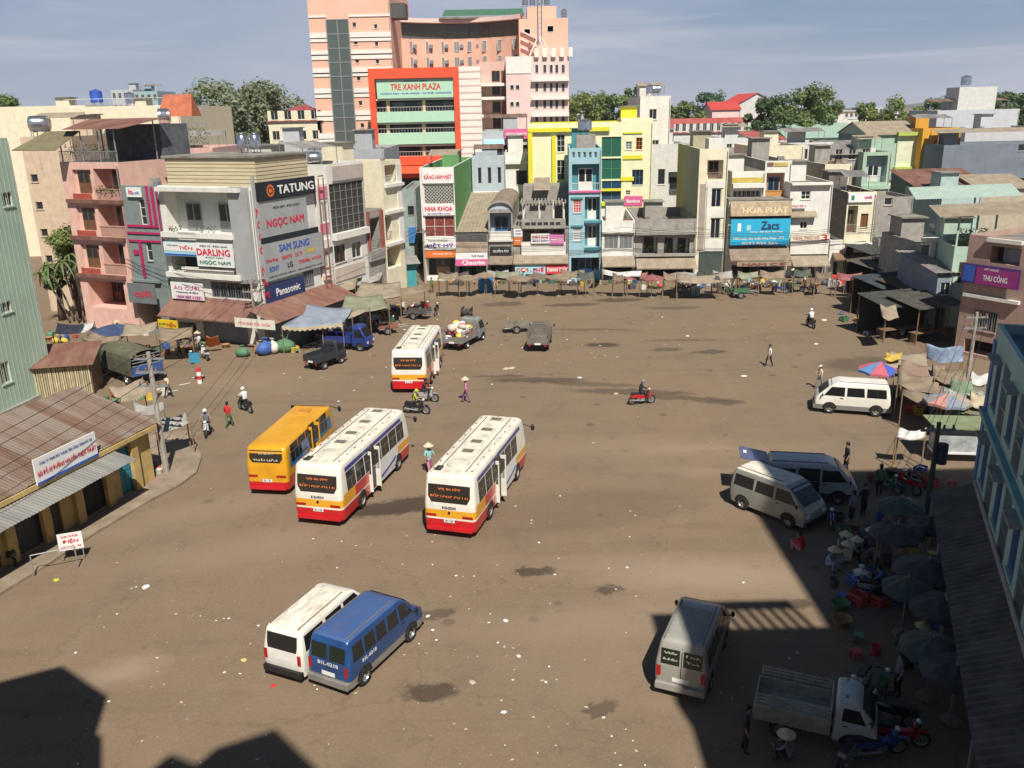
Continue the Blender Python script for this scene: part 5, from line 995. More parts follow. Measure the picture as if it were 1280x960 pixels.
# ---- pink apartments
u0, u1 = fu(86, 270), fu(157, 270); h = fz(120, 203)
its = []
for (ya, yb) in ((211, 250), (257, 296), (304, 343)):
    dx = (ya-211)*.115
    its += [('B', (92+dx, ya+1, 115+dx, yb-8), .25, SALM, None, FRB, .1, 1), ('B', (119+dx, ya, 156, yb-1), 1.4, PNKW, M((.45, .26, .2), .8, var=.1), FRB, .75, 1, ya < 250), ('L', (86, yb-.5, 157, yb+4), .3, MAROON), ('X', (92+dx, yb-8, 115+dx, yb-1), M((.4, .08, .05), .7, var=.2), .05, 'sill_panel')]
its += [('B', (112, 352, 156, 385), 2.5, DARKIN, None, M((.2, .06, .03), .6), None, 3)]
b = Bld('pink_apartments', 'salmon pink apartments with brown doors and stacked balconies', FL, u0, u1, 9, h, SALM, its, parapet=.1)
mb = MB(); corr_sheet(mb, (1.2, -.4, h+2.6), (b.W+1, -.4, h+2.6), (b.W+1, 5, h+3.4), (-1.4, 5, h+3.4)); mb.build('terrace_roof', MAROON, b.root)
mb = MB(); mb.hexa([(-3.4, -1.6, h+1.0), (1.6, -1.6, h+1.0), (2.2, .6, h+2.45), (-1.6, .6, h+2.45)], [(-3.4, -1.6, h+1.06), (1.6, -1.6, h+1.06), (2.2, .6, h+2.5), (-1.6, .6, h+2.5)]); mb.build('canvas_awning', M((.17, .15, .08), .85, var=.15), b.root)
for u, y in ((.2, .2), (b.W*.4, .2), (b.W*.7, .2), (b.W-.2, .2), (.2, 4.6), (b.W-.2, 4.6)): mb = MB(); mb.cyl((u, y, h-.1), (u, y, h+2.5+(.7 if y > 1 else 0)), .06, n=6); mb.build('roof_post', FRG, b.root)
mb = MB(); mb.box(.1, b.W-.1, 5.2, 8.5, h-.1, h+2.9); mb.build('terrace_room', M((.1, .11, .12), .7, var=.3), b.root)
mb = MB(); rail(mb, 0, b.W, .1, h, h+.9); mb.build('railing', FRG, b.root, kind='stuff'); plants('terrace_plants', b.root, .4, b.W-.4, .5, h+.1, 1.3, 420, 4)
PK = simple('pink_wall_house', 'blank pink house wall with rooftop shrubs behind the magenta striped house', 148, 268, 186, 84, 10, PNKW, parapet=.9, group=None)
plants('roof_shrubs', PK.root, 3, PK.W-1, 2.0, PK.h-.6, 2.4, 700, 9, 1.2)
mb = MB(); rail(mb, 1, PK.W-.4, .3, PK.h, PK.h+2.2, 9); mb.build('roof_railing', FRG, PK.root, kind='stuff')
mb = MB(); mb.box(.5, 4, 3, 7, PK.h-.6, PK.h+2.2); mb.build('stair_house', PNKW, PK.root); tank('round steel tank on the pink roof beside a ladder', (PK.root.location.x+3.4, 88, PK.h+1.7), .75, 1.0, True)
mb = MB(); x0 = 2.0; mb.add([(x0, 6, PK.h+2.9), (x0+3.4, 6, PK.h+2.9), (x0+3.4, 9, PK.h+2.9), (x0, 9, PK.h+2.9), (x0+.3, 7.5, PK.h+5.0), (x0+3.1, 7.5, PK.h+5.0)], [(0, 1, 5, 4), (1, 2, 5), (2, 3, 4, 5), (3, 0, 4)]); mb.build('tile_roof', M((.42, .12, .06), .8, var=.2), PK.root)
bw = simple('beige_block', 'tall blank beige house wall with a column of small vents', 28, 92, 171, 82, 14, M((.58, .45, .32), .85, var=.12, streak=.3), parapet=.3, items=[('W', (.35, 1.0, 12.2-i*2.5, 12.9-i*2.5, 0), 1, 1, GRYC) for i in range(4)])
tank('lying steel tank on the beige wall house', (bw.root.location.x+1.0, 84, bw.h), .7, 1.6, True)
lw = simple('long_cream_building', 'long cream building with a railed roof parapet far behind', -40, 110, 133, 118, 25, CRM2, parapet=.6)
lw2 = simple('long_cream_wing', 'long cream wing with white roof railings behind the pink roof', 84, 226, 133, 116, 22, CRM2, items=[('L', (0, 14, 12.6, 12.8, 0), .2, WHP)], parapet=1.0)
mb = MB(); rail(mb, 0, lw2.W, .1, lw2.h, lw2.h+1.0, 10, .05); mb.build('roof_railing', WHP, lw2.root, kind='stuff')
tank('blue plastic tank on the long cream building', (lw.root.location.x+14.5, 124, lw.h), .8, 1.4, False, M((.03, .09, .42), .5), 'plastic tanks on far roofs')
tank('small upright tank on the long cream wing', (lw2.root.location.x+6, 122, lw2.h), .6, 1.2, False)
# ---- houses along the side street
u0, u1 = lu(397, 270), lu(411.5, 270)
PKS = M((.66, .2, .28), .8, var=.1, streak=.15)
b = Bld('pink_house', 'small pink and white house squeezed beside the appliance signs', LR, u0, u1, 9, lz(404, 230), WHP, [('X', (397, 233, 411, 248), PKS, .06), ('W', (401, 252, 410, 278), 3, 1, FRW, glass((.12, .12, .12), .3), 8), ('X', (400, 279, 411, 292), PKS, .06), ('L', (396, 299, 412, 310), .3, WHP), ('W', (402, 315, 411, 335), 3, 1, FRW, None, 8), ('L', (397, 345, 412, 350), .3, PNKW)], parapet=.4)
u0, u1 = lu(412.2, 270), lu(457, 270); h = lz(432, 203)
CURT = glass((.05, .042, .032), .18)
b = Bld('curtain_glass_house', 'house fronted by a tall brown curtain glass wall', LR, u0, u1, 11, h, WHP, [('W', (413, 227, 456, 290), 6, 6, FRG, CURT, None, 'nosill'), ('X', (414, 206, 454, 224), M((.48, .42, .36), .8, var=.1), .1, 'beige_band'), ('L', (412, 288, 457, 296), .5, WHP), ('W', (418, 306, 432, 328), 2, 1, FRB), ('W', (440, 302, 452, 322), 2, 1, FRW), ('X', (413, 332, 456, 348), M((.55, .46, .38), .8, var=.1), .1), ('B', (414, 352, 455, 375), 1.5, DARKIN, None, DARKIN, None, 2)], parapet=.6)
tank('ribbed steel tank at the front edge of the curtain glass house', LR.P(u0+.8, 1.6, h-.6), .6, 1.0, True)
u0, u1 = lu(457.6, 280), lu(479, 280)
RB = M((.3, .1, .07), .7, var=.15)
b = Bld('brown_post_house', 'low house with red brown balcony posts and roof rail', LR, u0, u1, 10, lz(468, 262), GRYC, [('B', (459, 272, 476, 312), 1.6, M((.36, .33, .28), .8, var=.2), 'bars', DARKIN, .9, 1), ('X', (458, 262, 461, 322), RB, .2, 'post'), ('X', (475, 262, 478.6, 322), RB, .2, 'post'), ('L', (458, 312, 479, 325), .3, GRYC)], parapet=.9)
u0, u1 = lu(479.5, 250), lu(503, 250)
b = Bld('yellow_white_house', 'pale yellow and white house with pink corner balcony at the street end', LR, u0, u1, 8, lz(490, 200), CRM2, [('B', (481, 206, 496, 228), 1.2, M((.6, .3, .28), .8), 'wbars', DARKIN, .7, 1), ('L', (480, 229, 503, 233), .35, WHP), ('L', (480, 262, 503, 266), .35, WHP), ('L', (480, 302, 503, 306), .35, WHP), ('X', (497, 204, 503, 305), WHP, .1, 'white_strip'), ('B', (482, 270, 490, 300), .5, WHP, 'bars', FRB, .8, 1), ('B', (481, 310, 501, 335), 1.5, DARKIN, None, DARKIN, None, 1)], parapet=.3)
gb = simple('grey_box_house', 'plain grey rendered block behind the side street houses', 385, 481, 187, 99, 14, M((.36, .38, .4), .85, var=.08, streak=.15), parapet=.3)
gh = simple('alley_house', 'grey green house at the mouth of the dark alley', 504, 520, 236, 101, 12, M((.3, .36, .34), .85, var=.15, streak=.2), parapet=.3, items=[('W', (.5, 1.2, 6.4, 7.4, 0), 1, 1, DARKIN), ('X', (.5, 1.3, 3.2, 5.0, 0), M((.05, .2, .5), .6), .3, 'blue_awning')])
# ---- tall green building at the edge
GA, GB_ = Vector((-33.0, 43.0, 0)), Vector((-31.05, 55.9, 0)); GF = Fac(GA, GB_); L_ = GF.L
GRNB = M((.4, .52, .41), .8, var=.08, scale=.5, streak=.18)
b = Bld('green_building', 'tall pale green building with ribbed plaster and few small windows', GF, 0, L_, 10, 16.6, GRNB, [('W', (1.5, 8, 24, 19), 2, 1, FRW) if False else ('W', (0, 452, 13, 480), 2, 1, FRW), ('W', (1, 377, 15, 391), 2, 1, FRW), ('W', (3, 240, 16, 258), 2, 1, FRW)], parapet=.5)
mb = MB(); n = 34
for i in range(n): u = L_*(i+.5)/n; mb.box(u-.02, u+.02, -.02, -.003, .1, 16.6)
mb.build('rib', GRNB, b.root, kind='stuff')
mb = MB(); mb.box(-.1, L_+.1, -.15, -.004, 3.9, 4.1) if False else mb.box(-.1, L_+.12, -.2, -.004, .0, .35); mb.build('plinth', GRYC, b.root)
# ================================================================== HOTEL
HSAL = M((.76, .45, .33), .8, var=.06, scale=.3, streak=.06); HWH = M((.76, .73, .66), .8, var=.06, streak=.08); HRED = M((.72, .09, .03), .65, var=.06); MINT = M((.42, .66, .48), .7, var=.05); HPK = M((.76, .56, .52), .8, var=.08, streak=.1)
hotel = None
def hfac(px0, px1, py, Y):
    a, b = AT(px0, py, Y), AT(px1, py, Y); return Fac((a.x, Y), (b.x, Y)), b.x-a.x
# left tower: the hotel's root thing
f, W = hfac(392, 492, 100, 150); h = 38
its = []
sy = [17+i*20.6 for i in range(9)]
for y in (31, 53, 76, 98, 129, 157): its.append(('W', (440+(y-27)*.08, y-2.9, 445+(y-27)*.08, y+2.9), 1, 1, FRW))
for y in (33, 55, 77): its.append(('W', (467+(y-27)*.05, y-2.8, 471.5+(y-27)*.05, y+2.8), 1, 1, FRW))
b = Bld('hotel_building', 'large salmon hotel with white bands and a red framed front', f, 0, W, 30, h, HSAL, its, parapet=1)
hotel = b; HR = b.root; y0h = 150
def hp(o, yoff=0): return o
strip_u0, strip_u1 = f.uz(414, 100)[0], f.uz(441, 100)[0]
gm = glass((.09, .11, .1), .12)
mb = MB(); zb, zt = f.uz(430, 192)[1], f.uz(415, 25)[1]; mb.box(strip_u0, strip_u1, -.5, -.01, 0, zt); st = mb.build('stair_glazing', gm, HR)
mb = MB(); nn = 15
for i in range(nn+1): z = zt*i/nn; mb.box(strip_u0-.02, strip_u1+.02, -.56, -.505, z-.07, z+.07)
for k in (0, .5, 1): u = strip_u0+(strip_u1-strip_u0)*k; mb.box(u-.07, u+.07, -.57, -.506, 0, zt)
mb.build('mullion', FRG, st)
for yb, th in ((20, .16), (44.5, .45), (49.5, .3), (66, .4), (71, .4), (88.5, .45), (93, .3), (114, .45), (119, .35), (142, .45), (147.5, .4), (170, .5), (176, .4)):
    zc = f.uz(430, yb)[1]
    for (a, c) in ((0, strip_u0-.05), (strip_u1+.05, W)):
        mb = MB(); mb.box(a, c, -.14, -.004, zc-th, zc+th); mb.build('white_band', HWH, HR)
# recessed middle and right wings as parts of the hotel
def hbox(px0, px1, ytop, Y, depth, m_, ys=None, name='wing'):
    ff, w_ = hfac(px0, px1, max(60, ytop+20), Y); hh = AT((px0+px1)/2, ytop, Y).z; mb = MB(); mb.box(0, w_, 0, depth, 0, hh); o = mb.build(name, m_, HR); o.location = (ff.a.x-f.a.x, Y-150, 0); return o, ff, w_, hh
def hpart(o, Y): return o
mid, mf, mw, mh = hbox(488, 655, 24, 170, 12, HSAL, name='middle_wing')
def sub(o, par): o.parent = par; return o
# curved terrace: dark glazed gallery with planting and pale roof edge
zg0, zg1 = mf.uz(560, 50)[1], mf.uz(560, 30)[1]
mb = MB(); nseg = 12
def cv(t): return -8+ -2*0 + 6*(1-(2*t-1)**2)      # bows back in the middle
for i in range(nseg):
    t0, t1 = i/nseg, (i+1)/nseg; x0, x1 = mw*t0, mw*t1; mb.hexa([(x0, cv(t0)-.3, zg1), (x1, cv(t1)-.3, zg1), (x1, .0, zg1), (x0, .0, zg1)], [(x0, cv(t0)-.3, zg1+.7), (x1, cv(t1)-.3, zg1+.7), (x1, .0, zg1+.7), (x0, .0, zg1+.7)])
mb.build('roof_edge', HPK, mid)
mb = MB()
for i in range(nseg):
    t0, t1 = i/nseg, (i+1)/nseg; x0, x1 = mw*t0, mw*t1; mb.hexa([(x0, cv(t0), 0), (x1, cv(t1), 0), (x1, -.05, 0), (x0, -.05, 0)], [(x0, cv(t0), zg0), (x1, cv(t1), zg0), (x1, -.05, zg0), (x0, -.05, zg0)])
mb.build('curved_front', HSAL, mid)
mb = MB()
for i in range(nseg):
    t0, t1 = i/nseg, (i+1)/nseg; x0, x1 = mw*t0, mw*t1; mb.quad((x0, cv(t0)+1.6, zg0), (x1, cv(t1)+1.6, zg0), (x1, cv(t1)+1.6, zg1), (x0, cv(t0)+1.6, zg1))
mb.build('gallery_glazing', glass((.08, .09, .085), .2), mid)
for i in range(11):
    t = (i+.5)/11; plants('gallery_plants', mid, mw*t-mw*.05, mw*t+mw*.05, cv(t), zg0-.3, 1.4, 110, i, .3)
for row, yy in enumerate((60, 79, 98)):
    zc = mf.uz(560, yy)[1]
    for i in range(9):
        t = (i+.5)/9; x = mw*t; y = cv(t)-.06; wq = 1.0 if i < 5 else 1.5
        wo = windowpart(mid, x-wq/2, x+wq/2, zc-.9, zc+.9, y, 2, 1, FRW, glass((.25, .25, .24), .3))
        mb = MB(); mb.box(x+wq/2+.1, x+wq/2+.75, y-.3, y+.1, zc-.2, zc+.4); mb.build('air_conditioner', FRG, wo)
mb = MB(); mb.box(mw*.38, mw*.98, -3, 8, mh-.2, mh+.1); mb.build('wing_roof', ROOFC, mid)
mb = MB(); corr_sheet(mb, (mw*.4, -1, mh+.4), (mw*1.0, -1, mh+.4), (mw*1.0, 6, mh+2.2), (mw*.4, 6, mh+2.2), .5, .06); mb.build('green_roof', M((.06, .16, .1), .7, var=.15), mid)
rw, rf, rww, rh = hbox(649, 710, 23, 157, 26, HSAL, name='right_wing')
for px, py in ((688, 36), (659, 40)): a, b_, c, d = rf.rect(px-4, py-4, px+4, py+4); windowpart(rw, a, b_, c, d, -.02, 1, 1, FRW)
mb = MB(); 
for i in range(4):
    z = rf.uz(655, 40+i*10)[1]; mb.hexa([(.3, -.5, z), (3.4, -.5, z-1.4), (3.4, -.05, z-1.4), (.3, -.05, z)], [(.3, -.5, z+.25), (3.4, -.5, z-1.15), (3.4, -.05, z-1.15), (.3, -.05, z+.25)])
mb.build('fire_stair', HPK, rw)
mb = MB(); mb.box(1.5, 6.5, 3, 9, rh, rh+2.2); mb.build('lift_room', HSAL, rw)
for i in range(4): p = (rf.a.x+1.2+i*1.25, 161, rh+2.2); tank('upright steel tank lined up on the hotel lift room', p, .5, 1.1, False, group='tanks on the hotel')
tank('upright steel tank alone on the hotel roof edge', (rf.a.x+7.8, 160, rh), .5, 1.0, False)
# stacked tower room with dark canopy on top left
mb = MB(); mb.box(W-2, W+2.4, 1, 5, f.uz(475, 22)[1], f.uz(475, 3)[1]); mb.build('roof_canopy', M((.08, .08, .08), .7), HR)
# telecom mast
tm = thing('telecom_mast', 'steel lattice telecom mast on splayed legs beside the hotel', 'mast', (rf.a.x+3.2, 151.5, 0))
zb, zt = AT(672, 58, 151.5).z, AT(672, -8, 151.5).z
mb = MB()
for i in range(10):
    z0, z1 = zb+(zt-zb)*i/10, zb+(zt-zb)*(i+1)/10
    for k in range(3):
        a0 = k*2.094; a1 = a0+2.094; r0 = .42; mb.cyl((r0*math.cos(a0), r0*math.sin(a0), z0), (r0*math.cos(a0), r0*math.sin(a0), z1), .09, n=4); mb.cyl((r0*math.cos(a0), r0*math.sin(a0), z0), (r0*math.cos(a1), r0*math.sin(a1), z1), .06, n=4)
mb.build('lattice', FRG, tm, kind='stuff')
for k in range(5): a0 = k*1.257; mb = MB(); mb.cyl((.2*math.cos(a0), .2*math.sin(a0), zb+1.5), (2.0*math.cos(a0), 1.2*math.sin(a0), AT(672, 70, 151.5).z), .1, n=5); mb.build('splayed_leg', HWH, tm)
# red framed front
RF, rfw = hfac(464, 575, 140, 144)
fr = MB(); z0, z1 = RF.uz(520, 206)[1], RF.uz(520, 85)[1]; ul, ur = 0, rfw; t1 = RF.uz(520, 98)[1]; lw_, rw_ = RF.uz(471.5, 140)[0], RF.uz(568.5, 140)[0]
fr.box(ul, ur, -1.0, 0, t1, z1); fr.box(ul, lw_, -1, 0, z0, t1); fr.box(rw_, ur, -1, 0, z0, t1); fr.box(lw_, rw_, -1, 0, z0, RF.uz(520, 195)[1])
fo = fr.build('red_frame', HRED, HR); off = (RF.a.x-f.a.x, 144-150, 0); fo.location = off
mb = MB(); mb.box(.2, rfw-.2, 2.6, 6, 0, z1-.3); bo = mb.build('front_block', DARKIN, HR); bo.location = off
sa, sb, sc_, sd_ = RF.rect(471.5, 99, 568.5, 122.5)
so_ = signpart(HR, sa, sb, sc_, sd_, -.2, MINT, [('TRE XANH PLAZA', M((.62, .05, .03), .6, var=0), .5, .6, .64, .32), ('KHÁCH SẠN - NHÀ HÀNG - CÀ PHÊ - KARAOKE', TBLU, .5, .25, .9, .13), ('KHÁCH SẠN', DKT, .5, .9, .28, .13)], th=.4, label='mint sign board with red hotel name'); so_.location = off
for (ya, yb) in ((139.5, 152.5), (166, 180)):
    a, b_, c, d = RF.rect(472, ya, 568, yb); mb = MB(); mb.box(lw_+.01, rw_-.01, -.7, 2.5, c, d); o = mb.build('gallery_parapet', MINT, HR); o.location = off
for (ya, yb) in ((123, 139.5), (153, 166), (181, 195)):
    a, b_, c, d = RF.rect(472, ya, 568, yb)
    mb = MB(); mb.box(lw_, rw_, -.3, 2.5, d-.25, d-.003); o = mb.build('gallery_slab', HWH, HR); o.location = off
    for px in (485, 530): u = RF.uz(px, yb)[0]; mb = MB(); mb.cyl((u, .5, c), (u, .5, d-.25), .3, n=10); o = mb.build('column', M((.6, .42, .28), .8), HR, 40); o.location = off
    mb = MB(); rail(mb, lw_+.05, rw_-.05, -.4, c+.01, c+.75, 26); o = mb.build('railing', FRW, HR, kind='stuff'); o.location = off
    for k in range(6): u = lw_+(rw_-lw_)*(k+.5)/6; mb = MB(); mb.quad((u-1, 2.5, c), (u+1, 2.5, c), (u+1, 2.5, d-.5), (u-1, 2.5, d-.5)); o = mb.build('gallery_window', glass((.1, .1, .1), .2) if k % 2 else GLASS, HR); o.location = off
# red entrance canopy below
mb = MB(); a, b_, c, d = RF.rect(478, 207, 560, 222); nA = 12
mb.grid(lambda u, v: (a+(b_-a)*u, -1-3.5*math.sin(math.pi*u)*v, d-(d-c)*v*.5-1.2*(2*u-1)**2*0), nA, 5); mb.box(a, b_, -1, 0, c, d); o = mb.build('entrance_canopy', HRED, HR); o.location = off
# white striped block
SF, sw = hfac(574, 602, 140, 146); zt = SF.uz(585, 83)[1]
mb = MB(); mb.box(0, sw, 0, 10, 0, zt); sbk = mb.build('striped_block', HWH, HR); sbk.location = (SF.a.x-f.a.x, -4, 0)
for i in range(18): z = zt-.6-i*1.05; mb = MB(); mb.box(0, sw, -.06, -.003, z-.22, z); mb.build('pink_stripe', HPK, sbk)
# annex with small windows on the right
AF, aw = hfac(633, 711, 120, 147); zt = AF.uz(680, 70)[1]
mb = MB(); mb.box(0, aw, 0, 9, 0, zt); an = mb.build('annex', HPK, HR); an.location = (AF.a.x-f.a.x, -3, 0)
for r_, yy in enumerate((86, 109, 130, 151)):
    for px in (671, 681, 689, 696, 704): a, b_, c, d = AF.rect(px-2.2, yy-5.5, px+2.2, yy+5.5); windowpart(an, a, b_, c, d, -.05, 1, 1, FRW, glass((.06, .06, .08), .2))
    mb = MB(); z = AF.uz(680, yy+13)[1]; mb.box(AF.uz(664, yy)[0], aw, -.8, -.004, z-.35, z); mb.build('sun_ledge', HWH, an)
    for px in (640, 647): 
        if r_ in (1, 2): a, b_, c, d = AF.rect(px-2.5, yy-3, px+2.5, yy+3); windowpart(an, a, b_, c, d, -.05, 1, 1, FRW)
mb = MB(); mb.box(0, AF.uz(664, 100)[0], -.1, -.004, AF.uz(645, 92)[1], zt); mb.build('white_panel', HWH, an)
for i in range(5): u = AF.uz(668, 75)[0]+i*1.35; mb = MB(); mb.box(u, u+.7, -.5, -.004, zt-.2, zt+1.2); mb.build('merlon', HWH, an)
# recessed balcony bay between block and annex
BFc, bw_ = hfac(600, 634, 130, 149); zt = BFc.uz(615, 84)[1]
mb = MB(); mb.box(0, bw_, 2.2, 8, 0, zt+1); bb_ = mb.build('balcony_bay', M((.62, .4, .34), .8, var=.08), HR); bb_.location = (BFc.a.x-f.a.x, -1, 0)
for yy in (104, 121, 143, 163):
    z = BFc.uz(615, yy)[1]; mb = MB(); mb.box(-.2, bw_+.4, -.6, 2.19, z-.45, z); mb.build('balcony_slab', HWH, bb_)
    windowpart(bb_, bw_*.45, bw_*.75, z+.3, z+2.0, 2.14, 2, 1, FRB); mb = MB(); mb.box(bw_*.8, bw_*.95, 2.1, 2.18, z, z+2.0); mb.build('door', FRB, bb_)
# ================================================================== HOUSES BEHIND THE SHOPS
c1 = M((.6, .6, .58), .8, var=.1, streak=.25); c2 = M((.45, .47, .48), .8, var=.1, streak=.25); PGRN = M((.36, .5, .38), .8, var=.1, streak=.15); LIME = M((.42, .52, .1), .75, var=.08); DGRN = M((.14, .22, .19), .85, var=.12, streak=.2); ORST = M((.68, .34, .03), .7, var=.06); SLATE = M((.17, .2, .24), .85, var=.12, scale=.6, streak=.25); LGR = M((.5, .52, .54), .85, var=.06, streak=.15); REDR = two_tone('red_tin', (.34, .06, .05), (.42, .12, .1), .5, .4, .6, .75)
simple('grey_terrace_house', 'pale grey house with three slot windows and shop board behind the vault', 590, 632, 194, 112, 10, GRYB, items=[('W', (.7+i*1.25, 1.2+i*1.25, 8.9, 10.9, 0), 1, 1, GRYB, None, None, 'nosill') for i in range(3)]+[('S', (.1, 4.2, 7.0, 8.0, 0), WH, [('NỘI THẤT', TRED, .6, .5, .6, .5)], -.3), ('B', (.3, 4.0, 2.8, 6.6, 0), 1.5, DARKIN, None, BRN, None, 1)], parapet=1.2)
simple('cream_terrace_house', 'white terraced house with sun shade slats beside the yellow house', 632, 660, 190, 113, 10, WHP, items=[('W', (1.3, 2.8, 8.6, 10.4, 0), 1, 1, FRG), ('L', (0, 2.9, 11.2, 11.6, 0), .5, WHP), ('L', (0, 2.9, 7.2, 7.8, 0), .5, WHP)], parapet=.5)
simple('pink_sign_house', 'house with striped awning and pink banner below the hotel annex', 603, 662, 163, 122, 10, c2, items=[('S', (3.0, 6.3, 14.0, 15.3, 0), PINK, [('KHÁCH SẠN THANH LỊCH', TWH, .5, .5, .85, .4)], -.2), ('B', (.4, 6.2, 9.6, 13.2, 0), 1.6, M((.42, .16, .1), .8), 'bars', FRBL, .9, 2), ('A', (.2, 3.0, 13.4, 14.0, 0), 1.2, CYAN)], parapet=.3)
simple('white_tower_house', 'tall white house with balconies and roof tanks beside the yellow house', 800, 838, 120, 118, 12, WHP, items=[('B', (.5, 3.4, 5.5, 8.0, 0), 1.2, c2, 'bars', FRB, .8, 1), ('W', (1.6, 2.6, 12.2, 13.6, 0), 2, 1), ('W', (1.2, 2.2, 16.2, 17.5, 0), 2, 1), ('L', (0, 4.1, 9.3, 9.6, 0), .9, WHP)], parapet=.6)
for i in range(2): p = AT(812+i*8, 116, 121); tank('small steel tank on top of the tall white house', (p.x, 121, AT(818, 121, 121).z), .5, .9, bool(i), group='tanks on the tall white house')
simple('white_wing', 'low white wing beside the tall white house', 815, 860, 180, 116, 9, c1, items=[('W', (.8, 1.8, 8, 10, 0), 1, 1), ('B', (2.2, 4.4, 6.5, 9.6, 0), 1.2, c2, 'bars', DARKIN, .8, 1)], parapet=.5)
simple('long_red_roof', 'long low building with a dull red tin roof', 842, 945, 148, 175, 16, c1, rows=1, nx=12, roof=REDR, kind='gable', rise=2.6)
simple('temple_hall', 'hall with stepped bright red roof rising among trees', 906, 985, 116, 215, 18, c1, roof=M((.5, .06, .05), .7, var=.1), kind='gable_front', rise=4.2)
simple('temple_wing', 'smaller red roofed wing beside the temple hall', 890, 925, 127, 210, 10, HPK, roof=M((.5, .06, .05), .7, var=.1), kind='gable', rise=1.8)
simple('green_shed', 'wide shed with pale green roof in the middle distance', 985, 1078, 155, 165, 20, PGRN, roof=M((.3, .42, .34), .7, var=.12), kind='gable', rise=2.4)
simple('green_gabled_house', 'lime trimmed house with grey green gable wall and small white windows', 1086, 1150, 152, 130, 12, PGRN, items=[('X', (4.2, 7.8, 3, 13.6, 0), M((.66, .68, .5), .8), .2), ('W', (5.0, 5.6, 12, 12.8, 0), 1, 1), ('W', (5.0, 5.6, 9.8, 10.6, 0), 1, 1), ('W', (5.0, 5.6, 5.5, 6.3, 0), 1, 1), ('B', (6.0, 7.6, 9.4, 12.8, 0), 1.2, WHP, 'bars', DARKIN, .9, 1), ('L', (4, 7.9, 8.2, 8.7, 0), .8, LIME), ('L', (4, 7.9, 13.1, 13.6, 0), .8, LIME), ('S', (3.4, 7.9, 3.2, 4.4, 0), TBLU, [('VINAPHONE', TWH, .5, .5, .7, .4)], -.3)] , roof=TAN, kind='gable', rise=1.8, side=DGRN)
simple('mint_shop_house', 'mint shop house with tall curtained balcony', 1078, 1113, 190, 122, 11, PGRN, items=[('B', (.5, 3.4, 7.2, 10.8, 0), 1.2, GRYB, 'bars', FRW, .8, 1), ('B', (.4, 3.5, 1.5, 5.5, 0), 1.2, DARKIN, None, YSG, None, 2), ('L', (0, 4, 6.3, 6.8, 0), .5, PGRN)], parapet=.3)
simple('orange_store', 'orange yellow store front with red swoosh sign panel', 1152, 1200, 160, 128, 14, ORST, items=[('X', (.3, 2.2, 2, 8, 0), BRN, .1), ('X', (2.6, 4.5, 8.4, 9.2, 0), TRED, .2), ('S', (1.0, 4.0, 11, 13.4, 0), ORST, [('sale', TRED, .5, .5, .6, .5)], -.2)], parapet=.6)
big = simple('grey_wall_block', 'large windowless slate grey block on the right horizon', 1178, 1330, 180, 122, 10, SLATE, items=[('W', (10.2, 11.6, 11, 11.9, 0), 1, 1, c2), ('W', (11.0, 13, 5.5, 7.4, 0), 1, 1, c2)], parapet=.4)
big2 = simple('light_grey_block', 'pale grey block with roof room and antennas behind the slate block', 1170, 1272, 137, 165, 12, LGR, parapet=.4)
mb = MB(); mb.box(5, 12, 3, 8, big2.h-.2, big2.h+4); mb.build('roof_room', c1, big2.root)
tank('steel tank above the pale grey block', (big2.root.location.x+7, 170, big2.h+4), .9, 1.4, False)
simple('pale_grey_wing', 'second pale grey wing lower than its block', 1205, 1330, 160, 145, 16, LGR, parapet=.3)
simple('teal_roof_house', 'dark teal walled house with maroon tin roof', 1145, 1235, 216, 103, 7, DGRN, roof=MAROON, kind='mono', rise=1.4)
simple('pale_teal_house', 'pale teal house under corrugated cover right of the street end', 1175, 1225, 240, 96, 9, M((.38, .5, .48), .85, var=.12, streak=.2), items=[('W', (.6, 1.4, 5.5, 6.6, 0), 2, 1)], parapet=.4)
simple('tan_lattice_house', 'tan house with open roof lattice behind the green canopy', 1225, 1290, 222, 100, 5, M((.42, .37, .28), .85, var=.15), kind='mono', roof=TAN, rise=1.2)
simple('dark_stained_block', 'soot stained concrete block between cream house and teal house', 1094, 1140, 246, 97, 7, GRYC, items=[('W', (.9, 1.8, 6.8, 7.6, 0), 1, 1)], parapet=.4)
simple('cream_step_house', 'cream house with beige hood standing behind the guest house', 1030, 1063, 205, 112, 9, CRM2, items=[('B', (.3, 3.0, 5.5, 9.0, 0), .8, M((.5, .42, .32), .8), None, FRB, .5, 1)], parapet=.3, side=GRYC)
simple('cream_slat_house', 'cream house with white roof fins behind the framed house', 940, 1003, 182, 120, 10, CRM2, items=[('B', (.4+i*1.7, 1.9+i*1.7, 7.6, 10.6, 0), 1.0, c2, None, DARKIN, .7, 1) for i in range(4)], parapet=.3)
simple('white_fin_house', 'white house with curved roof canopy of fins', 985, 1040, 178, 128, 10, c1, rows=2, nx=4, parapet=.5)
simple('grey_tin_house', 'house with broad grey tin roof behind the cream step house', 1040, 1090, 178, 124, 16, GRYC, roof=CORR, kind='gable', rise=1.6, rows=1, nx=3)
simple('grey_hall', 'wide grey tiled hall behind the shops', 868, 960, 188, 128, 18, c2, roof=CORR, kind='gable', rise=1.3)
simple('white_strip_house', 'white flat house with red doors in the second row', 905, 942, 172, 138, 10, c1, items=[('X', (1, 2, 7, 9.5, 0), REDP, .05)], rows=1, nx=3, parapet=.4)
simple('rusty_roof_house', 'low house with rusty red roof patch in the second row', 945, 985, 166, 150, 12, c1, roof=REDR, kind='mono', rise=1.2)
simple('tin_roof_row', 'row house under weathered tin between white houses', 880, 905, 176, 145, 14, WHP, roof=TAN, kind='gable', rise=1.3)
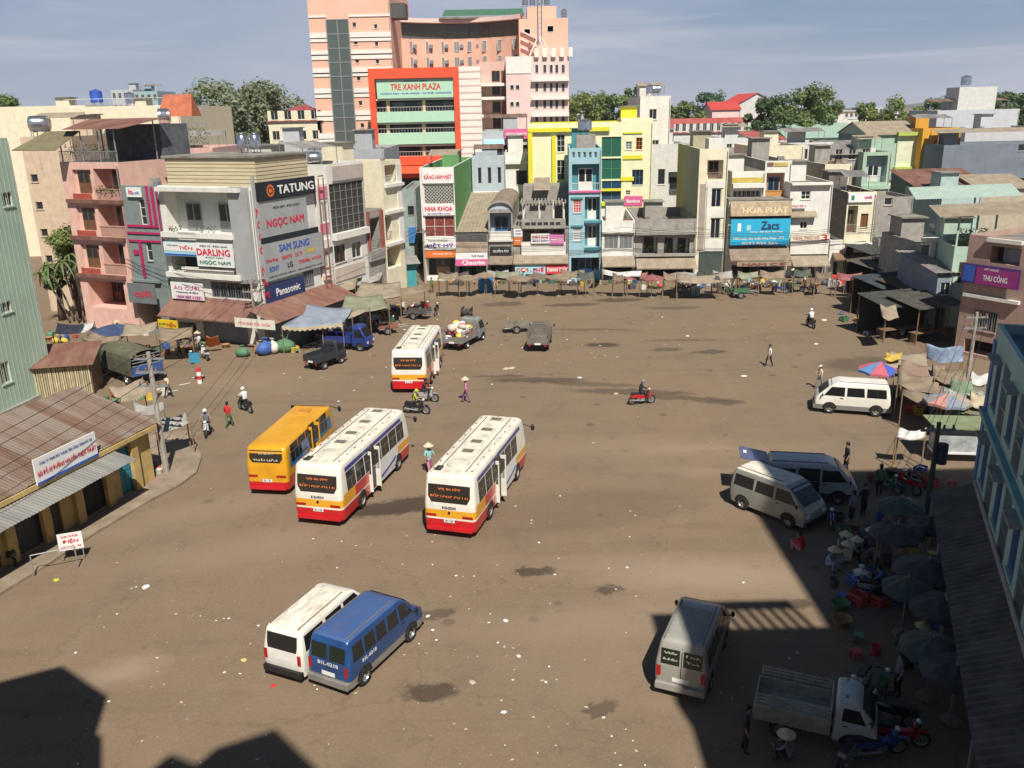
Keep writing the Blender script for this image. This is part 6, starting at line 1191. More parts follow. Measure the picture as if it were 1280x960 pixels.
simple('low_villa', 'low white villa with red roof left of the hotel', 335, 402, 131, 150, 14, CRM2, rows=2, nx=4, roof=two_tone('villa_roof', (.22, .04, .05), (.3, .08, .08), .8), kind='hip', rise=2.6)
simple('attic_house', 'white attic with dark dormer behind the appliance shop', 290, 336, 182, 104, 9, WHP, kind='gable', roof=CORR, rise=1.3)
simple('grey_attic', 'grey flat house with dark panels between the shop and the grey block', 336, 386, 181, 106, 9, c2, items=[('X', (3, 4.6, 9, 10.4, 0), DARKIN, .1)], parapet=.4)
for k, (px, top, Y, w, m_) in enumerate([(155, 112, 260, 28, c2), (184, 114, 255, 30, M((.3, .42, .45), .8)), (1060, 138, 330, 24, c1), (1090, 134, 420, 26, c2), (1130, 140, 360, 30, c1), (1010, 150, 240, 30, c1), (1065, 150, 220, 40, WHP), (985, 140, 300, 20, c1), (735, 140, 300, 30, c2), (1110, 146, 300, 24, c1), (1040, 143, 360, 30, c2)]):
    simple('distant_house', ['far grey block beside a turquoise roof above the long cream wing', 'far turquoise topped block above the long cream wing', 'far white house near the horizon left of the round tree', 'hazy grey block on the horizon', 'small pale block half hidden by the round green tree', 'pale house beyond the green shed', 'white house beyond the lime trimmed house', 'small white house below the temple trees', 'grey house among trees beside the hotel', 'low pale house before the hazy horizon', 'grey far house behind the green shed'][k], px-w/2, px+w/2, top, Y, 14, m_, rows=2, nx=4, parapet=.4, group='houses toward the horizon')
tq = AT(170, 118, 262)
# filler roofs between the rows so that no bare ground shows
rb = random.Random(11)
pal = [c1, c2, WHP, CRM2, GRYC, PGRN, GRYB, HPK]
k = 0
spots = []
for Y, x0, x1, step in ((128, 22, 66, 8), (142, -10, 74, 9), (160, 10, 90, 9.5), (180, 5, 105, 10), (205, 0, 120, 11), (235, 10, 140, 13), (275, 20, 165, 15), (330, 30, 200, 20), (135, -70, -30, 10), (165, -95, -32, 12), (205, -125, -40, 13)):
    x = x0+rb.uniform(0, 4)
    while x < x1: spots.append((x, Y+rb.uniform(-5, 5))); x += step*rb.uniform(.85, 1.2)
adj = ['pale', 'grey', 'white', 'cream', 'stained', 'green', 'blue grey', 'pinkish']
for (x, Y) in spots:
    i = rb.randrange(8); hgt = rb.choice((4.5, 6, 7, 8, 9.5, 10.5))
    if x < 0: hgt = min(hgt, 8)
    wd = rb.uniform(6, 9); f_ = Fac((x, Y), (x+wd*math.cos(.06), Y-wd*math.sin(.06)*rb.choice((-1, 1))))
    kd = rb.choice(('flat', 'flat', 'gable', 'mono')); rm = rb.choice((CORR, CORR, TAN, REDR, RUST, ROOFC))
    nfl = int(hgt//3.2); its = []
    for q in range(nfl):
        for w_ in range(3): its.append(('W', (wd*(w_+.5)/3-.5, wd*(w_+.5)/3+.5, hgt-1.9-q*3.2, hgt-.7-q*3.2, 0), 2, 1))
    b = Bld('town_house', '%s walled town house with %s roof in the crowded quarter behind the shops' % (adj[i], {'flat': 'flat', 'gable': 'gabled', 'mono': 'sloping'}[kd]), f_, 0, wd, rb.uniform(9, 14), hgt, pal[i], its if Y < 215 else [], rm if kd == 'flat' else None, .4 if kd == 'flat' else 0, None, 'houses in the quarter behind the shops')
    if kd != 'flat':
        bpy.data.objects.remove(b.roofobj); mb = MB(); D = b.depth; hh = hgt+rb.uniform(1, 1.8)
        if kd == 'gable': corr_sheet(mb, (-.3, -.3, hgt), (wd+.3, -.3, hgt), (wd+.3, D/2, hh), (-.3, D/2, hh), .5, .06); corr_sheet(mb, (wd+.3, D+.3, hgt), (-.3, D+.3, hgt), (-.3, D/2, hh), (wd+.3, D/2, hh), .5, .06); mb.add([(0, 0, hgt), (0, D, hgt), (0, D/2, hh)], [(0, 2, 1)]); mb.add([(wd, 0, hgt), (wd, D, hgt), (wd, D/2, hh)], [(0, 1, 2)])
        else: corr_sheet(mb, (-.3, -.3, hgt), (wd+.3, -.3, hgt), (wd+.3, D+.3, hh), (-.3, D+.3, hh), .5, .06); mb.add([(0, 0, hgt), (0, D, hgt), (0, D, hh)], [(0, 2, 1)]); mb.add([(wd, 0, hgt), (wd, D, hgt), (wd, D, hh)], [(0, 1, 2)])
        mb.build('roof', rm, b.root)
    elif rb.random() < .5 and Y < 240: tank('steel water tank on a town house behind the shops', b.f.P(wd*rb.uniform(.3, .7), 3, hgt-.4), .5, 1.1, rb.random() < .5, group='tanks on the town houses')
# ---- low hills on the horizon
def hills():
    mb = MB(); r = random.Random(2); n = 120; Y = 3600
    prof = [max(4, 14+8*math.sin(i*.13)+6*math.sin(i*.31+1)+4*math.sin(i*.83+2)) for i in range(n+1)]
    for i in range(n):
        xa, xb = -2600+5200*i/n, -2600+5200*(i+1)/n; mb.quad((xa, Y-400, -1), (xb, Y-400, -1), (xb, Y, prof[i+1]), (xa, Y, prof[i])); mb.quad((xa, Y, prof[i]), (xb, Y, prof[i+1]), (xb, Y+400, -1), (xa, Y+400, -1))
    mb.build('hills', M((.07, .1, .06), .9, var=.3, scale=.01), kind='structure')
hills()
# ---- countryside green belt (hedges and groves that nobody could count) beyond the town
def grove():
    mb = MB(); r = random.Random(8)
    for _ in range(420):
        Y = r.uniform(380, 1500); x = r.uniform(-.75, .75)*Y; s = r.uniform(4, 9); 
        for k in range(14):
            p = Vector((x+r.gauss(0, s), Y+r.gauss(0, s), max(1, r.gauss(s*.6, s*.35)))); q = r.uniform(1.2, 3.0); d = Vector((r.uniform(-1, 1), r.uniform(-1, 1), r.uniform(-.3, 1))).normalized(); e = d.cross(Vector((.3, r.random(), 1))).normalized(); mb.add([p-e*q, p+d*q, p+e*q, p-d*q*.6], [(0, 1, 2, 3)], r.choice((0, 1)))
    mb.build('far_woods', [M((.03, .06, .02), .8, var=.3, scale=.2), M((.05, .08, .03), .8, var=.3, scale=.2)], kind='stuff', label='distant belt of trees and hedges toward the horizon', cat='woods')
grove()
# ================================================================== RIGHT SIDE OF THE SQUARE
def zrow(a, py):
    lo, hi = -5.0, 60.0
    for _ in range(50):
        m_ = (lo+hi)/2; v = Vector((a[0], a[1], m_))-EYE; y = 480-FPX*v.dot(UPV)/v.dot(FWD)
        if y > py: lo = m_
        else: hi = m_
    return lo
TQ = M((.34, .5, .47), .75, var=.1, scale=.7, streak=.15); TQB = M((.1, .2, .42), .7, var=.1); TQD = M((.14, .34, .36), .75, var=.1); MINTW = M((.42, .56, .46), .8, var=.1, streak=.15)
DKSHADE = [M((.05, .055, .05), .9, var=.4), M((.07, .065, .055), .9, var=.4), M((.04, .05, .06), .9, var=.4), M((.085, .07, .055), .9, var=.4)]  # dark nets and roofs, their colours also standing in for the market corner's shade
# ---- turquoise house with lean-to roof
a = G(1217, 601, 3.3); b_ = G(1256, 733, 3.3); dv = (b_-a).normalized(); TF = Fac((a.x, a.y), (a.x+dv.x*22, a.y+dv.y*22)); h = zrow((a.x, a.y), 404)
def tu(px, py): return TF.uz(px, py)
L_ = 15.5; its = [('L', (0, L_, 6.2, 6.4, 0), .2, TQD), ('X', (.02, .5, 3.4, h-.6, 0), TQB, .06, 'blue_corner')]
for i in range(4):
    u = 1.0+i*3.5
    its += [('W', (u+.2, u+1.2, 6.9, 8.6, 0), 2, 2, FRBL, None, 6), ('B', (u+1.7, u+3.0, 6.5, 8.9, 0), 1.0, TQD, 'bars', FRBL, .9, 1), ('W', (u+.2, u+1.2, 3.9, 5.6, 0), 2, 2, TQB, None, 6), ('B', (u+1.7, u+3.0, 3.5, 5.9, 0), 1.0, TQD, 'bars', FRBL, .9, 1), ('L', (u+.05, u+1.35, 8.68, 8.76, 0), .35, GRYC), ('L', (u+.05, u+1.35, 5.68, 5.76, 0), .35, GRYC)]
tb = Bld('turquoise_house', 'turquoise and blue two storey house above a dark lean-to roof', TF, 0, L_, 12, h, TQ, its, roof=M((.06, .12, .18), .8, var=.2), parapet=.35)
mb = MB(); corr_sheet(mb, (.2, -.02, 3.3), (L_+4, -.02, 3.3), (L_+4, -1.5, 2.6), (.2, -1.5, 2.6), .3, .05); lt = mb.build('lean_to_roof', two_tone('dark_tin', (.06, .055, .05), (.11, .1, .085), 1, .4, .6, .8), tb.root)
for i in range(6): u = .5+i*3.6; mb = MB(); mb.cyl((u, -1.4, 0), (u, -1.4, 2.57), .05, n=6); mb.build('post', FRG, tb.root)
mb = MB(); corr_sheet(mb, (5.2, -1.0, 6.2), (9.0, -1.0, 6.2), (9.0, -2.4, 5.7), (5.2, -2.4, 5.7), .3, .05) if False else mb.box(.2, L_, -.06, -.004, 3.31, 3.6); mb.build('skirting', GRYC, tb.root)
# ---- house with the violet banner
a = G(1192, 441); z1 = zrow(a, 351); b_ = G(1276, 362, z1); BF = Fac((a.x, a.y), (b_.x, b_.y)); L_ = BF.L+4; h = BF.uz(1250, 297)[1]
PB = M((.42, .28, .23), .85, var=.12, streak=.2)
vb_ = Bld('banner_house', 'brownish pink house wearing a violet and magenta banner', BF, 0, L_, 9, h, PB, [
    ('S', (1206, 332, 1279, 357), M((.08, .03, .16), .6, var=.1), [('#', M((.3, .03, .19), .6), .62, .45, .72, .85), ('THU CÔNG', TWH, .6, .42, .42, .34), ('MỸ NGHỆ', TWH, .52, .82, .24, .16), ('#', TBLU, .12, .5, .2, .8)], -.3), ('L', (1206, 371, 1276, 375), .3, WHP), ('W', (1216, 388, 1246, 414), 5, 1, FRG, None, 10), ('B', (1238, 309, 1276, 331), 1.0, DARKIN, None, FRG, None, 1), ('L', (1236, 299, 1280, 304), .3, WHP), ('B', (1204, 428, 1262, 446), 1.5, DARKIN, None, DARKIN, None, 2)], parapet=.4)
mh_ = simple('mint_wall_house', 'mint walled house with pierced vent blocks and planted roof terrace', 1191, 1236, 308, 66, 9, MINTW, rz=-12, parapet=.5, items=[('X', (.5, 1.7, 4.2, 5.8, 0), DARKIN, .03, 'vent_block')])
plants('terrace_plants', mh_.root, .5, mh_.W-.3, 1.0, mh_.h-.3, 1.6, 380, 3, .5)
mb = MB(); corr_sheet(mb, (-1.5, -.8, mh_.h+2.3), (mh_.W+3.5, -.8, mh_.h+2.7), (mh_.W+3.5, 3, mh_.h+3.2), (-1.5, 3, mh_.h+2.8)); mb.build('terrace_canopy', TAN, mh_.root)
mb = MB(); corr_sheet(mb, (-2.4, 3.5, mh_.h+3.2), (mh_.W+2.6, 3.5, mh_.h+3.5), (mh_.W+2.6, 6.5, mh_.h+4.2), (-2.4, 6.5, mh_.h+3.9)); mb.build('terrace_canopy', M((.36, .46, .4), .7, var=.1), mh_.root)
for u, y in ((.1, .1), (mh_.W*.5, .1), (mh_.W-.1, .1), (.1, 6), (mh_.W-.1, 6)): mb = MB(); mb.box(u-.06, u+.06, y-.06, y+.06, mh_.h-.1, mh_.h+(2.45 if y < 3 else 3.8)); mb.build('canopy_post', MINTW, mh_.root)
simple('shaded_store', 'grey store in the shade with white column platforms', 1150, 1190, 305, 72, 8, GRYC, parapet=.4, items=[('B', (.3, 2.0, .2, 2.6, 0), 1, DARKIN, None, DARKIN, None, 1)])
simple('blue_grey_store', 'blue grey store wedged beside the mint walled house', 1172, 1192, 330, 66, 7, M((.2, .25, .3), .85, var=.2), items=[('B', (.2, 1.3, .1, 2.4, 0), 1, DARKIN, None, DARKIN, None, 1), ('W', (.3, 1.1, 3.2, 4.2, 0), 2, 1)], kind='mono', roof=CORR, rise=.6)
ps = thing('concrete_pillar', 'white concrete pillar with a flat cap above the shaded store', 'pillar', (AT(1163, 330, 71).x, 71, 0)); z_ = AT(1163, 296, 71).z; mb = MB(); mb.box(-.18, .18, -.18, .18, 0, z_-.4); mb.build('shaft', WHP, ps); mb = MB(); mb.box(-.8, .8, -.5, .5, z_-.4, z_-.1); mb.build('cap', WHP, ps)
ps = thing('concrete_pillar', 'taller white concrete pillar with a split cap near the mint house', 'pillar', (AT(1176, 300, 73).x, 73, 0)); z_ = AT(1176, 278, 73).z; mb = MB(); mb.box(-.2, .2, -.2, .2, 0, z_-.4); mb.build('shaft', WHP, ps); mb = MB(); mb.box(-.9, .9, -.4, .4, z_-.4, z_-.1); mb.build('cap', WHP, ps)
# ---- low market sheds in the shady corner
def shed(label, px, py, w, d, h, m_, rz=0, cat='market shed', rise=.5, group='sheds in the shady market corner', wallm=None):
    g = G(px, py); t = thing('market_shed', label, cat, (g.x, g.y, 0), R(rz), group)
    mb = MB(); corr_sheet(mb, (-w/2-.2, -.3, h), (w/2+.2, -.3, h), (w/2+.2, d, h+rise), (-w/2-.2, d, h+rise), .3, .04); mb.build('roof', m_, t)
    for sx in (-1, 1):
        for y in (0, d-.1): mb = MB(); mb.cyl((sx*w/2, y, 0), (sx*w/2, y, h+(rise*y/d)), .05, n=6); mb.build('post', BRN, t)
    mb = MB(); mb.box(-w/2+.05, w/2-.05, d-.25, d-.17, .05, h+.3); mb.build('rear_wall', wallm or DARKIN, t)
    mb = MB(); mb.box(-w/2+.2, w/2-.2, .3, 1.0, .75, .82); mb.build('counter', BRN, t)
    for sx in (-1, 1): mb = MB(); mb.box(sx*(w/2-.4)-.05, sx*(w/2-.4)+.05, .4, .9, .0, .75); mb.build('leg', BRN, t)
    return t
nets = ['charcoal', 'dark brown', 'dark slate', 'rust brown']
for i, (px, py, w, d, h, rz) in enumerate([(1110, 352, 5, 4, 3.0, 20), (1135, 345, 5, 4, 3.2, 25), (1160, 350, 5, 4, 3.0, 20), (1118, 372, 5, 4, 2.8, 25), (1150, 372, 5, 4, 3, 20), (1178, 376, 4.5, 4, 3, 20), (1128, 398, 5, 3.6, 2.8, 20), (1160, 402, 5, 3.6, 2.8, 25), (1138, 424, 5, 3.4, 2.7, 15), (1172, 428, 4.4, 3.4, 2.8, 20), (1105, 395, 3, 3, 2.5, 15), (1185, 402, 4, 3.6, 3, 22)]):
    shed('%s roofed market shed %s' % (nets[i % 4], ['beside the street lamp', 'backing the soot stained block', 'before the white pillars', 'beside the blue barrel stall', 'amid the shady market lane', 'near the blue grey store', 'with a tan sheet lying above it', 'between the lane and the banner house', 'behind the sunlit brown awnings', 'next to the sagging blue tarp', 'at the edge of the sunlit square', 'close to the banner house wall'][i]), px, py, w, d, h, DKSHADE[i % 4], rz)
# ================================================================== LONG TIN SHED WITH LEAN-TO (LEFT FOREGROUND)
OCH = M((.5, .36, .14), .85, var=.2, streak=.35); GTIN = two_tone('grey_lean_to', (.24, .235, .22), (.33, .32, .29), .7, .4, .65, .55, (2.5, .25, 1), .25); BLD_ = M((.03, .22, .32), .6, var=.15)
E1 = G(195, 530, 3.0); E0 = G(0, 628, 3.0); ud = (E1-E0).normalized(); nd = Vector((-ud.y, ud.x, 0)); p1 = E1+nd*.35-ud*.25; p0 = E0+nd*.35-ud*4; SF_ = Fac((p0.x, p0.y), (p1.x, p1.y)); SL = SF_.L
# facade plane: eave over lean-to at z ~3.3
its = [('D', (SL-2.3, SL-.9, .15, 2.5, 0), BLD_, 4), ('G', (SL-5.0, SL-2.9, .15, 2.5, 0), DARKIN)]
for k in range(4): its.append(('G', (SL-8.4-k*3.3, SL-6.0-k*3.3, .15, 2.5, 0), M((.05, .05, .05), .7, var=.3)))
sb = Bld('tin_roofed_shed', 'long ochre shed with rusty corrugated roof and grey lean-to', SF_, 0, SL, 4.3, 3.05, OCH, its, parapet=0)
bpy.data.objects.remove(sb.roofobj)
rr = random.Random(4)
n = int((SL+1)/.8); RS = [RUST, two_tone('rust_pale', (.23, .175, .14), (.17, .11, .08), .9, .45, .6, .8, (1.6, .2, .2), .1), two_tone('rust_deep', (.19, .12, .085), (.14, .075, .05), .9, .4, .58, .8, (1.6, .2, .2), .1)]
for i in range(n):
    x0 = -.4+i*(SL+.9)/n; x1 = x0+(SL+.9)/n+.04; dz = rr.uniform(0, .03)+.02*(i % 2)
    mb = MB(); corr_sheet(mb, (x0, -.35, 3.02+dz), (x1, -.35, 3.02+dz), (x1, 4.5, 4.55+dz), (x0, 4.5, 4.55+dz), .16, .03, nv=3); mb.build('roof_sheet', RS[rr.choice((0, 0, 1, 1, 2))], sb.root)
nl = int((SL-2.4)/1.0)
for i in range(nl):
    x0 = -.3+i*(SL-2.5)/nl; x1 = x0+(SL-2.5)/nl+.03; dz = .015*(i % 2); mb = MB(); corr_sheet(mb, (x0, -.05, 2.78+dz), (x1, -.05, 2.78+dz), (x1, -1.6, 2.45+dz), (x0, -1.6, 2.45+dz), .16, .025); mb.build('lean_to_sheet', GTIN, sb.root)
for k in range(7): u = .5+k*(SL-1.8)/6; mb = MB(); mb.box(u-.22, u+.22, -.22, -.004, .1, 2.7); mb.build('pilaster', OCH, sb.root)
mb = MB(); mb.box(-.2, SL+.2, -.42, -.3, 2.8, 3.0); mb.build('eave_board', OCH, sb.root)
[MB().add(v, [f_]).build('gable_end', OCH, sb.root) for v, f_ in (([(0, 0, 3.05), (0, 4.3, 3.05), (0, 4.3, 4.45)], (0, 2, 1)), ([(SL, 0, 3.05), (SL, 4.3, 3.05), (SL, 4.3, 4.45)], (0, 1, 2)))]
# sign on the eave
ua = SF_.uz(40, 590, -.3)[0]; ub = SF_.uz(118, 560, -.3)[0]
za = 2.95
s_ = signpart(sb.root, ua, ub, za, za+1.15, -.4, WH, [('BÃI ĐỖ XE ĐƯỜNG NGUYỄN THIỆN THUẬT', TRED, .5, .42, .94, .3), ('CÔNG TY TNHH MỘT THÀNH VIÊN CÔNG TRÌNH ĐÔ THỊ', TBLU, .5, .78, .86, .15), ('#', TBLU, .5, .05, .99, .09)], th=.06, label='white sign with red and blue lettering on the shed eave')
# electrician's board on legs and a cart rack on the pavement
g = G(92, 697, .12); t = thing('standing_sign', 'white sign board on two legs lettered in red by the shed', 'sign', (g.x, g.y, .12), R(20))
t.scale = (.62, .62, .72)
signpart(t, -.75, .75, .55, 1.6, 0, WH, [('ĐIỆN', TRED, .5, .52, .62, .28), ('SỬA CHỮA', TRED, .5, .84, .7, .14), ('MÁY NỔ - XE', TRED, .5, .22, .8, .14)], th=.05)
for sx in (-.65, .65): mb = MB(); mb.box(sx-.03, sx+.03, .0, .06, 0, 1.55); mb.build('leg', FRG, t)
g = G(70, 712, .12); t = thing('pipe_barrier', 'low pipe barrier beside the standing sign', 'barrier', (g.x, g.y, .12), R(25)); 
for sx in (-.8, .8): mb = MB(); mb.cyl((sx, 0, 0), (sx, 0, .85), .03, n=6); mb.build('post', FRG, t)
mb = MB(); mb.cyl((-.8, 0, .84), (.8, 0, .84), .025, n=6); mb.build('rail', FRG, t)
# bamboo hut with maroon roof
g = G(112, 500); t = thing('bamboo_hut', 'bamboo walled hut with a maroon tin roof under the green building', 'hut', (g.x-2.2, g.y+.6, 0), R(12))
r2 = random.Random(6); BAM = [M((.5, .42, .26), .8, var=.2), M((.42, .35, .2), .8, var=.2), M((.56, .49, .33), .8, var=.2)]
bamm = []
for i in range(30):
    mb = MB(); x = -2.0+i*.138; mb.cyl((x, 0, 0), (x+r2.uniform(-.02, .02), 0, 2.2+r2.uniform(-.05, .05)), .06, .05, 6); mb.build('bamboo_pole', BAM[i % 3], t)
mb = MB(); mb.box(-2, 2.1, .1, 2.8, 0, 2.2); mb.build('back_wall', BRN, t)
mb = MB(); corr_sheet(mb, (-2.3, -.4, 2.2), (2.4, -.4, 2.2), (2.4, 3, 3.0), (-2.3, 3, 3.0)); mb.build('roof', MAROON, t)
# ---- poles and wires
POLE = M((.34, .31, .27), .9, var=.2, streak=.3)
def pole(label, pb, ptop, r=.15, arms=2, lamp=False, mat_=None, extra=0, z0=0):
    g = G(*pb, z0); h = zrow((g.x, g.y), ptop); t = thing('utility_pole', label, 'pole', (g.x, g.y, z0)); mb = MB(); mb.cyl((0, 0, 0), (0, 0, h-z0), r, r*.65, 8); mb.build('shaft', mat_ or POLE, t, 40)
    for k in range(arms):
        mb = MB(); z = h-z0-.35-k*.7; mb.box(-.75, .75, -.05, .05, z-.05, z+.05); c = mb.build('crossarm', FRG, t)
        for x in (-.65, -.25, .25, .65): mb = MB(); mb.lathe([(.05, 0), (.07, .06), (.04, .1), (.06, .16), (.001, .2)], 8, (x, 0, z+.05)); mb.build('insulator', BRN, c)
    if lamp: mb = MB(); mb.path([(0, 0, h-z0-.2), (-.8, -.2, h-z0+.5), (-2.0, -.5, h-z0+.7)], .04, 6); mb.box(-2.5, -1.95, -.62, -.42, h-z0+.64, h-z0+.76); mb.build('lamp_arm', FRG, t)
    if extra: mb = MB(); mb.cyl((.3, 0, h-z0-1.9), (.3, 0, h-z0-1.0), .24, n=10); mb.build('transformer', DKSHADE[2], t)
    return g, h
P1 = pole('concrete utility pole with crossarms at the corner of the tin shed', (208, 590), 440, .17, 3, z0=.12)
P2 = pole('thin concrete pole in front of the maroon awning', (323, 437), 348, .12, 2)
P3 = pole('concrete pole beside the dental house', (532, 354), 286, .14, 1)
P4 = pole('grey street lamp pole at the shady street end', (1094, 347), 298, .1, 0, True)
P5 = pole('sunlit concrete pole behind the market awnings', (1209, 476), 390, .14, 2)
P6 = pole('dark leaning pole with transformer in the shaded market', (1158, 645), 528, .14, 1, mat_=DKSHADE[1], extra=1)
WIRE = M((.012, .012, .012), .6, var=0)
def wire(label, a, b, sag=.5, r=.012):
    pts = [Vector(a).lerp(Vector(b), i/14)-Vector((0, 0, sag*4*(i/14)*(1-i/14))) for i in range(15)]; mb = MB(); mb.path(pts, r, 4); mb.build('overhead_wire', WIRE, label=label, cat='wire', group='overhead wires')
tp = lambda P, dz=-.2, dx=0: (P[0].x+dx, P[0].y, P[1]+dz)
for k, (dx, dz) in enumerate(((-.65, -.2), (.25, -.2), (.65, -.9))):
    wire('black overhead wire from the shed pole toward the near left', tp(P1, dz, dx), (-24.5+dx, 14, 6.0+dz), .7, .016); wire('black overhead wire from the shed pole to the awning pole', tp(P1, dz, dx), tp(P2, dz, dx), .6, .016)
    wire('black overhead wire from the awning pole to the dental pole', tp(P2, dz, dx), tp(P3, -.2, dx), .6)
    wire('black overhead wire along the right side market', tp(P5, -.3, dx), tp(P6, -.3, dx), .6); wire('black overhead wire toward the street lamp', tp(P5, -.3, dx), tp(P4, -.3, dx), .9)
for k in range(4): wire('black cable slung low along the far shop fronts', (-9, 93.2-.3*k, 4.6+.35*k), (12, 91.6-.3*k, 4.9+.3*k), .45+.1*k, .02); wire('black cable slung low along the far shop fronts', (12, 91.6-.3*k, 4.9+.3*k), (38, 90.4-.2*k, 4.8+.3*k), .5+.1*k, .02)
for k in range(3): wire('black cable along the side street houses', tp(P2, -.4-.3*k, .1), (-9.5, 92, 6.2-.4*k), .5+.15*k, .018); wire('black cable crossing toward the maroon apartments', tp(P2, -.3-.3*k, 0), (-33, 73, 6.5-.3*k), .5+.1*k, .018)
wire('black overhead wire along the far shop fronts', tp(P3, -.2, 0), (20, 92.2, 5.4), .5); wire('black overhead wire along the far shop fronts', (20, 92.2, 5.4), tp(P4, -.3, 0), .5)
# ================================================================== TREES
BARK = M((.12, .09, .065), .9, var=.3, scale=3, bump=.4)
def leaf_mat(rgb):
    key = 'leaf%s' % repr(rgb)
    if key in MATS: return MATS[key]
    m, t, b = _mat('leaf_%d' % len(MATS)); MATS[key] = m
    b.inputs['Base Color'].default_value = (*rgb, 1); b.inputs['Roughness'].default_value = .55
    tr = N(t, 'ShaderNodeBsdfTranslucent'); tr.inputs[0].default_value = (rgb[0]*1.3, rgb[1]*1.5, rgb[2]*.8, 1); mx = N(t, 'ShaderNodeMixShader'); mx.inputs[0].default_value = .35
    out = t.nodes['Material Output']; t.links.new(b.outputs[0], mx.inputs[1]); t.links.new(tr.outputs[0], mx.inputs[2]); t.links.new(mx.outputs[0], out.inputs[0]); return m
LSETS = {'dark': [(0.086, 0.144, 0.046), (0.115, 0.178, 0.057), (0.063, 0.109, 0.037)], 'mid': [(0.138, 0.196, 0.063), (0.172, 0.230, 0.081), (0.115, 0.161, 0.057)], 'yellow': [(0.184, 0.230, 0.063), (0.218, 0.259, 0.075), (0.138, 0.184, 0.057)], 'grey': [(0.207, 0.230, 0.138), (0.241, 0.270, 0.172), (0.161, 0.190, 0.115)], 'blue': [(0.081, 0.144, 0.081), (0.103, 0.172, 0.098), (0.069, 0.115, 0.063)]}
def tree(label, loc, h, rx, rz, seed, tone='mid', trunk=.35, leaves=4200, leaf=.32, clumps=26, ry=None, name='tree', base=None, group='trees among the houses'):
    """crown centre sits at loc height h-rz; leaf clumps fill an uneven volume round the limbs"""
    r = random.Random(seed); t = thing(name, label, 'tree', (loc[0], loc[1], 0), r.uniform(0, 6), group); ry = ry or rx; cz = h-rz
    mb = MB(); bz_ = max(1.0, cz-rz*.75); mb.cyl((0, 0, 0), (.15, .1, bz_), trunk, trunk*.7, 8)
    cl = []
    for i in range(clumps):
        a = r.uniform(0, 6.283); u = r.random()**.55; v = r.uniform(-1, 1); q = math.sqrt(max(0, 1-v*v*.85))
        p = Vector((rx*u*q*math.cos(a), ry*u*q*math.sin(a), cz+rz*v*.82)); cl.append((p, r.uniform(.2, .42)*min(rx, rz)))
    for p, s in cl[:14]:
        m_ = Vector((.1, .1, bz_)).lerp(p, .45)+Vector((0, 0, -rz*.1)); mb.cyl((.15, .1, bz_-.2), m_, trunk*.45, trunk*.25, 5); mb.cyl(m_, p, trunk*.25, trunk*.07, 5)
    mb.build('trunk', BARK, t, True)
    lf = MB(); per = leaves//clumps
    for p, s in cl:
        tone_b = r.random()
        for _ in range(per):
            d = Vector((r.gauss(0, 1), r.gauss(0, 1), r.gauss(0, .8))).normalized(); q = p+d*s*r.random()**.45; n_ = (d+Vector((r.uniform(-.8, .8), r.uniform(-.8, .8), r.uniform(-.2, .9)))).normalized(); e = n_.cross(Vector((r.uniform(-1, 1), r.uniform(-1, 1), .3))).normalized(); g = n_.cross(e); l = leaf*r.uniform(.6, 1.3)
            lf.add([q-e*l*.45, q+g*l*.8, q+e*l*.45, q-g*l*.8], [(0, 1, 2, 3)], 0 if tone_b < .4 and r.random() < .7 else (1 if tone_b < .75 else 2) if r.random() < .8 else r.randrange(3))
    lf.build('crown', [leaf_mat(c) for c in LSETS[tone]], t); return t
def ptree(label, px, ptop, Y, wpx, hpx, seed, tone, **k):
    top = AT(px, ptop, Y); s = Y/FPX; return tree(label, (top.x, Y), top.z, wpx*s/2, hpx*s/2, seed, tone, **k)
ptree('large grey green tree rising behind the appliance shop', 262, 103, 150, 92, 92, 1, 'grey', leaves=11000, leaf=.42, clumps=46)
ptree('grey green tree left of the low villa', 325, 104, 165, 92, 86, 2, 'grey', leaves=10000, leaf=.44, clumps=44)
ptree('broad tree at the far left above the long cream building', -2, 118, 160, 50, 60, 3, 'mid', leaves=3500)
ptree('yellowish tree beside the hotel annex', 728, 113, 185, 52, 56, 4, 'yellow', leaves=5000, leaf=.42)
ptree('round tree behind the yellow house', 765, 117, 200, 60, 50, 5, 'mid', leaves=5000, leaf=.45)
ptree('tall dark tree left of the tall white house', 795, 107, 215, 44, 60, 6, 'dark', leaves=4500, leaf=.45)
ptree('low tree right of the tall white house', 850, 126, 205, 60, 40, 7, 'mid', leaves=4500, leaf=.45)
ptree('blue green tree left of the temple hall', 888, 115, 250, 52, 46, 8, 'blue', leaves=4000, leaf=.5)
ptree('wide dark tree in front of the temple hall', 968, 120, 175, 66, 60, 9, 'dark', leaves=6500, leaf=.42, clumps=32)
ptree('tallest dark tree beside the temple hall', 1014, 107, 178, 72, 66, 10, 'mid', leaves=7500, leaf=.42, clumps=34)
ptree('round bright green tree above the green gabled house', 1130, 121, 185, 80, 60, 11, 'yellow', leaves=7500, leaf=.42, clumps=34)
ptree('small tree left of the round bright tree', 1085, 129, 210, 34, 36, 12, 'mid', leaves=3000, leaf=.45)
for i, (px, top, w_) in enumerate(((1185, 120, 60), (1225, 116, 60), (1262, 115, 70), (1300, 112, 70))): ptree(['dark tree behind the orange store', 'tree above the pale grey block roof room', 'dark tree at the antenna of the pale grey block', 'tree over the end of the slate block'][i], px, top, 225, w_, 44, 20+i, 'dark', leaves=4500, leaf=.48)
ptree('feathery tree behind the pink apartments', 80, 281, 79, 58, 52, 30, 'yellow', leaves=4200, leaf=.2)
ptree('small shrub tree in front of the beige wall', 66, 335, 78, 40, 28, 31, 'mid', leaves=1800, leaf=.18)
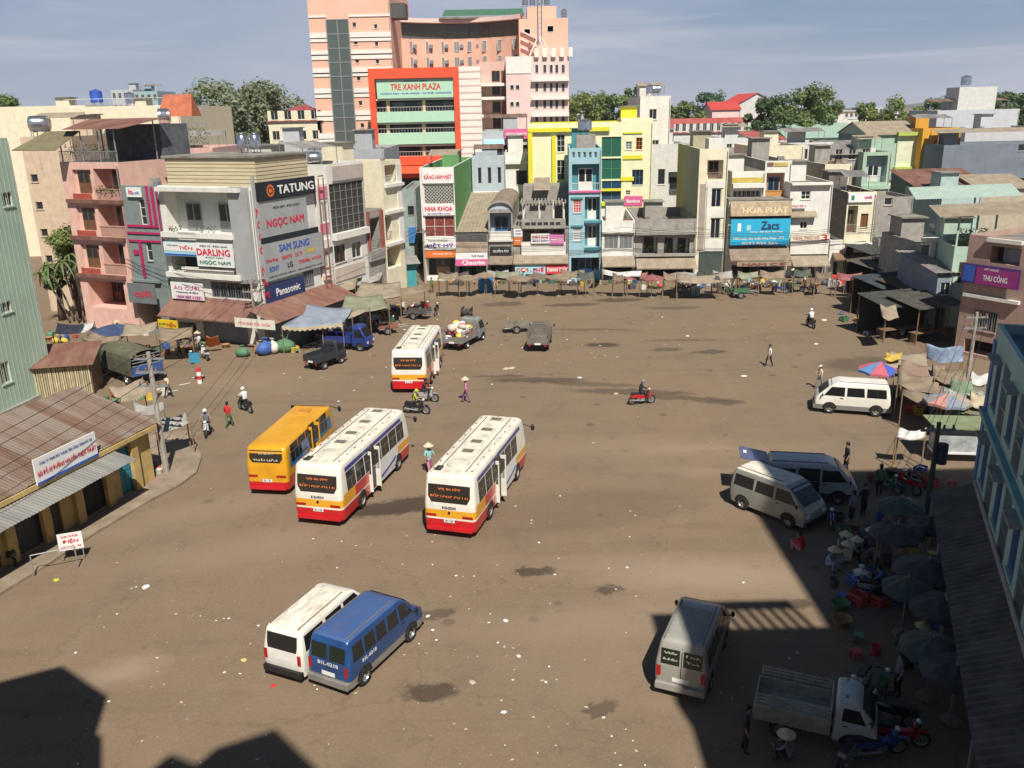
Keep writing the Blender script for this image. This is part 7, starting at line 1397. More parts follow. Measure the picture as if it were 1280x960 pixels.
for k, (x, Y, h, w_) in enumerate(((-70, 190, 12, 9), (-100, 240, 13, 11), (-130, 280, 13, 12), (35, 240, 10, 9), (70, 290, 11, 10), (110, 300, 11, 11), (85, 215, 10, 8), (130, 260, 12, 10), (50, 190, 9, 6), (25, 170, 9, 5))):
    tree('leafy tree standing among the roofs of the quarter behind', (x, Y), h, w_*.5, h*.38, 50+k, random.Random(k).choice(('mid', 'dark', 'grey')), leaves=1800, leaf=.5, clumps=16)
def palm(label, px, py, h, seed, lean):
    g = G(px, py); r = random.Random(seed); t = thing('palm_tree', label, 'tree', (g.x, g.y, 0), 0, 'slim palms by the green building')
    mb = MB(); pts = [Vector((lean*(k/5)**1.4*h*.28, 0, h*k/5)) for k in range(6)]
    for a, b in zip(pts[:-1], pts[1:]): mb.cyl(a, b, .09, .075, 6)
    mb.build('trunk', BARK, t, True); fr_ = MB(); top = pts[-1]
    for k in range(12):
        a = k*.5236+r.uniform(-.2, .2); e = r.uniform(.1, .9); prev = top; n = 7; L = r.uniform(1.3, 1.8)
        for j in range(1, n+1):
            s = j/n; p = top+Vector((math.cos(a)*L*s, math.sin(a)*L*s, L*(e*s-1.1*s*s))); w_ = .2*(1-s*.8); sd = Vector((-math.sin(a), math.cos(a), 0)); fr_.add([prev+sd*w_, p+sd*w_*.8, p, prev], [(0, 1, 2, 3)], r.randrange(3)); fr_.add([prev, p, p-sd*w_*.8-Vector((0, 0, .05)), prev-sd*w_-Vector((0, 0, .05))], [(0, 1, 2, 3)], r.randrange(3)); prev = p
    fr_.build('crown', [leaf_mat(c) for c in LSETS['mid']], t)
for k, (px, py, h, ln) in enumerate(((93, 402, 5.2, -1), (99, 404, 5.6, -.4), (105, 403, 5.4, .4), (88, 404, 4.6, -1.4), (97, 400, 6.0, .1))): palm('slim palm rising between parasols beside the green building', px, py, h, k, ln)
# ================================================================== MARKET STALLS
WOODP = M((.25, .17, .1), .8, var=.2); CRATE = M((.35, .24, .13), .8, var=.25)
def tarp(label, pts, m_, sag=.25, name='market_canopy', group='tarpaulin stalls', fringe=None, posts=True, cat='canopy', ribs=False, nseg=8):
    """pts: four (px, py, z) corners, front-left, front-right, back-right, back-left"""
    q = [G(p[0], p[1], p[2]) for p in pts]; c = sum(q, Vector())/4; t = thing(name, label, cat, (c.x, c.y, 0), 0, group); q = [p-Vector((c.x, c.y, 0)) for p in q]
    r = random.Random(int(c.x*100)); ph = r.uniform(0, 6)
    def fn(u, v):
        p = q[0].lerp(q[1], u).lerp(q[3].lerp(q[2], u), v); e = 16*u*(1-u)*v*(1-v)
        edge = .18*(math.sin(u*math.pi)*abs(2*v-1)**3+math.sin(v*math.pi)*abs(2*u-1)**3)
        return p+Vector((0, 0, -sag*e-edge+.05*math.sin(9*u+ph)*math.sin(7*v+ph)))
    mb = MB(); mb.grid(fn, nseg, nseg); cl = mb.build('cloth', m_, t, True)
    cl.modifiers.new('thick', 'SOLIDIFY').thickness = .02
    if fringe:
        mb = MB(); mb.grid(lambda u, v: fn(u, 0)-Vector((0, .02, v*(.26+.06*(1 if int(u*24) % 2 else -1)))), 24, 1); mb.build('fringe', fringe, t)
    if posts:
        for i, p in enumerate(q): mb = MB(); mb.cyl((p.x, p.y, 0), (p.x, p.y, p.z+.03), .035, n=6); mb.build('pole', WOODP, t)
    return t
def parasol(label, px, py, z, r, cols, group='market parasols', n=8, drop=.55, tilt=0):
    g = G(px, py, z); t = thing('parasol', label, 'parasol', (g.x, g.y, 0), random.Random(px).uniform(0, 1), group)
    ct = thing_part = MB()
    for i in range(n):
        a0, a1 = 6.2832*i/n, 6.2832*(i+1)/n; am = (a0+a1)/2
        mb = MB(); A = Vector((0, 0, z)); m0 = Vector((math.cos(a0)*r*.5, math.sin(a0)*r*.5, z-drop*.42)); m1 = Vector((math.cos(a1)*r*.5, math.sin(a1)*r*.5, z-drop*.42)); e0 = Vector((math.cos(a0)*r, math.sin(a0)*r, z-drop)); e1 = Vector((math.cos(a1)*r, math.sin(a1)*r, z-drop)); em = Vector((math.cos(am)*r*.93, math.sin(am)*r*.93, z-drop+.04)); mm = Vector((math.cos(am)*r*.47, math.sin(am)*r*.47, z-drop*.42-.02))
        mb.add([A, m0, mm, m1, e0, em, e1, e0-Vector((0, 0, .14)), em-Vector((0, 0, .14)), e1-Vector((0, 0, .14))], [(0, 1, 2), (0, 2, 3), (1, 4, 5, 2), (2, 5, 6, 3), (4, 7, 8, 5), (5, 8, 9, 6)]); mb.build('panel', cols[i % len(cols)], t)
    mb = MB(); mb.cyl((0, 0, 0), (0, 0, z+.12), .03, n=6); mb.build('pole', FRG, t)
    mb = MB(); mb.lathe([(.3, 0), (.3, .08), (.1, .12), (.001, .12)], 10); mb.build('base', CONC, t); return t
TARP = {'blue': two_tone('tarp_blue', (.2, .24, .3), (.27, .29, .33), 1.2), 'tan': two_tone('tarp_tan', (.26, .21, .15), (.34, .28, .2), 1.1), 'brown': two_tone('tarp_brown', (.2, .15, .1), (.28, .22, .15), 1.1), 'olive': two_tone('tarp_olive', (.19, .2, .13), (.27, .27, .19), 1.1), 'grey': two_tone('tarp_grey', (.26, .25, .23), (.36, .34, .3), 1.2), 'navy': two_tone('tarp_navy', (.03, .05, .12), (.06, .09, .18), 1.2), 'cream': two_tone('tarp_cream', (.45, .38, .26), (.55, .47, .33), 1.2), 'green': two_tone('tarp_green', (.14, .2, .13), (.22, .28, .2), 1.2), 'maroon': two_tone('tarp_maroon', (.24, .08, .08), (.32, .13, .12), 1.2), 'bright': M((.02, .26, .6), .5, var=.15), 'white': two_tone('tarp_white', (.45, .44, .42), (.62, .6, .57), 1.2), 'dgreen': two_tone('tarp_dgreen', (.05, .07, .06), (.09, .11, .09), 1.2), 'dgrey': two_tone('tarp_dgrey', (.045, .045, .048), (.08, .078, .075), 1.2)}
T = TARP; T['umber'] = two_tone('tarp_umber2', (.13, .1, .07), (.2, .155, .11), 1.1)
# left cluster in front of the appliance shop
tarp('blue grey tarpaulin stall with pale scalloped edge behind the blue truck', [(352, 408, 2.2), (428, 403, 2.3), (440, 385, 2.8), (380, 378, 2.9)], T['blue'], .2, fringe=T['cream'])
tarp('tan tarpaulin flap hanging off the blue grey stall', [(402, 404, 2.2), (440, 396, 2.3), (462, 384, 2.7), (428, 386, 2.7)], T['tan'], .15)
tarp('olive green tarpaulin stall between tan canopies', [(424, 391, 2.4), (486, 384, 2.5), (478, 368, 2.9), (432, 368, 3.0)], T['olive'], .2)
tarp('large tan canopy stretched over the middle stalls', [(438, 374, 2.7), (500, 370, 2.6), (500, 352, 3.0), (452, 352, 3.1)], T['tan'], .25)
tarp('grey brown canopy reaching out toward the open square', [(470, 374, 2.3), (536, 362, 2.4), (530, 355, 2.7), (480, 360, 2.8)], T['brown'], .15)
tarp('tan tin-like canopy beside the shop wall', [(405, 366, 2.8), (444, 360, 2.8), (446, 346, 3.2), (404, 350, 3.2)], T['tan'], .1)
tarp('narrow grey canopy behind the stalls', [(432, 357, 2.6), (474, 350, 2.6), (478, 340, 2.9), (440, 344, 2.9)], T['grey'], .1)
shed('small tin hut with a purple sign by the side street', 468, 358, 6.2, 3, 2.9, TAN, 18, rise=.6, group=None)
g = G(490, 359); t = thing('kiosk', 'teal painted kiosk with a purple panel near the dark alley', 'kiosk', (g.x+1.2, g.y, 0), R(15)); mb = MB(); mb.box(-1.5, 1.5, 0, 2, 0, 2.5); mb.build('cabin', M((.05, .3, .32), .7, var=.15), t); signpart(t, -1.7, -.3, 1.1, 2.4, -.02, M((.12, .1, .4), .6), [('TRÀ', TWH, .5, .5, .5, .3)]); mb = MB(); corr_sheet(mb, (-1.9, -.6, 2.45), (1.9, -.6, 2.45), (1.9, 2.2, 2.9), (-1.9, 2.2, 2.9)); mb.build('roof', T['grey'], t)
# left, around the army truck
parasol('dark blue parasol with pale rim near the slim palms', 141, 405, 2.4, 1.9, [T['navy'], T['navy']])
tarp('grey white tarpaulin tied beside the slim palms', [(66, 416, 1.9), (108, 414, 2.0), (118, 402, 2.3), (72, 404, 2.3)], T['white'], .25)
tarp('tan tarpaulin behind the dark blue parasol', [(150, 420, 2.0), (194, 412, 2.1), (196, 402, 2.4), (156, 404, 2.4)], T['tan'], .2)
tarp('brown awning stall by the yellow shop sign', [(196, 424, 2.0), (240, 420, 2.1), (240, 408, 2.4), (198, 408, 2.4)], T['brown'], .2)
tarp('tan tarpaulin with cream rim in front of the truck with canvas hood', [(150, 498, 1.9), (192, 482, 2.0), (178, 472, 2.4), (136, 484, 2.4)], T['tan'], .2, fringe=T['cream'])
tarp('grey tarpaulin over crates behind the concrete pole', [(170, 517, 1.3), (206, 512, 1.3), (204, 502, 1.6), (166, 503, 1.6)], T['grey'], .2)
tarp('dark grey awning beyond the shed end', [(195, 540, 1.9), (238, 527, 1.9), (232, 515, 2.2), (196, 520, 2.2)], T['grey'], .1)
tarp('orange tarpaulin leaning beside the shop shutters', [(255, 431, .5), (276, 430, .5), (272, 419, 1.5), (258, 420, 1.5)], M((.72, .2, .04), .7, var=.1), .1, posts=False)
tarp('tan awning over goods beside the maroon apartments', [(104, 424, 1.8), (140, 430, 1.8), (150, 420, 2.1), (112, 414, 2.1)], T['brown'], .2)
# far side in front of shops
for i, (px, py, w_, m_, lb) in enumerate([(583, 343, 30, 'brown', 'brown parasol before the pink sign shop'), (605, 340, 26, 'brown', 'brown parasol above the bright blue cabinet'), (648, 344, 32, 'brown', 'brown parasol under the cyan food sign'), (672, 341, 30, 'umber', 'umber parasol left of the red food sign'), (698, 342, 32, 'brown', 'brown parasol before the narrow blue house'), (855, 340, 40, 'grey', 'grey parasol before the stained low house'), (815, 343, 30, 'maroon', 'maroon scalloped parasol before the low grey house')]):
    parasol(lb, px, py, 2.3, w_/12.2/2, [T[m_]], drop=.35, group='parasols before the far shops')
tarp('long grey plastic sheet under the far shop canopy', [(753, 343, 2.2), (800, 345, 2.2), (802, 338, 2.6), (753, 337, 2.6)], T['white'], .1)
tarp('blue plastic curtain hanging beside the narrow blue house', [(741, 351, .3), (750, 351, .3), (751, 336, 2.3), (743, 336, 2.3)], T['bright'], .1, posts=False)
tarp('tan stall roof at the tall cream house', [(846, 352, 1.9), (906, 352, 1.9), (902, 342, 2.3), (846, 342, 2.3)], T['tan'], .1)
g = G(607, 364); t = thing('covered_cabinet', 'food cabinet wrapped in bright blue tarpaulin', 'cabinet', (g.x, g.y, 0)); mb = MB()
rr = random.Random(2)
mb.grid(lambda u, v: ((.72+.06*math.sin(v*9+u*20))*math.cos(6.2832*u)*(1.0 if v < .9 else .8)*(1 if abs(math.cos(6.2832*u)) < .8 else 1.02), (.5+.05*math.sin(v*7+u*25))*math.sin(6.2832*u), 1.6*v+.06*math.sin(u*19)), 24, 6); mb.v += [(0, 0, 1.68)]; n0 = len(mb.v)-1
for i in range(24): mb.f.append((6*25+i, 6*25+i+1, n0)); mb.m.append(0)
mb.build('tarpaulin', T['bright'], t); mb = MB(); mb.box(-.5, .5, -.3, .3, .05, 1.4); mb.build('cabinet_body', WOODP, t)
rt = random.Random(17); tk = ['brown', 'dgrey', 'grey', 'olive', 'brown', 'dgreen', 'umber', 'maroon']; tn = ['brown', 'charcoal', 'grey', 'olive', 'patched brown', 'dark green', 'umber', 'maroon']
for i, (px, wh) in enumerate(((560, 'at the dental house door'), (572, 'below the pink sign'), (622, 'below the vaulted house'), (635, 'left of the cyan food sign'), (716, 'at the foot of the narrow blue house'), (732, 'beside the blue curtain'), (775, 'below the low white house'), (795, 'below the low grey house'), (838, 'near the maroon parasol'), (885, 'at the tall cream house door'), (903, 'at the corner of the tall cream house'), (935, 'below the sky blue sign'), (965, 'under the carved board'), (1003, 'at the guest house doors'), (1030, 'at the guest house end'), (1062, 'at the last cream house'))):
    w_ = rt.uniform(9, 17); y_ = rt.uniform(341, 346); tarp('%s stall sheet %s' % (tn[i % 8], wh), [(px-w_, y_+3, rt.uniform(1.8, 2.1)), (px+w_, y_+3+rt.uniform(-2, 2), rt.uniform(1.8, 2.1)), (px+w_*.9, y_-5, 2.4), (px-w_*.9, y_-5, 2.4)], T[tk[i % 8]], .2, nseg=6, group='stall sheets along the far shops')
# right side, sunlit
RB2 = [M((.5, .12, .15), .7, var=.05), M((.06, .1, .42), .7, var=.05), M((.5, .12, .15), .7, var=.05), M((.12, .25, .5), .7, var=.05)]
parasol('red and blue striped parasol standing by the clean white van', 1102, 452, 2.6, 1.35, RB2, drop=.5)
parasol('pale red and grey parasol over the fruit stall', 1186, 491, 2.6, 1.25, [T['grey'], M((.5, .25, .2), .7, var=.05), T['blue']], drop=.45)
tarp('broad brown awning behind the clean white van', [(1122, 480, 2.1), (1174, 492, 2.1), (1174, 470, 2.6), (1124, 462, 2.6)], T['brown'], .25)
tarp('reddish brown awning in the middle of the sunlit stalls', [(1118, 466, 2.4), (1178, 476, 2.4), (1182, 456, 2.8), (1128, 450, 2.8)], two_tone('tarp_redbrown', (.24, .16, .12), (.31, .21, .16), 1.1), .25)
tarp('tan awning with yellow cloth thrown over its edge', [(1106, 456, 2.5), (1160, 458, 2.5), (1158, 440, 2.8), (1112, 438, 2.8)], T['tan'], .2)
tarp('brown awning against the sunlit pole', [(1168, 474, 2.5), (1212, 482, 2.5), (1206, 462, 2.9), (1166, 456, 2.9)], T['brown'], .2)
tarp('green tarpaulin peak beside the sunlit pole', [(1186, 486, 2.3), (1222, 492, 2.3), (1214, 474, 2.9), (1190, 472, 2.8)], T['green'], .1)
tarp('grey green tarpaulin with printed cloth over the fruit stall', [(1178, 500, 2.0), (1232, 508, 2.0), (1230, 488, 2.4), (1180, 484, 2.4)], two_tone('tarp_print', (.2, .25, .22), (.4, .38, .33), 3), .2)
tarp('cream tarpaulin by the turquoise house corner', [(1212, 504, 2.2), (1236, 510, 2.2), (1238, 492, 2.5), (1214, 488, 2.5)], T['cream'], .15)
tarp('white tarpaulin sheet drying near the pole foot', [(1212, 478, 2.0), (1238, 478, 2.0), (1236, 466, 2.3), (1214, 464, 2.3)], T['white'], .2)
tarp('sagging sky blue tarpaulin below the banner house', [(1156, 448, 1.8), (1204, 452, 1.9), (1204, 432, 2.8), (1158, 430, 2.8)], two_tone('tarp_sky', (.16, .22, .32), (.26, .32, .42), 1.2), .5)
tarp('wide brown tarpaulin roof running behind the clean white van', [(1128, 494, 1.9), (1186, 510, 1.9), (1192, 480, 2.3), (1130, 466, 2.3)], two_tone('tarp_umber', (.17, .13, .09), (.25, .19, .13), 1.1), .2)
tarp('wide olive brown tarpaulin roof reaching the turquoise house', [(1172, 504, 1.9), (1238, 520, 1.9), (1240, 484, 2.35), (1178, 470, 2.35)], two_tone('tarp_moss', (.2, .18, .12), (.29, .26, .18), 1.1), .2)
tarp('tan sheet lying above a dark shed', [(1104, 398, 2.6), (1124, 396, 2.6), (1120, 380, 3.1), (1100, 380, 3.1)], T['tan'], .05, posts=False)
tarp('small yellow cloth bundle spread on the tan awning', [(1104, 448, 2.85), (1126, 448, 2.85), (1128, 440, 3.0), (1108, 440, 3.0)], M((.5, .34, .06), .8, var=.2), .05, posts=False)
tarp('grey parasol cloth over a stall at the shade edge', [(1120, 545, 1.7), (1156, 547, 1.7), (1158, 535, 2.0), (1124, 534, 2.0)], T['white'], .1)
g = G(1196, 575); t = thing('glass_food_cart', 'glass sided food cart with a green flat roof', 'food cart', (g.x, g.y, 0), R(-8))
mb = MB(); mb.box(-1.35, 1.35, -.5, .5, .5, .62); mb.build('tray', WH, t); mb = MB(); mb.box(-1.3, 1.3, -.47, .47, .62, 1.45); mb.build('glass_case', M((.4, .42, .42), .25, var=.3, scale=3), t)
mb = MB(); mb.box(-1.5, 1.5, -.7, 1.3, 1.9, 1.97); mb.build('roof', M((.2, .24, .13), .8, var=.2), t)
for sx in (-1.3, 1.3):
    for sy in (-.45, .45): mb = MB(); mb.cyl((sx, sy, 0), (sx, sy, 1.9), .03, n=6); mb.build('leg', FRG, t)
# shaded stalls along the lean-to
for i, (px, py, w_, m_) in enumerate([(1128, 622, 1.9, 'dgreen'), (1165, 645, 1.8, 'dgrey'), (1122, 655, 2.0, 'dgrey'), (1162, 700, 2.4, 'dgrey'), (1136, 722, 1.7, 'dgreen'), (1182, 745, 2.2, 'dgrey'), (1168, 796, 2.0, 'dgreen'), (1200, 822, 2.2, 'dgrey')]):
    parasol(['green black parasol at the corner of the shaded market', 'charcoal parasol by the transformer pole', 'charcoal parasol before the seated traders', 'large faded grey parasol in deep shade', 'green black parasol beside the faded grey one', 'charcoal parasol touching the lean-to roof', 'green black parasol by the parked motorbikes', 'charcoal parasol at the dark end of the lean-to'][i], px, py, 2.2, w_/2, [T[m_]], drop=.4, group='parasols in the shaded market')
tarp('flat dark canvas over the shaded stalls', [(1098, 668, 1.9), (1150, 680, 1.9), (1160, 655, 2.2), (1105, 648, 2.2)], T['dgrey'], .15)
# ---- goods
rg = random.Random(21); GC = [M((.35, .2, .1), .8, var=.2), M((.5, .06, .05), .6, var=.1), M((.05, .12, .35), .6, var=.1), M((.6, .42, .06), .6, var=.1), M((.6, .58, .52), .7, var=.1), M((.08, .2, .1), .7, var=.1), M((.1, .1, .1), .7)]
CN = ['brown', 'red', 'blue', 'yellow', 'white', 'green', 'black']
def crate_mesh():
    mb = MB(); 
    for z in (0, .16, .32): 
        for sy in (-.22, .2): mb.box(-.32, .32, sy, sy+.02, z+.02, z+.13)
        for sx in (-.32, .3): mb.box(sx, sx+.02, -.2, .2, z+.02, z+.13)
    mb.box(-.3, .3, -.2, .2, .0, .018)
    for sx in (-.3, .26):
        for sy in (-.2, .16): mb.box(sx, sx+.04, sy, sy+.04, .018, .45)
    return mb.mesh('crate')
def basket_mesh(): return MB().lathe([(.001, 0), (.22, .0), (.34, .28), (.36, .3), (.33, .3), (.21, .03), (.001, .03)], 12).mesh('basket')
def bucket_mesh(): return MB().lathe([(.001, 0), (.14, 0), (.19, .34), (.2, .36), (.18, .36), (.13, .03), (.001, .03)], 12).mesh('bucket')
def stool_mesh(): m_ = MB(); m_.box(-.16, .16, -.16, .16, .26, .3); [m_.hexa([(sx*.15-.03, sy*.15-.03, 0), (sx*.15+.03, sy*.15-.03, 0), (sx*.15+.03, sy*.15+.03, 0), (sx*.15-.03, sy*.15+.03, 0)], [(sx*.12-.03, sy*.12-.03, .26), (sx*.12+.03, sy*.12-.03, .26), (sx*.12+.03, sy*.12+.03, .26), (sx*.12-.03, sy*.12+.03, .26)]) for sx in (-1, 1) for sy in (-1, 1)]; return m_.mesh('stool')
def bag_mesh(): m_ = MB(); m_.ball((0, 0, .26), .34, 9, 6, 1.1, .9, .85); m_.lathe([(.1, .5), (.05, .6), (.12, .7), (.001, .7)], 8); return m_.mesh('sack')
GM = {}
for nm, fn in (('crate', crate_mesh), ('basket', basket_mesh), ('bucket', bucket_mesh), ('stool', stool_mesh), ('sack', bag_mesh)):
    for ci in range(7):
        me = fn(); me.materials.append(GC[ci]); GM[nm, ci] = me
zones = [((445, 402), 3.0, 1.0, 20, 'by the blue truck stalls'), ((485, 388), 3.0, 1.5, 22, 'under the olive stall edge'), ((400, 415), 3, .8, 10, 'behind the blue truck'), ((345, 440), 1.8, .5, 7, 'by the awning pole'), ((130, 424), 5, 1.5, 22, 'near the dark blue parasol'), ((215, 440), 4, 1.2, 16, 'by the yellow shop sign'), ((170, 500), 2.0, 1.2, 12, 'beside the truck with canvas hood'), ((650, 354), 5, .6, 26, 'below the food signs'), ((585, 356), 4, .6, 16, 'by the bright blue cabinet'), ((830, 360), 5, .7, 16, 'by the maroon parasol'), ((930, 358), 5.5, 1.0, 40, 'before the sky blue sign shop'), ((1000, 357), 4, .8, 18, 'before the guest house'), ((1150, 500), 3, 1.0, 30, 'below the brown awnings'), ((1200, 520), 2.4, .8, 30, 'by the pale red parasol'), ((1130, 600), 2, 1.0, 10, 'at the shaded market corner'), ((1110, 680), 2.2, 2.5, 20, 'around the seated traders'), ((1130, 780), 2.5, 3, 34, 'along the shaded lean-to'), ((1112, 405), 3.5, 5, 44, 'among the dark sheds'), ((765, 355), 5, .6, 22, 'by the long plastic sheet'), ((205, 590), .7, .5, 4, 'round the concrete pole')]
for (px, py), sx, sy, n, where in zones:
    g = G(px, py)
    for _ in range(n):
        nm = rg.choice(('crate', 'crate', 'basket', 'bucket', 'stool', 'sack')); ci = 0 if nm == 'basket' and rg.random() < .6 else rg.randrange(7) if py > 375 or rg.random() < .25 else rg.choice((0, 6, 6, 4, 5))
        obj(nm, GM[nm, ci], None, None, nm != 'crate' and 40, loc=(g.x+rg.uniform(-sx, sx), g.y+rg.uniform(-sy, sy), 0), rz=rg.uniform(0, 6), label='%s %s among goods %s' % (CN[ci], {'crate': 'slatted crate', 'basket': 'round basket', 'bucket': 'plastic bucket', 'stool': 'low stool', 'sack': 'tied sack'}[nm], where), cat=nm, group='goods '+where)
# tied bundles by the awning pole
for k, (px, py, ci, s) in enumerate(((304, 446, 5, 1.3), (333, 443, 2, 1.9), (342, 441, 4, 1.7), (357, 440, 5, 1.9), (327, 441, 0, 1.4))):
    g = G(px, py); o = obj('bundle', GM['sack', ci], None, None, 40, loc=(g.x, g.y, 0), rz=k, label='%s tied bundle lying by the awning pole' % ['small green', 'blue patterned', 'pale', 'large green', 'brown'][k], cat='bundle', group='bundles by the awning pole'); o.scale = (s*1.2, s, s)
# ================================================================== PEOPLE AND MOTORBIKES
def skin_person(pose):
    """one continuous body grown round a posed skeleton; returns (mesh, bone list)"""
    J = {}; E_ = []
    def j(n, p, r): J[n] = (Vector(p), r)
    def e(a, b, kind): E_.append((a, b, kind))
    sw = .16
    if pose in ('stand', 'walk', 'carry'):
        hz = .84; st = .22 if pose != 'stand' else .04
        j('pel', (0, 0, hz), .125); j('wst', (0, .01, hz+.18), .115); j('chs', (0, .02, hz+.38), .135); j('nck', (0, .02, hz+.54), .05); j('hd', (0, .04, hz+.64), .085); j('top', (0, .03, hz+.75), .07)
        for s, n in ((-1, 'r'), (1, 'l')):
            f = s*st; j(n+'hip', (s*.09, 0, hz-.06), .095); j(n+'kn', (s*.1, f*.6+.04, .45), .062); j(n+'an', (s*.1, f-.03, .08), .042); j(n+'to', (s*.11, f+.13, .035), .04)
            j(n+'sh', (s*.175, .01, hz+.44), .06)
            if pose == 'carry': j(n+'el', (s*.27, .1, hz+.24), .042); j(n+'wr', (s*.2, .3, hz+.22), .032); j(n+'ha', (s*.17, .39, hz+.24), .036)
            else: j(n+'el', (s*.24, -f*.35-.02, hz+.18), .042); j(n+'wr', (s*.26, -f*.8+.08, hz-.04), .032); j(n+'ha', (s*.26, -f*.9+.13, hz-.13), .036)
    elif pose == 'ride':
        hz = .82
        j('pel', (0, -.12, hz), .13); j('wst', (0, -.1, hz+.18), .115); j('chs', (0, -.03, hz+.38), .135); j('nck', (0, .02, hz+.53), .05); j('hd', (0, .06, hz+.62), .085); j('top', (0, .06, hz+.73), .07)
        for s, n in ((-1, 'r'), (1, 'l')):
            j(n+'hip', (s*.1, -.08, hz-.02), .1); j(n+'kn', (s*.17, .32, hz-.02), .065); j(n+'an', (s*.17, .2, .34), .045); j(n+'to', (s*.17, .35, .29), .04)
            j(n+'sh', (s*.175, -.02, hz+.44), .06); j(n+'el', (s*.29, .18, hz+.26), .042); j(n+'wr', (s*.29, .42, hz+.2), .032); j(n+'ha', (s*.28, .5, hz+.2), .036)
    else:  # sit low / crouch
        hz = .26
        j('pel', (0, -.1, hz), .135); j('wst', (0, -.06, hz+.18), .12); j('chs', (0, .02, hz+.37), .135); j('nck', (0, .08, hz+.51), .05); j('hd', (0, .13, hz+.59), .085); j('top', (0, .13, hz+.7), .07)
        for s, n in ((-1, 'r'), (1, 'l')):
            j(n+'hip', (s*.11, -.05, hz), .1); j(n+'kn', (s*.19, .3, .5), .065); j(n+'an', (s*.17, .24, .09), .045); j(n+'to', (s*.18, .4, .04), .04)
            j(n+'sh', (s*.175, .02, hz+.43), .06); j(n+'el', (s*.25, .2, hz+.25), .042); j(n+'wr', (s*.16, .4, hz+.24), .032); j(n+'ha', (s*.12, .47, hz+.2), .036)
    e('pel', 'wst', 'shirt'); e('wst', 'chs', 'shirt'); e('chs', 'nck', 'shirt'); e('nck', 'hd', 'skin'); e('hd', 'top', 'skin')
    for n in 'rl': e('pel', n+'hip', 'pants'); e(n+'hip', n+'kn', 'pants'); e(n+'kn', n+'an', 'pants'); e(n+'an', n+'to', 'shoe'); e('chs', n+'sh', 'shirt'); e(n+'sh', n+'el', 'shirt'); e(n+'el', n+'wr', 'sleeve'); e(n+'wr', n+'ha', 'skin')
    names = list(J); me = bpy.data.meshes.new('body'); me.from_pydata([J[n][0] for n in names], [(names.index(a), names.index(b)) for a, b, _ in E_], []); o = bpy.data.objects.new('body', me); COL.objects.link(o)
    o.modifiers.new('skin', 'SKIN'); sk = me.skin_vertices[0].data
    for i, n in enumerate(names): sk[i].radius = (J[n][1],)*2; sk[i].use_root = n == 'pel'
    o.modifiers.new('sub', 'SUBSURF').levels = 1
    dg = bpy.context.evaluated_depsgraph_get(); out = bpy.data.meshes.new_from_object(o.evaluated_get(dg)); bpy.data.objects.remove(o); out.materials.clear()
    kinds = ['shirt', 'pants', 'skin', 'shoe']; idx = []
    for p in out.polygons:
        c = p.center; best = None
        for a, b, k in E_:
            A, B_ = J[a][0], J[b][0]; d = B_-A; t_ = max(0, min(1, (c-A).dot(d)/d.dot(d))); q = (c-A-d*t_).length/((J[a][1]*(1-t_)+J[b][1]*t_))
            if best is None or q < best[0]: best = (q, k)
        k = best[1]; idx.append(kinds.index('skin' if k == 'sleeve' else k))
    out.polygons.foreach_set('material_index', idx); out.polygons.foreach_set('use_smooth', [True]*len(idx)); out.update()
    return out, J['hd'][0], J['top'][0]
POSES = {k: skin_person(k) for k in ('stand', 'walk', 'carry', 'ride', 'sit')}
SKIN = M((.33, .19, .12), .6, var=.05); SHOE = M((.04, .035, .03), .7, var=0); HAIRM = M((.012, .01, .009), .5, var=0); STRAW = M((.6, .5, .32), .8, var=.1)
CL = {'white': M((.62, .62, .6), .8, var=.08), 'red': M((.5, .02, .03), .8, var=.08), 'blue': M((.06, .12, .35), .8, var=.1), 'black': M((.02, .02, .025), .8, var=.1), 'grey': M((.2, .2, .22), .8, var=.1), 'pink': M((.55, .2, .3), .8, var=.1), 'green': M((.08, .16, .07), .8, var=.1), 'cyan': M((.25, .5, .5), .8, var=.1), 'cream': M((.6, .5, .36), .8, var=.1), 'lime': M((.4, .42, .04), .8, var=.1), 'violet': M((.25, .08, .22), .8, var=.1), 'lightblue': M((.3, .42, .55), .8, var=.1), 'brown': M((.15, .09, .06), .8, var=.1)}
_pm = {}; _hm = {}
def headwear(kind, pose):
    if (kind, pose) in _hm: return _hm[kind, pose]
    h, t_ = POSES[pose][1], POSES[pose][2]; mb = MB()
    if kind == 'conical_hat': mb.lathe([(.27, -.02), (.26, -.015), (.001, .19), (.001, .18), (.25, -.03)], 14, (t_.x, t_.y, t_.z))
    elif kind == 'helmet': mb.lathe([(.115, -.05), (.135, 0), (.12, .08), (.07, .13), (.001, .145)], 12, (t_.x, t_.y, t_.z-.06)); mb.box(t_.x-.07, t_.x+.07, t_.y+.1, t_.y+.17, t_.z-.05, t_.z-.03)
    elif kind == 'cap': mb.lathe([(.1, -.01), (.105, .03), (.07, .08), (.001, .095)], 12, (t_.x, t_.y, t_.z-.02)); mb.box(t_.x-.07, t_.x+.07, t_.y+.06, t_.y+.2, t_.z-.03, t_.z-.015)
    else: mb.ball((t_.x, t_.y-.015, t_.z-.02), .1, 10, 7, .95, 1.05, .95); mb.ball((h.x, h.y-.05, h.z+.02), .085, 8, 6, 1, .9, 1.2)
    _hm[kind, pose] = mb.mesh(kind); return _hm[kind, pose]
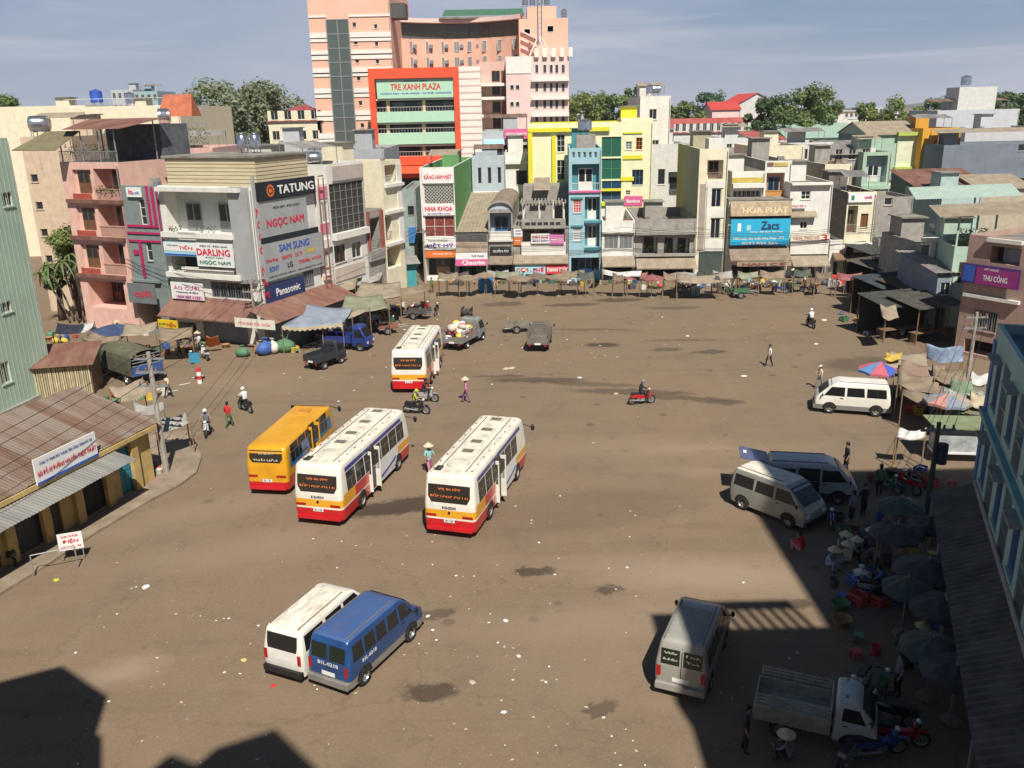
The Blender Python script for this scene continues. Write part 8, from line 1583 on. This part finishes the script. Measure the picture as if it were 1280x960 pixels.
def person(label, x, y, z, rz, pose, shirt, pants, hat='hair', hatm=None, group='people in the square', s=.98):
    k = (pose, shirt, pants)
    if k not in _pm:
        me = POSES[pose][0].copy()
        for m_ in (CL[shirt], CL[pants], SKIN, SHOE): me.materials.append(m_)
        _pm[k] = me
    t = thing('person', label, 'person', (x, y, z), rz, group); t.scale = (s, s, s)
    obj('body', _pm[k], None, t)
    me = headwear(hat, pose); m_ = hatm or {'hair': HAIRM, 'conical_hat': STRAW, 'cap': CL['blue'], 'helmet': CL['white']}[hat]
    c = me.copy(); c.materials.clear(); obj(hat, c, m_, t, 50)
    if hat != 'hair': obj('hair', headwear('hair', pose).copy(), HAIRM, t, True)
    return t
def pp(label, px, py, deg, pose, shirt, pants, hat='hair', hatm=None, group='people in the square', s=.98):
    g = G(px, py); return person(label, g.x, g.y, 0, R(deg-90), pose, shirt, pants, hat, hatm, group, s)
def moto(label, x, y, rz, col, group='motorbikes in the square', lean=6, box=None):
    """small underbone motorbike, front along +y"""
    t = thing('motorbike', label, 'motorbike', (x, y, 0), rz, group); t.rotation_euler = (0, R(lean), rz)
    if 'm' not in MOTO:
        a = MB(); a.lathe([(.2, -.04), (.25, -.045), (.285, -.02), (.285, .02), (.25, .045), (.2, .04), (.2, -.04)], 16, axis='y'); a.v = [(y_, x_, z_) for x_, y_, z_ in a.v]; a.f = [f[::-1] for f in a.f]; MOTO['tyre'] = a.mesh('wheel')
        a = MB(); a.lathe([(.001, .03), (.05, .03), (.06, .012), (.19, .012), (.205, .03), (.205, -.03), (.19, -.012), (.06, -.012), (.05, -.03), (.001, -.03)], 14, axis='y'); a.v = [(y_, x_, z_) for x_, y_, z_ in a.v]; a.f = [f[::-1] for f in a.f]; MOTO['rim'] = a.mesh('rim')
        a = MB()  # plastics: leg shield, spine, tail
        a.hexa([(-.16, .38, .36), (.16, .38, .36), (.1, .5, .42), (-.1, .5, .42)], [(-.15, .36, .8), (.15, .36, .8), (.07, .48, .86), (-.07, .48, .86)]); a.hexa([(-.07, -.1, .36), (.07, -.1, .36), (.07, .4, .42), (-.07, .4, .42)], [(-.08, -.1, .56), (.08, -.1, .56), (.07, .4, .6), (-.07, .4, .6)]); a.hexa([(-.12, -.72, .52), (.12, -.72, .52), (.14, -.08, .4), (-.14, -.08, .4)], [(-.1, -.75, .68), (.1, -.75, .68), (.13, -.05, .66), (-.13, -.05, .66)]); MOTO['body'] = a.mesh('fairing')
        a = MB(); a.hexa([(-.12, -.7, .685), (.12, -.7, .685), (.11, .0, .665), (-.11, .0, .665)], [(-.1, -.68, .78), (.1, -.68, .78), (.09, -.02, .73), (-.09, -.02, .73)]); MOTO['seat'] = a.mesh('seat')
        a = MB(); a.cyl((-.06, .62, .28), (-.05, .42, .9), .025, n=6); a.cyl((.06, .62, .28), (.05, .42, .9), .025, n=6); a.box(-.06, .06, .4, .46, .84, .9); MOTO['fork'] = a.mesh('fork')
        a = MB(); a.path([(-.33, .3, .98), (-.15, .42, .97), (0, .43, .92), (.15, .42, .97), (.33, .3, .98)], .02, 6); MOTO['bar'] = a.mesh('handlebar')
        a = MB(); a.ball((0, .48, .93), .09, 8, 6, 1.1, .8, .9); MOTO['lamp'] = a.mesh('headlight')
        a = MB(); a.box(-.1, .1, -.1, .22, .22, .38); a.cyl((.13, .05, .26), (.16, -.7, .36), .045, .05, 7); a.box(.05, .14, .0, .06, .24, .3); MOTO['eng'] = a.mesh('engine')
        a = MB(); a.hexa([(-.05, .42, .58), (.05, .42, .58), (.05, .78, .56), (-.05, .78, .56)], [(-.05, .45, .61), (.05, .45, .61), (.05, .76, .6), (-.05, .76, .6)]); MOTO['mud'] = a.mesh('mudguard'); MOTO['m'] = 1
    for yy in (-.6, .62): wv = obj('wheel', MOTO['tyre'], TYRE, t, 40, loc=(0, yy, .285)); obj('rim', MOTO['rim'], RIM, wv, 40)
    def cp(k): 
        q = (k, col)
        if q not in MOTO: MOTO[q] = MOTO[k].copy()
        return MOTO[q]
    cm = CL.get(col) or CL['black']; cm = MP.setdefault(col, M(tuple(c*1.0 for c in {'red': (.42, .015, .02), 'blue': (.03, .06, .25), 'black': (.015, .015, .018), 'white': (.6, .6, .6), 'silver': (.35, .36, .37), 'green': (.05, .16, .08)}[col]), .25, var=.05, coat=.5))
    obj('fairing', cp('body'), cm, t); obj('mudguard', cp('mud'), cm, t); obj('seat', MOTO['seat'], BLK, t); obj('fork', MOTO['fork'], CHROME, t); obj('handlebar', MOTO['bar'], BLK, t); obj('headlight', MOTO['lamp'], WHL, t, True); obj('engine', MOTO['eng'], FRG, t)
    if lean > 3: mb = MB(); mb.cyl((-.1, -.05, .25), (-.24, -.1, -.02), .015, n=5); mb.build('stand', BLK, t)
    return t
MOTO = {}; MP = {}
def rider(what, px, py, deg, col, shirt, pants, hat='helmet', hatm=None, second=None):
    g = G(px, py); rz = R(deg-90); c, s_ = math.cos(rz), math.sin(rz)
    moto('%s motorbike ridden by %s' % (col, what), g.x, g.y, rz, col, 'ridden motorbikes', 0)
    person(what+' riding a %s motorbike' % col, g.x-(-.22)*s_*-1*0+0*c-(-.25)*s_*0, g.y, 0, rz, 'ride', shirt, pants, hat, hatm, 'motorbike riders')
    if second: person(second+' seated behind %s' % what, g.x+.35*s_, g.y-.35*c, .02, rz, 'ride', 'grey', 'black', 'helmet', CL['red'], 'motorbike riders')
rider('person in white shirt and white helmet', 307, 514, 135, 'black', 'white', 'black')
rider('person in dark jacket and white helmet', 260, 543, -80, 'white', 'grey', 'black')
rider('person in black shirt and pale helmet', 802, 505, 12, 'red', 'black', 'black', hatm=CL['grey'])
rider('person in lime jacket', 521, 517, -15, 'black', 'lime', 'black', hatm=CL['lime'])
rider('person in dark clothes near the lime jacket rider', 532, 502, -10, 'silver', 'black', 'black', hatm=CL['black'])
rider('person in white shirt far out on the square', 1013, 409, 95, 'black', 'white', 'black')
pp('person in red shirt and green shorts walking away', 287, 534, 80, 'walk', 'red', 'green')
pp('person in cream shirt walking by the army truck', 211, 497, 60, 'walk', 'cream', 'black')
pp('person in pink blouse and pale hat crossing the square', 583, 503, 190, 'walk', 'pink', 'violet', 'conical_hat', CL['cream'])
pp('person in cyan shirt carrying sacks between two buses', 537, 592, -60, 'carry', 'cyan', 'pink', 'conical_hat', CL['cream'])
for k, (dx, dy) in enumerate(((.55, -.1), (.8, .25))):
    g = G(540, 594); o = obj('sack', GM['sack', 4], None, None, 40, loc=(g.x+dx, g.y+dy, .0), rz=k, label='pale sack set down beside the carrier between buses', cat='sack', group='sacks by the carrier'); o.scale = (.8, .8, .9)
pp('person in white shirt and dark trousers walking alone on the far square', 961, 458, 200, 'walk', 'white', 'black', 'hair')
pp('person in red shirt squatting in the shade by the pale silver van', 1000, 692, 120, 'sit', 'red', 'pink')
pp('person with pale hat bending beside the clean white van nose', 1024, 486, 200, 'carry', 'cream', 'grey', 'cap', CL['white'])
pp('person standing at the front of the van with raised tailgate', 1057, 590, 180, 'stand', 'black', 'black')
for k, (px, py, sh, pn, h_, ps) in enumerate([(1037, 712, 'lightblue', 'lightblue', 'conical_hat', 'sit'), (1053, 695, 'brown', 'black', 'conical_hat', 'sit'), (1064, 700, 'lightblue', 'black', 'conical_hat', 'sit'), (1058, 708, 'cream', 'grey', 'conical_hat', 'sit'), (1088, 690, 'violet', 'black', 'conical_hat', 'sit'), (1092, 706, 'grey', 'black', 'hair', 'sit'), (1078, 645, 'black', 'black', 'hair', 'stand'), (1064, 655, 'grey', 'black', 'hair', 'stand'), (1098, 620, 'green', 'black', 'hair', 'stand'), (1165, 540, 'black', 'black', 'cap', 'stand'), (1135, 650, 'grey', 'black', 'conical_hat', 'sit'), (1100, 735, 'blue', 'black', 'hair', 'sit'), (1121, 870, 'grey', 'black', 'hair', 'stand'), (1152, 815, 'cream', 'black', 'conical_hat', 'sit'), (1128, 840, 'black', 'black', 'hair', 'sit'), (930, 940, 'black', 'black', 'hair', 'stand'), (985, 955, 'grey', 'black', 'conical_hat', 'sit')]):
    pp(['trader in pale blue squatting under a straw hat', 'trader in brown squatting under a straw hat', 'trader in pale blue top and black trousers under a straw hat', 'trader in cream squatting between straw hats', 'trader in violet squatting behind baskets', 'bareheaded trader in grey squatting behind baskets', 'person in black standing by the silver van nose', 'person in grey standing by the silver van nose', 'person in green standing at the shaded corner', 'person in black cap standing at the sunlit food cart', 'trader in grey under a straw hat by the pole', 'bareheaded trader in blue squatting in the shade', 'person in grey standing by the white stake truck', 'trader in cream under a straw hat along the lean-to', 'bareheaded person in black squatting along the lean-to', 'person in black standing behind the stake truck tail', 'person under a straw hat squatting behind the stake truck tail'][k], px, py, random.Random(k).uniform(0, 360), ps, sh, pn, h_, group='people in the shaded market')
rp_ = random.Random(9); cols_ = list(CL)
for k, (px, py, where) in enumerate([(655, 356, 'below the cyan food sign'), (668, 354, 'at the tan parasols'), (705, 356, 'beside the narrow blue house'), (720, 357, 'beside the narrow blue house'), (845, 362, 'by the maroon parasol'), (868, 366, 'by the maroon parasol'), (880, 360, 'at the tall cream house'), (915, 362, 'before the sky blue sign shop'), (925, 358, 'before the sky blue sign shop'), (935, 363, 'before the sky blue sign shop'), (958, 360, 'before the sky blue sign shop'), (990, 356, 'before the guest house'), (1005, 360, 'before the guest house'), (1020, 356, 'before the guest house'), (240, 436, 'by the yellow shop sign'), (250, 440, 'by the yellow shop sign'), (225, 446, 'by the yellow shop sign'), (470, 404, 'under the olive stall edge'), (482, 400, 'under the olive stall edge'), (458, 408, 'beside the blue truck'), (540, 366, 'at the grey brown canopy'), (150, 425, 'near the dark blue parasol'), (120, 428, 'near the dark blue parasol'), (1180, 515, 'at the fruit stall'), (1195, 512, 'at the fruit stall'), (1210, 518, 'at the fruit stall'), (1150, 505, 'under the brown awnings'), (1222, 514, 'at the fruit stall')]):
    sh = rp_.choice(cols_); h_ = rp_.choice(('hair', 'hair', 'conical_hat', 'cap')); ps = rp_.choice(('stand', 'sit', 'stand', 'walk', 'carry')); pp('%s person in %s %s %s' % ({'stand': 'standing', 'sit': 'squatting', 'walk': 'walking', 'carry': 'busy'}[ps], sh, {'hair': 'with bare head', 'conical_hat': 'under a straw hat', 'cap': 'in a cap'}[h_], where), px, py, rp_.uniform(0, 360), ps, sh, rp_.choice(('black', 'grey', 'blue', 'brown')), h_, group='people at the stalls')
MW = [(5, 706, 'in front of the tin roofed shed'), (404, 424, 'in the shadow of the blue grey stall'), (416, 422, 'in the shadow of the blue grey stall'), (395, 426, 'in the shadow of the blue grey stall'), (470, 412, 'at the yellow pots'), (480, 415, 'at the yellow pots'), (488, 410, 'at the yellow pots'), (545, 393, 'beside the three wheeled cart'), (533, 388, 'beside the three wheeled cart'), (668, 357, 'below the food signs'), (850, 364, 'by the maroon parasol'), (858, 366, 'by the maroon parasol'), (870, 364, 'by the maroon parasol'), (905, 368, 'before the sky blue sign shop'), (915, 370, 'before the sky blue sign shop'), (945, 366, 'before the sky blue sign shop'), (975, 366, 'before the guest house'), (985, 364, 'before the guest house'), (1010, 366, 'before the guest house'), (1040, 357, 'at the last cream house'), (1110, 612, 'at the shaded market corner'), (1122, 606, 'at the shaded market corner'), (1132, 614, 'at the shaded market corner'), (1040, 655, 'by the silver van nose'), (1096, 748, 'in the middle of the shade'), (1110, 752, 'in the middle of the shade'), (1075, 870, 'ahead of the white stake truck'), (1095, 878, 'ahead of the white stake truck'), (1110, 905, 'ahead of the white stake truck'), (1120, 930, 'ahead of the white stake truck'), (1095, 945, 'ahead of the white stake truck'), (1060, 948, 'below the white stake truck'), (245, 452, 'by the yellow shop sign'), (256, 449, 'by the yellow shop sign'), (130, 434, 'near the dark blue parasol'), (1050, 600, 'beside the van with raised tailgate')]
mcol = ['black', 'red', 'blue', 'silver', 'black', 'white', 'green']
for k, (px, py, where) in enumerate(MW):
    g = G(px, py); c_ = mcol[k % 7]; moto('%s motorbike parked %s' % (c_, where), g.x, g.y, R(rp_.uniform(0, 360)), c_, 'parked motorbikes')
# ---- carts and a fallen bicycle
def cart(label, px, py, deg, L=1.7, W=.9, m_=None, load=0):
    g = G(px, py); t = thing('handcart', label, 'cart', (g.x, g.y, 0), R(deg), 'handcarts and trailers'); m_ = m_ or WOODP
    for i in range(6): mb = MB(); yy = -W/2+W*i/6; mb.box(-L/2, L/2, yy+.01, yy+W/6-.01, .5, .53); mb.build('plank', m_, t)
    for sy in (-1, 1):
        mb = MB(); mb.cyl((-L/2, sy*W/2, .48), (L/2+.9, sy*W/2*.7, .6), .025, n=6); mb.build('shaft', FRG, t)
        mb = MB(); mb.box(-L/2, L/2, sy*W/2-.015, sy*W/2+.015, .56, .82); mb.build('side_board', m_, t)
        wheel(t, -.1, sy*(W/2+.08), .33, .07)
    mb = MB(); mb.cyl((-.1, -W/2-.05, .33), (-.1, W/2+.05, .33), .02, n=6); mb.build('axle', FRG, t)
    for sx in (-.3, .3): mb = MB(); mb.box(sx-.1-.03, sx-.1+.03, -W/2+.05, W/2-.05, .33, .5); mb.build('bracket', FRG, t)
    return t
cart('empty dark handcart standing by the motorbikes near the stalls', 522, 398, -20, 2.3, 1.1, M((.1, .09, .08), .8, var=.3)); cart('small iron handcart alone near the sack truck', 584, 395, 80, 1.3, .8, M((.08, .06, .05), .8, var=.3)); cart('rusty handcart with red load frame at the stall edge', 485, 417, 20, 1.6, .9, M((.25, .1, .07), .8, var=.3)); cart('thin wire handcart beside the dusty flatbed truck', 646, 415, 10, 2.2, 1.0, M((.2, .18, .14), .8, var=.3)); cart('low handcart before the guest house', 925, 372, 5, 1.6, .9, M((.06, .16, .08), .7, var=.2))
g = G(869, 370); t = thing('cool_box', 'pale blue cool box standing before the tall cream house', 'box', (g.x, g.y, 0)); mb = MB(); mb.box(-.4, .4, -.3, .3, .05, .8); mb.build('body', M((.16, .32, .42), .5, var=.1), t); mb = MB(); mb.box(-.43, .43, -.33, .33, .805, .92); mb.build('lid', M((.4, .5, .55), .5, var=.1), t)
g = G(1045, 354); t = thing('red_table', 'red cloth covered table before the last cream house', 'table', (g.x, g.y, 0), R(-20)); mb = MB(); mb.hexa([(-.8, -.5, .02), (.8, -.5, .02), (.8, .5, .02), (-.8, .5, .02)], [(-.6, -.35, .8), (.6, -.35, .8), (.6, .35, .8), (-.6, .35, .8)]); mb.build('cloth', M((.6, .03, .03), .7, var=.1), t)
# traffic marker post
g = G(250, 479); t = thing('marker_post', 'red and white striped marker post with a blue sign plate', 'sign post', (g.x, g.y, 0))
for k in range(4): mb = MB(); mb.cyl((0, 0, k*.28), (0, 0, (k+1)*.28), .16-.0*k, n=10); mb.build('band', WH if k % 2 == 0 else REDP, t)
mb = MB(); mb.cyl((-.1, 0, 1.12), (-.1, 0, 2.2), .03, n=6); mb.build('pole', FRG, t); mb = MB(); mb.box(-.5, .25, -.06, -.03, 1.5, 2.2); mb.build('sign_plate', M((.05, .25, .4), .6), t)
for k in range(3):
    g0 = G(215+k*16, 489-k*9); mb = MB(); mb.box(-.4, .4, -.05, .05, .001, .005); mb.build('road_marking', WH, kind='structure', loc=(g0.x, g0.y, .003), rz=R(40))
# ---- army truck with canvas hood
a = G(183, 478, .4); b_ = G(98, 448, .4); hd = math.atan2(b_.y-a.y, b_.x-a.x)
t = thing('army_truck', 'old truck under an olive canvas hood with a blue tailgate', 'truck', (a.x, a.y+.6, 0), hd); OLC = two_tone('olive_canvas', (.085, .085, .05), (.13, .125, .08), 1.5); L = 6.2; W = 2.2
mb = MB(); n = 10; arc = [(W/2*math.cos(math.pi*i/n), 1.75+.75*math.sin(math.pi*i/n)**.7) for i in range(n+1)]; arc = [(W/2, 1.0)]+arc+[(-W/2, 1.0)]
for k in range(8):
    x0, x1 = .1+k*4.3/8, .1+(k+1)*4.3/8; dz = .04*(k % 2)
    for (ya, za), (yb, zb) in zip(arc[:-1], arc[1:]): mb.quad((x0, ya, za+(.03 if k % 2 else 0)), (x0, yb, zb+(.03 if k % 2 else 0)), (x1, yb, zb+(0 if k % 2 else .03)), (x1, ya, za+(0 if k % 2 else .03)))
mb.add([(4.4, y, z) for y, z in arc], [tuple(range(len(arc)))]); mb.build('canvas_hood', OLC, t, True)
for i in range(4): mb = MB(); x = .12; z = 1.5+i*.22; mb.box(x-.03, x+.03, -W/2+.1, W/2-.1, z, z+.05); mb.build('hood_bar', FRG, t)
mb = MB(); mb.box(0, .08, -W/2, W/2, .85, 1.5); mb.build('tailgate', M((.04, .09, .26), .6, var=.2), t)
mb = MB(); mb.box(.1, 4.5, -W/2, W/2, .8, 1.0); mb.build('load_bed', OLC, t)
vbt = VB(1.7, 2.0, .5, 2.2, [(.3, 4.6), (2.2, 4.65)], [(.3, 6.15), (1.3, 6.2), (2.2, 5.7)], [(.3, .98), (1.2, 1.0), (2.2, .85)]); vbt.L = 6.2
vbt.body([.5, .8, 1.1, 1.4, 1.7], lambda x, y, z: 0, 6).build('cab', M((.03, .035, .04), .5, var=.2), t, 35)
for x in (1.2, 5.4):
    for sd in (-1, 1): wheel(t, x, sd*.92, .46, .28)
mb = MB(); mb.box(.3, 5.9, -.45, .45, .45, .8); mb.build('chassis', BLK, t)
# ================================================================== BUILDINGS ROUND THE VIEWPOINT (they cast the foreground shade)
NB = M((.5, .47, .4), .85, var=.1, streak=.2)
def near(name, label, x0, x1, y0, y1, h, rows=5, nx=4, parapet=.02):
    f_ = Fac((x1, y1), (x0, y1)); W = abs(x1-x0); its = []
    for j in range(rows):
        for i in range(nx): c = W*(i+.5)/nx; z = 1.2+j*(h-2)/rows; its.append(('W', (c-.7, c+.7, z, z+1.6, 0), 2, 1))
    return Bld(name, label, f_, 0, W, y1-y0, h, NB, its, parapet=parapet)
SHX, SHY = SV.x/SV.z, SV.y/SV.z                     # ground shift of a shadow per metre of height
def roofpt(px, py, h): g = G(px, py); return (g.x+SHX*h, g.y+SHY*h)
h1 = 26.8; xa = 5.1+SHX*h1; ya = roofpt(1000, 784, h1)[1]
b = near('terrace_building', 'tall building whose roof terrace shades the right foreground', xa, xa+7.6, ya-16, ya, h1, 7, 4)
xs = roofpt(885, 755, h1+1.3)[0]; W = b.W
mb = MB(); mb.box(W-(xs-xa), W, .0, 5, h1, h1+1.35); mb.build('stair_head', NB, b.root)
xe = roofpt(1008, 770, h1)[0]; uu0, uu1 = W-(xe-xa), W-(xs-xa)-.15
for i in range(8): u = uu0+(uu1-uu0)*i/7; mb = MB(); mb.box(u-.09, u+.09, .05, .23, h1, h1+1.9); mb.build('terrace_post', NB, b.root)
mb = MB(); mb.box(uu0-.1, uu1+.1, .0, .28, h1+1.9, h1+2.35); mb.build('terrace_beam', NB, b.root)
h2 = 38; x2 = roofpt(957, 668, h2)[0]; y2 = roofpt(1075, 588, h2)[1]
near('high_block', 'high block behind the turquoise house that shades the vans and traders', max(x2, xa+7.9), x2+26, y2-20, y2, h2, 9, 6)
def poly_house(name, label, pts, h, back, z0=0):
    p = [roofpt(px, py, h) for px, py in pts]+back; cx = sum(q[0] for q in p)/len(p); cy = sum(q[1] for q in p)/len(p)
    t = thing(name, label, 'building', (cx, cy, 0)); p = [(x-cx, y-cy) for x, y in p]
    ar = sum(p[i-1][0]*p[i][1]-p[i][0]*p[i-1][1] for i in range(len(p)))
    if ar < 0: p = p[::-1]
    mb = MB(); mb.prism(p, z0, h-.3); mb.build('wall', NB, t); mb = MB(); mb.prism(p, h-.298, h); mb.build('roof', ROOFC, t); return t
poly_house('corner_house', 'flat roofed corner house shading the left foreground', [(-60, 870), (0, 852), (78, 832), (135, 870), (103, 904)], 23.8, [(-9.0, -6), (-18, -6)])
poly_house('annex_house', 'lower annex beside the flat roofed corner house', [(60, 905), (104, 906), (128, 921), (128, 975)], 21.5, [(-6.5, -4), (-9.2, -4)])
t = near('viewpoint_building', 'building under the viewpoint with a flat roof terrace', -4.0, 9.0, -12, -.6, 16.0, 4, 5)
poly_house('roof_tower', 'stepped stair tower on the building under the viewpoint', [(188, 962), (214, 942), (246, 955), (270, 935), (345, 911), (398, 962)], 31, [(-.6, -9), (-2.2, -9)], 16.02)
# ================================================================== HAZY AIR
m = bpy.data.materials.new('thin_haze'); m.use_nodes = True; t = m.node_tree; t.nodes.clear()
o = N(t, 'ShaderNodeOutputMaterial'); v = N(t, 'ShaderNodeVolumePrincipled'); v.inputs['Color'].default_value = (.86, .9, 1, 1); v.inputs['Density'].default_value = .00012; v.inputs['Anisotropy'].default_value = 0; t.links.new(v.outputs[0], o.inputs['Volume'])
mb = MB(); mb.box(-2800, 2800, -320, 5700, -1, 75); mb.build('haze', m, kind='stuff', label='thin bluish haze hanging over the whole town', cat='haze')
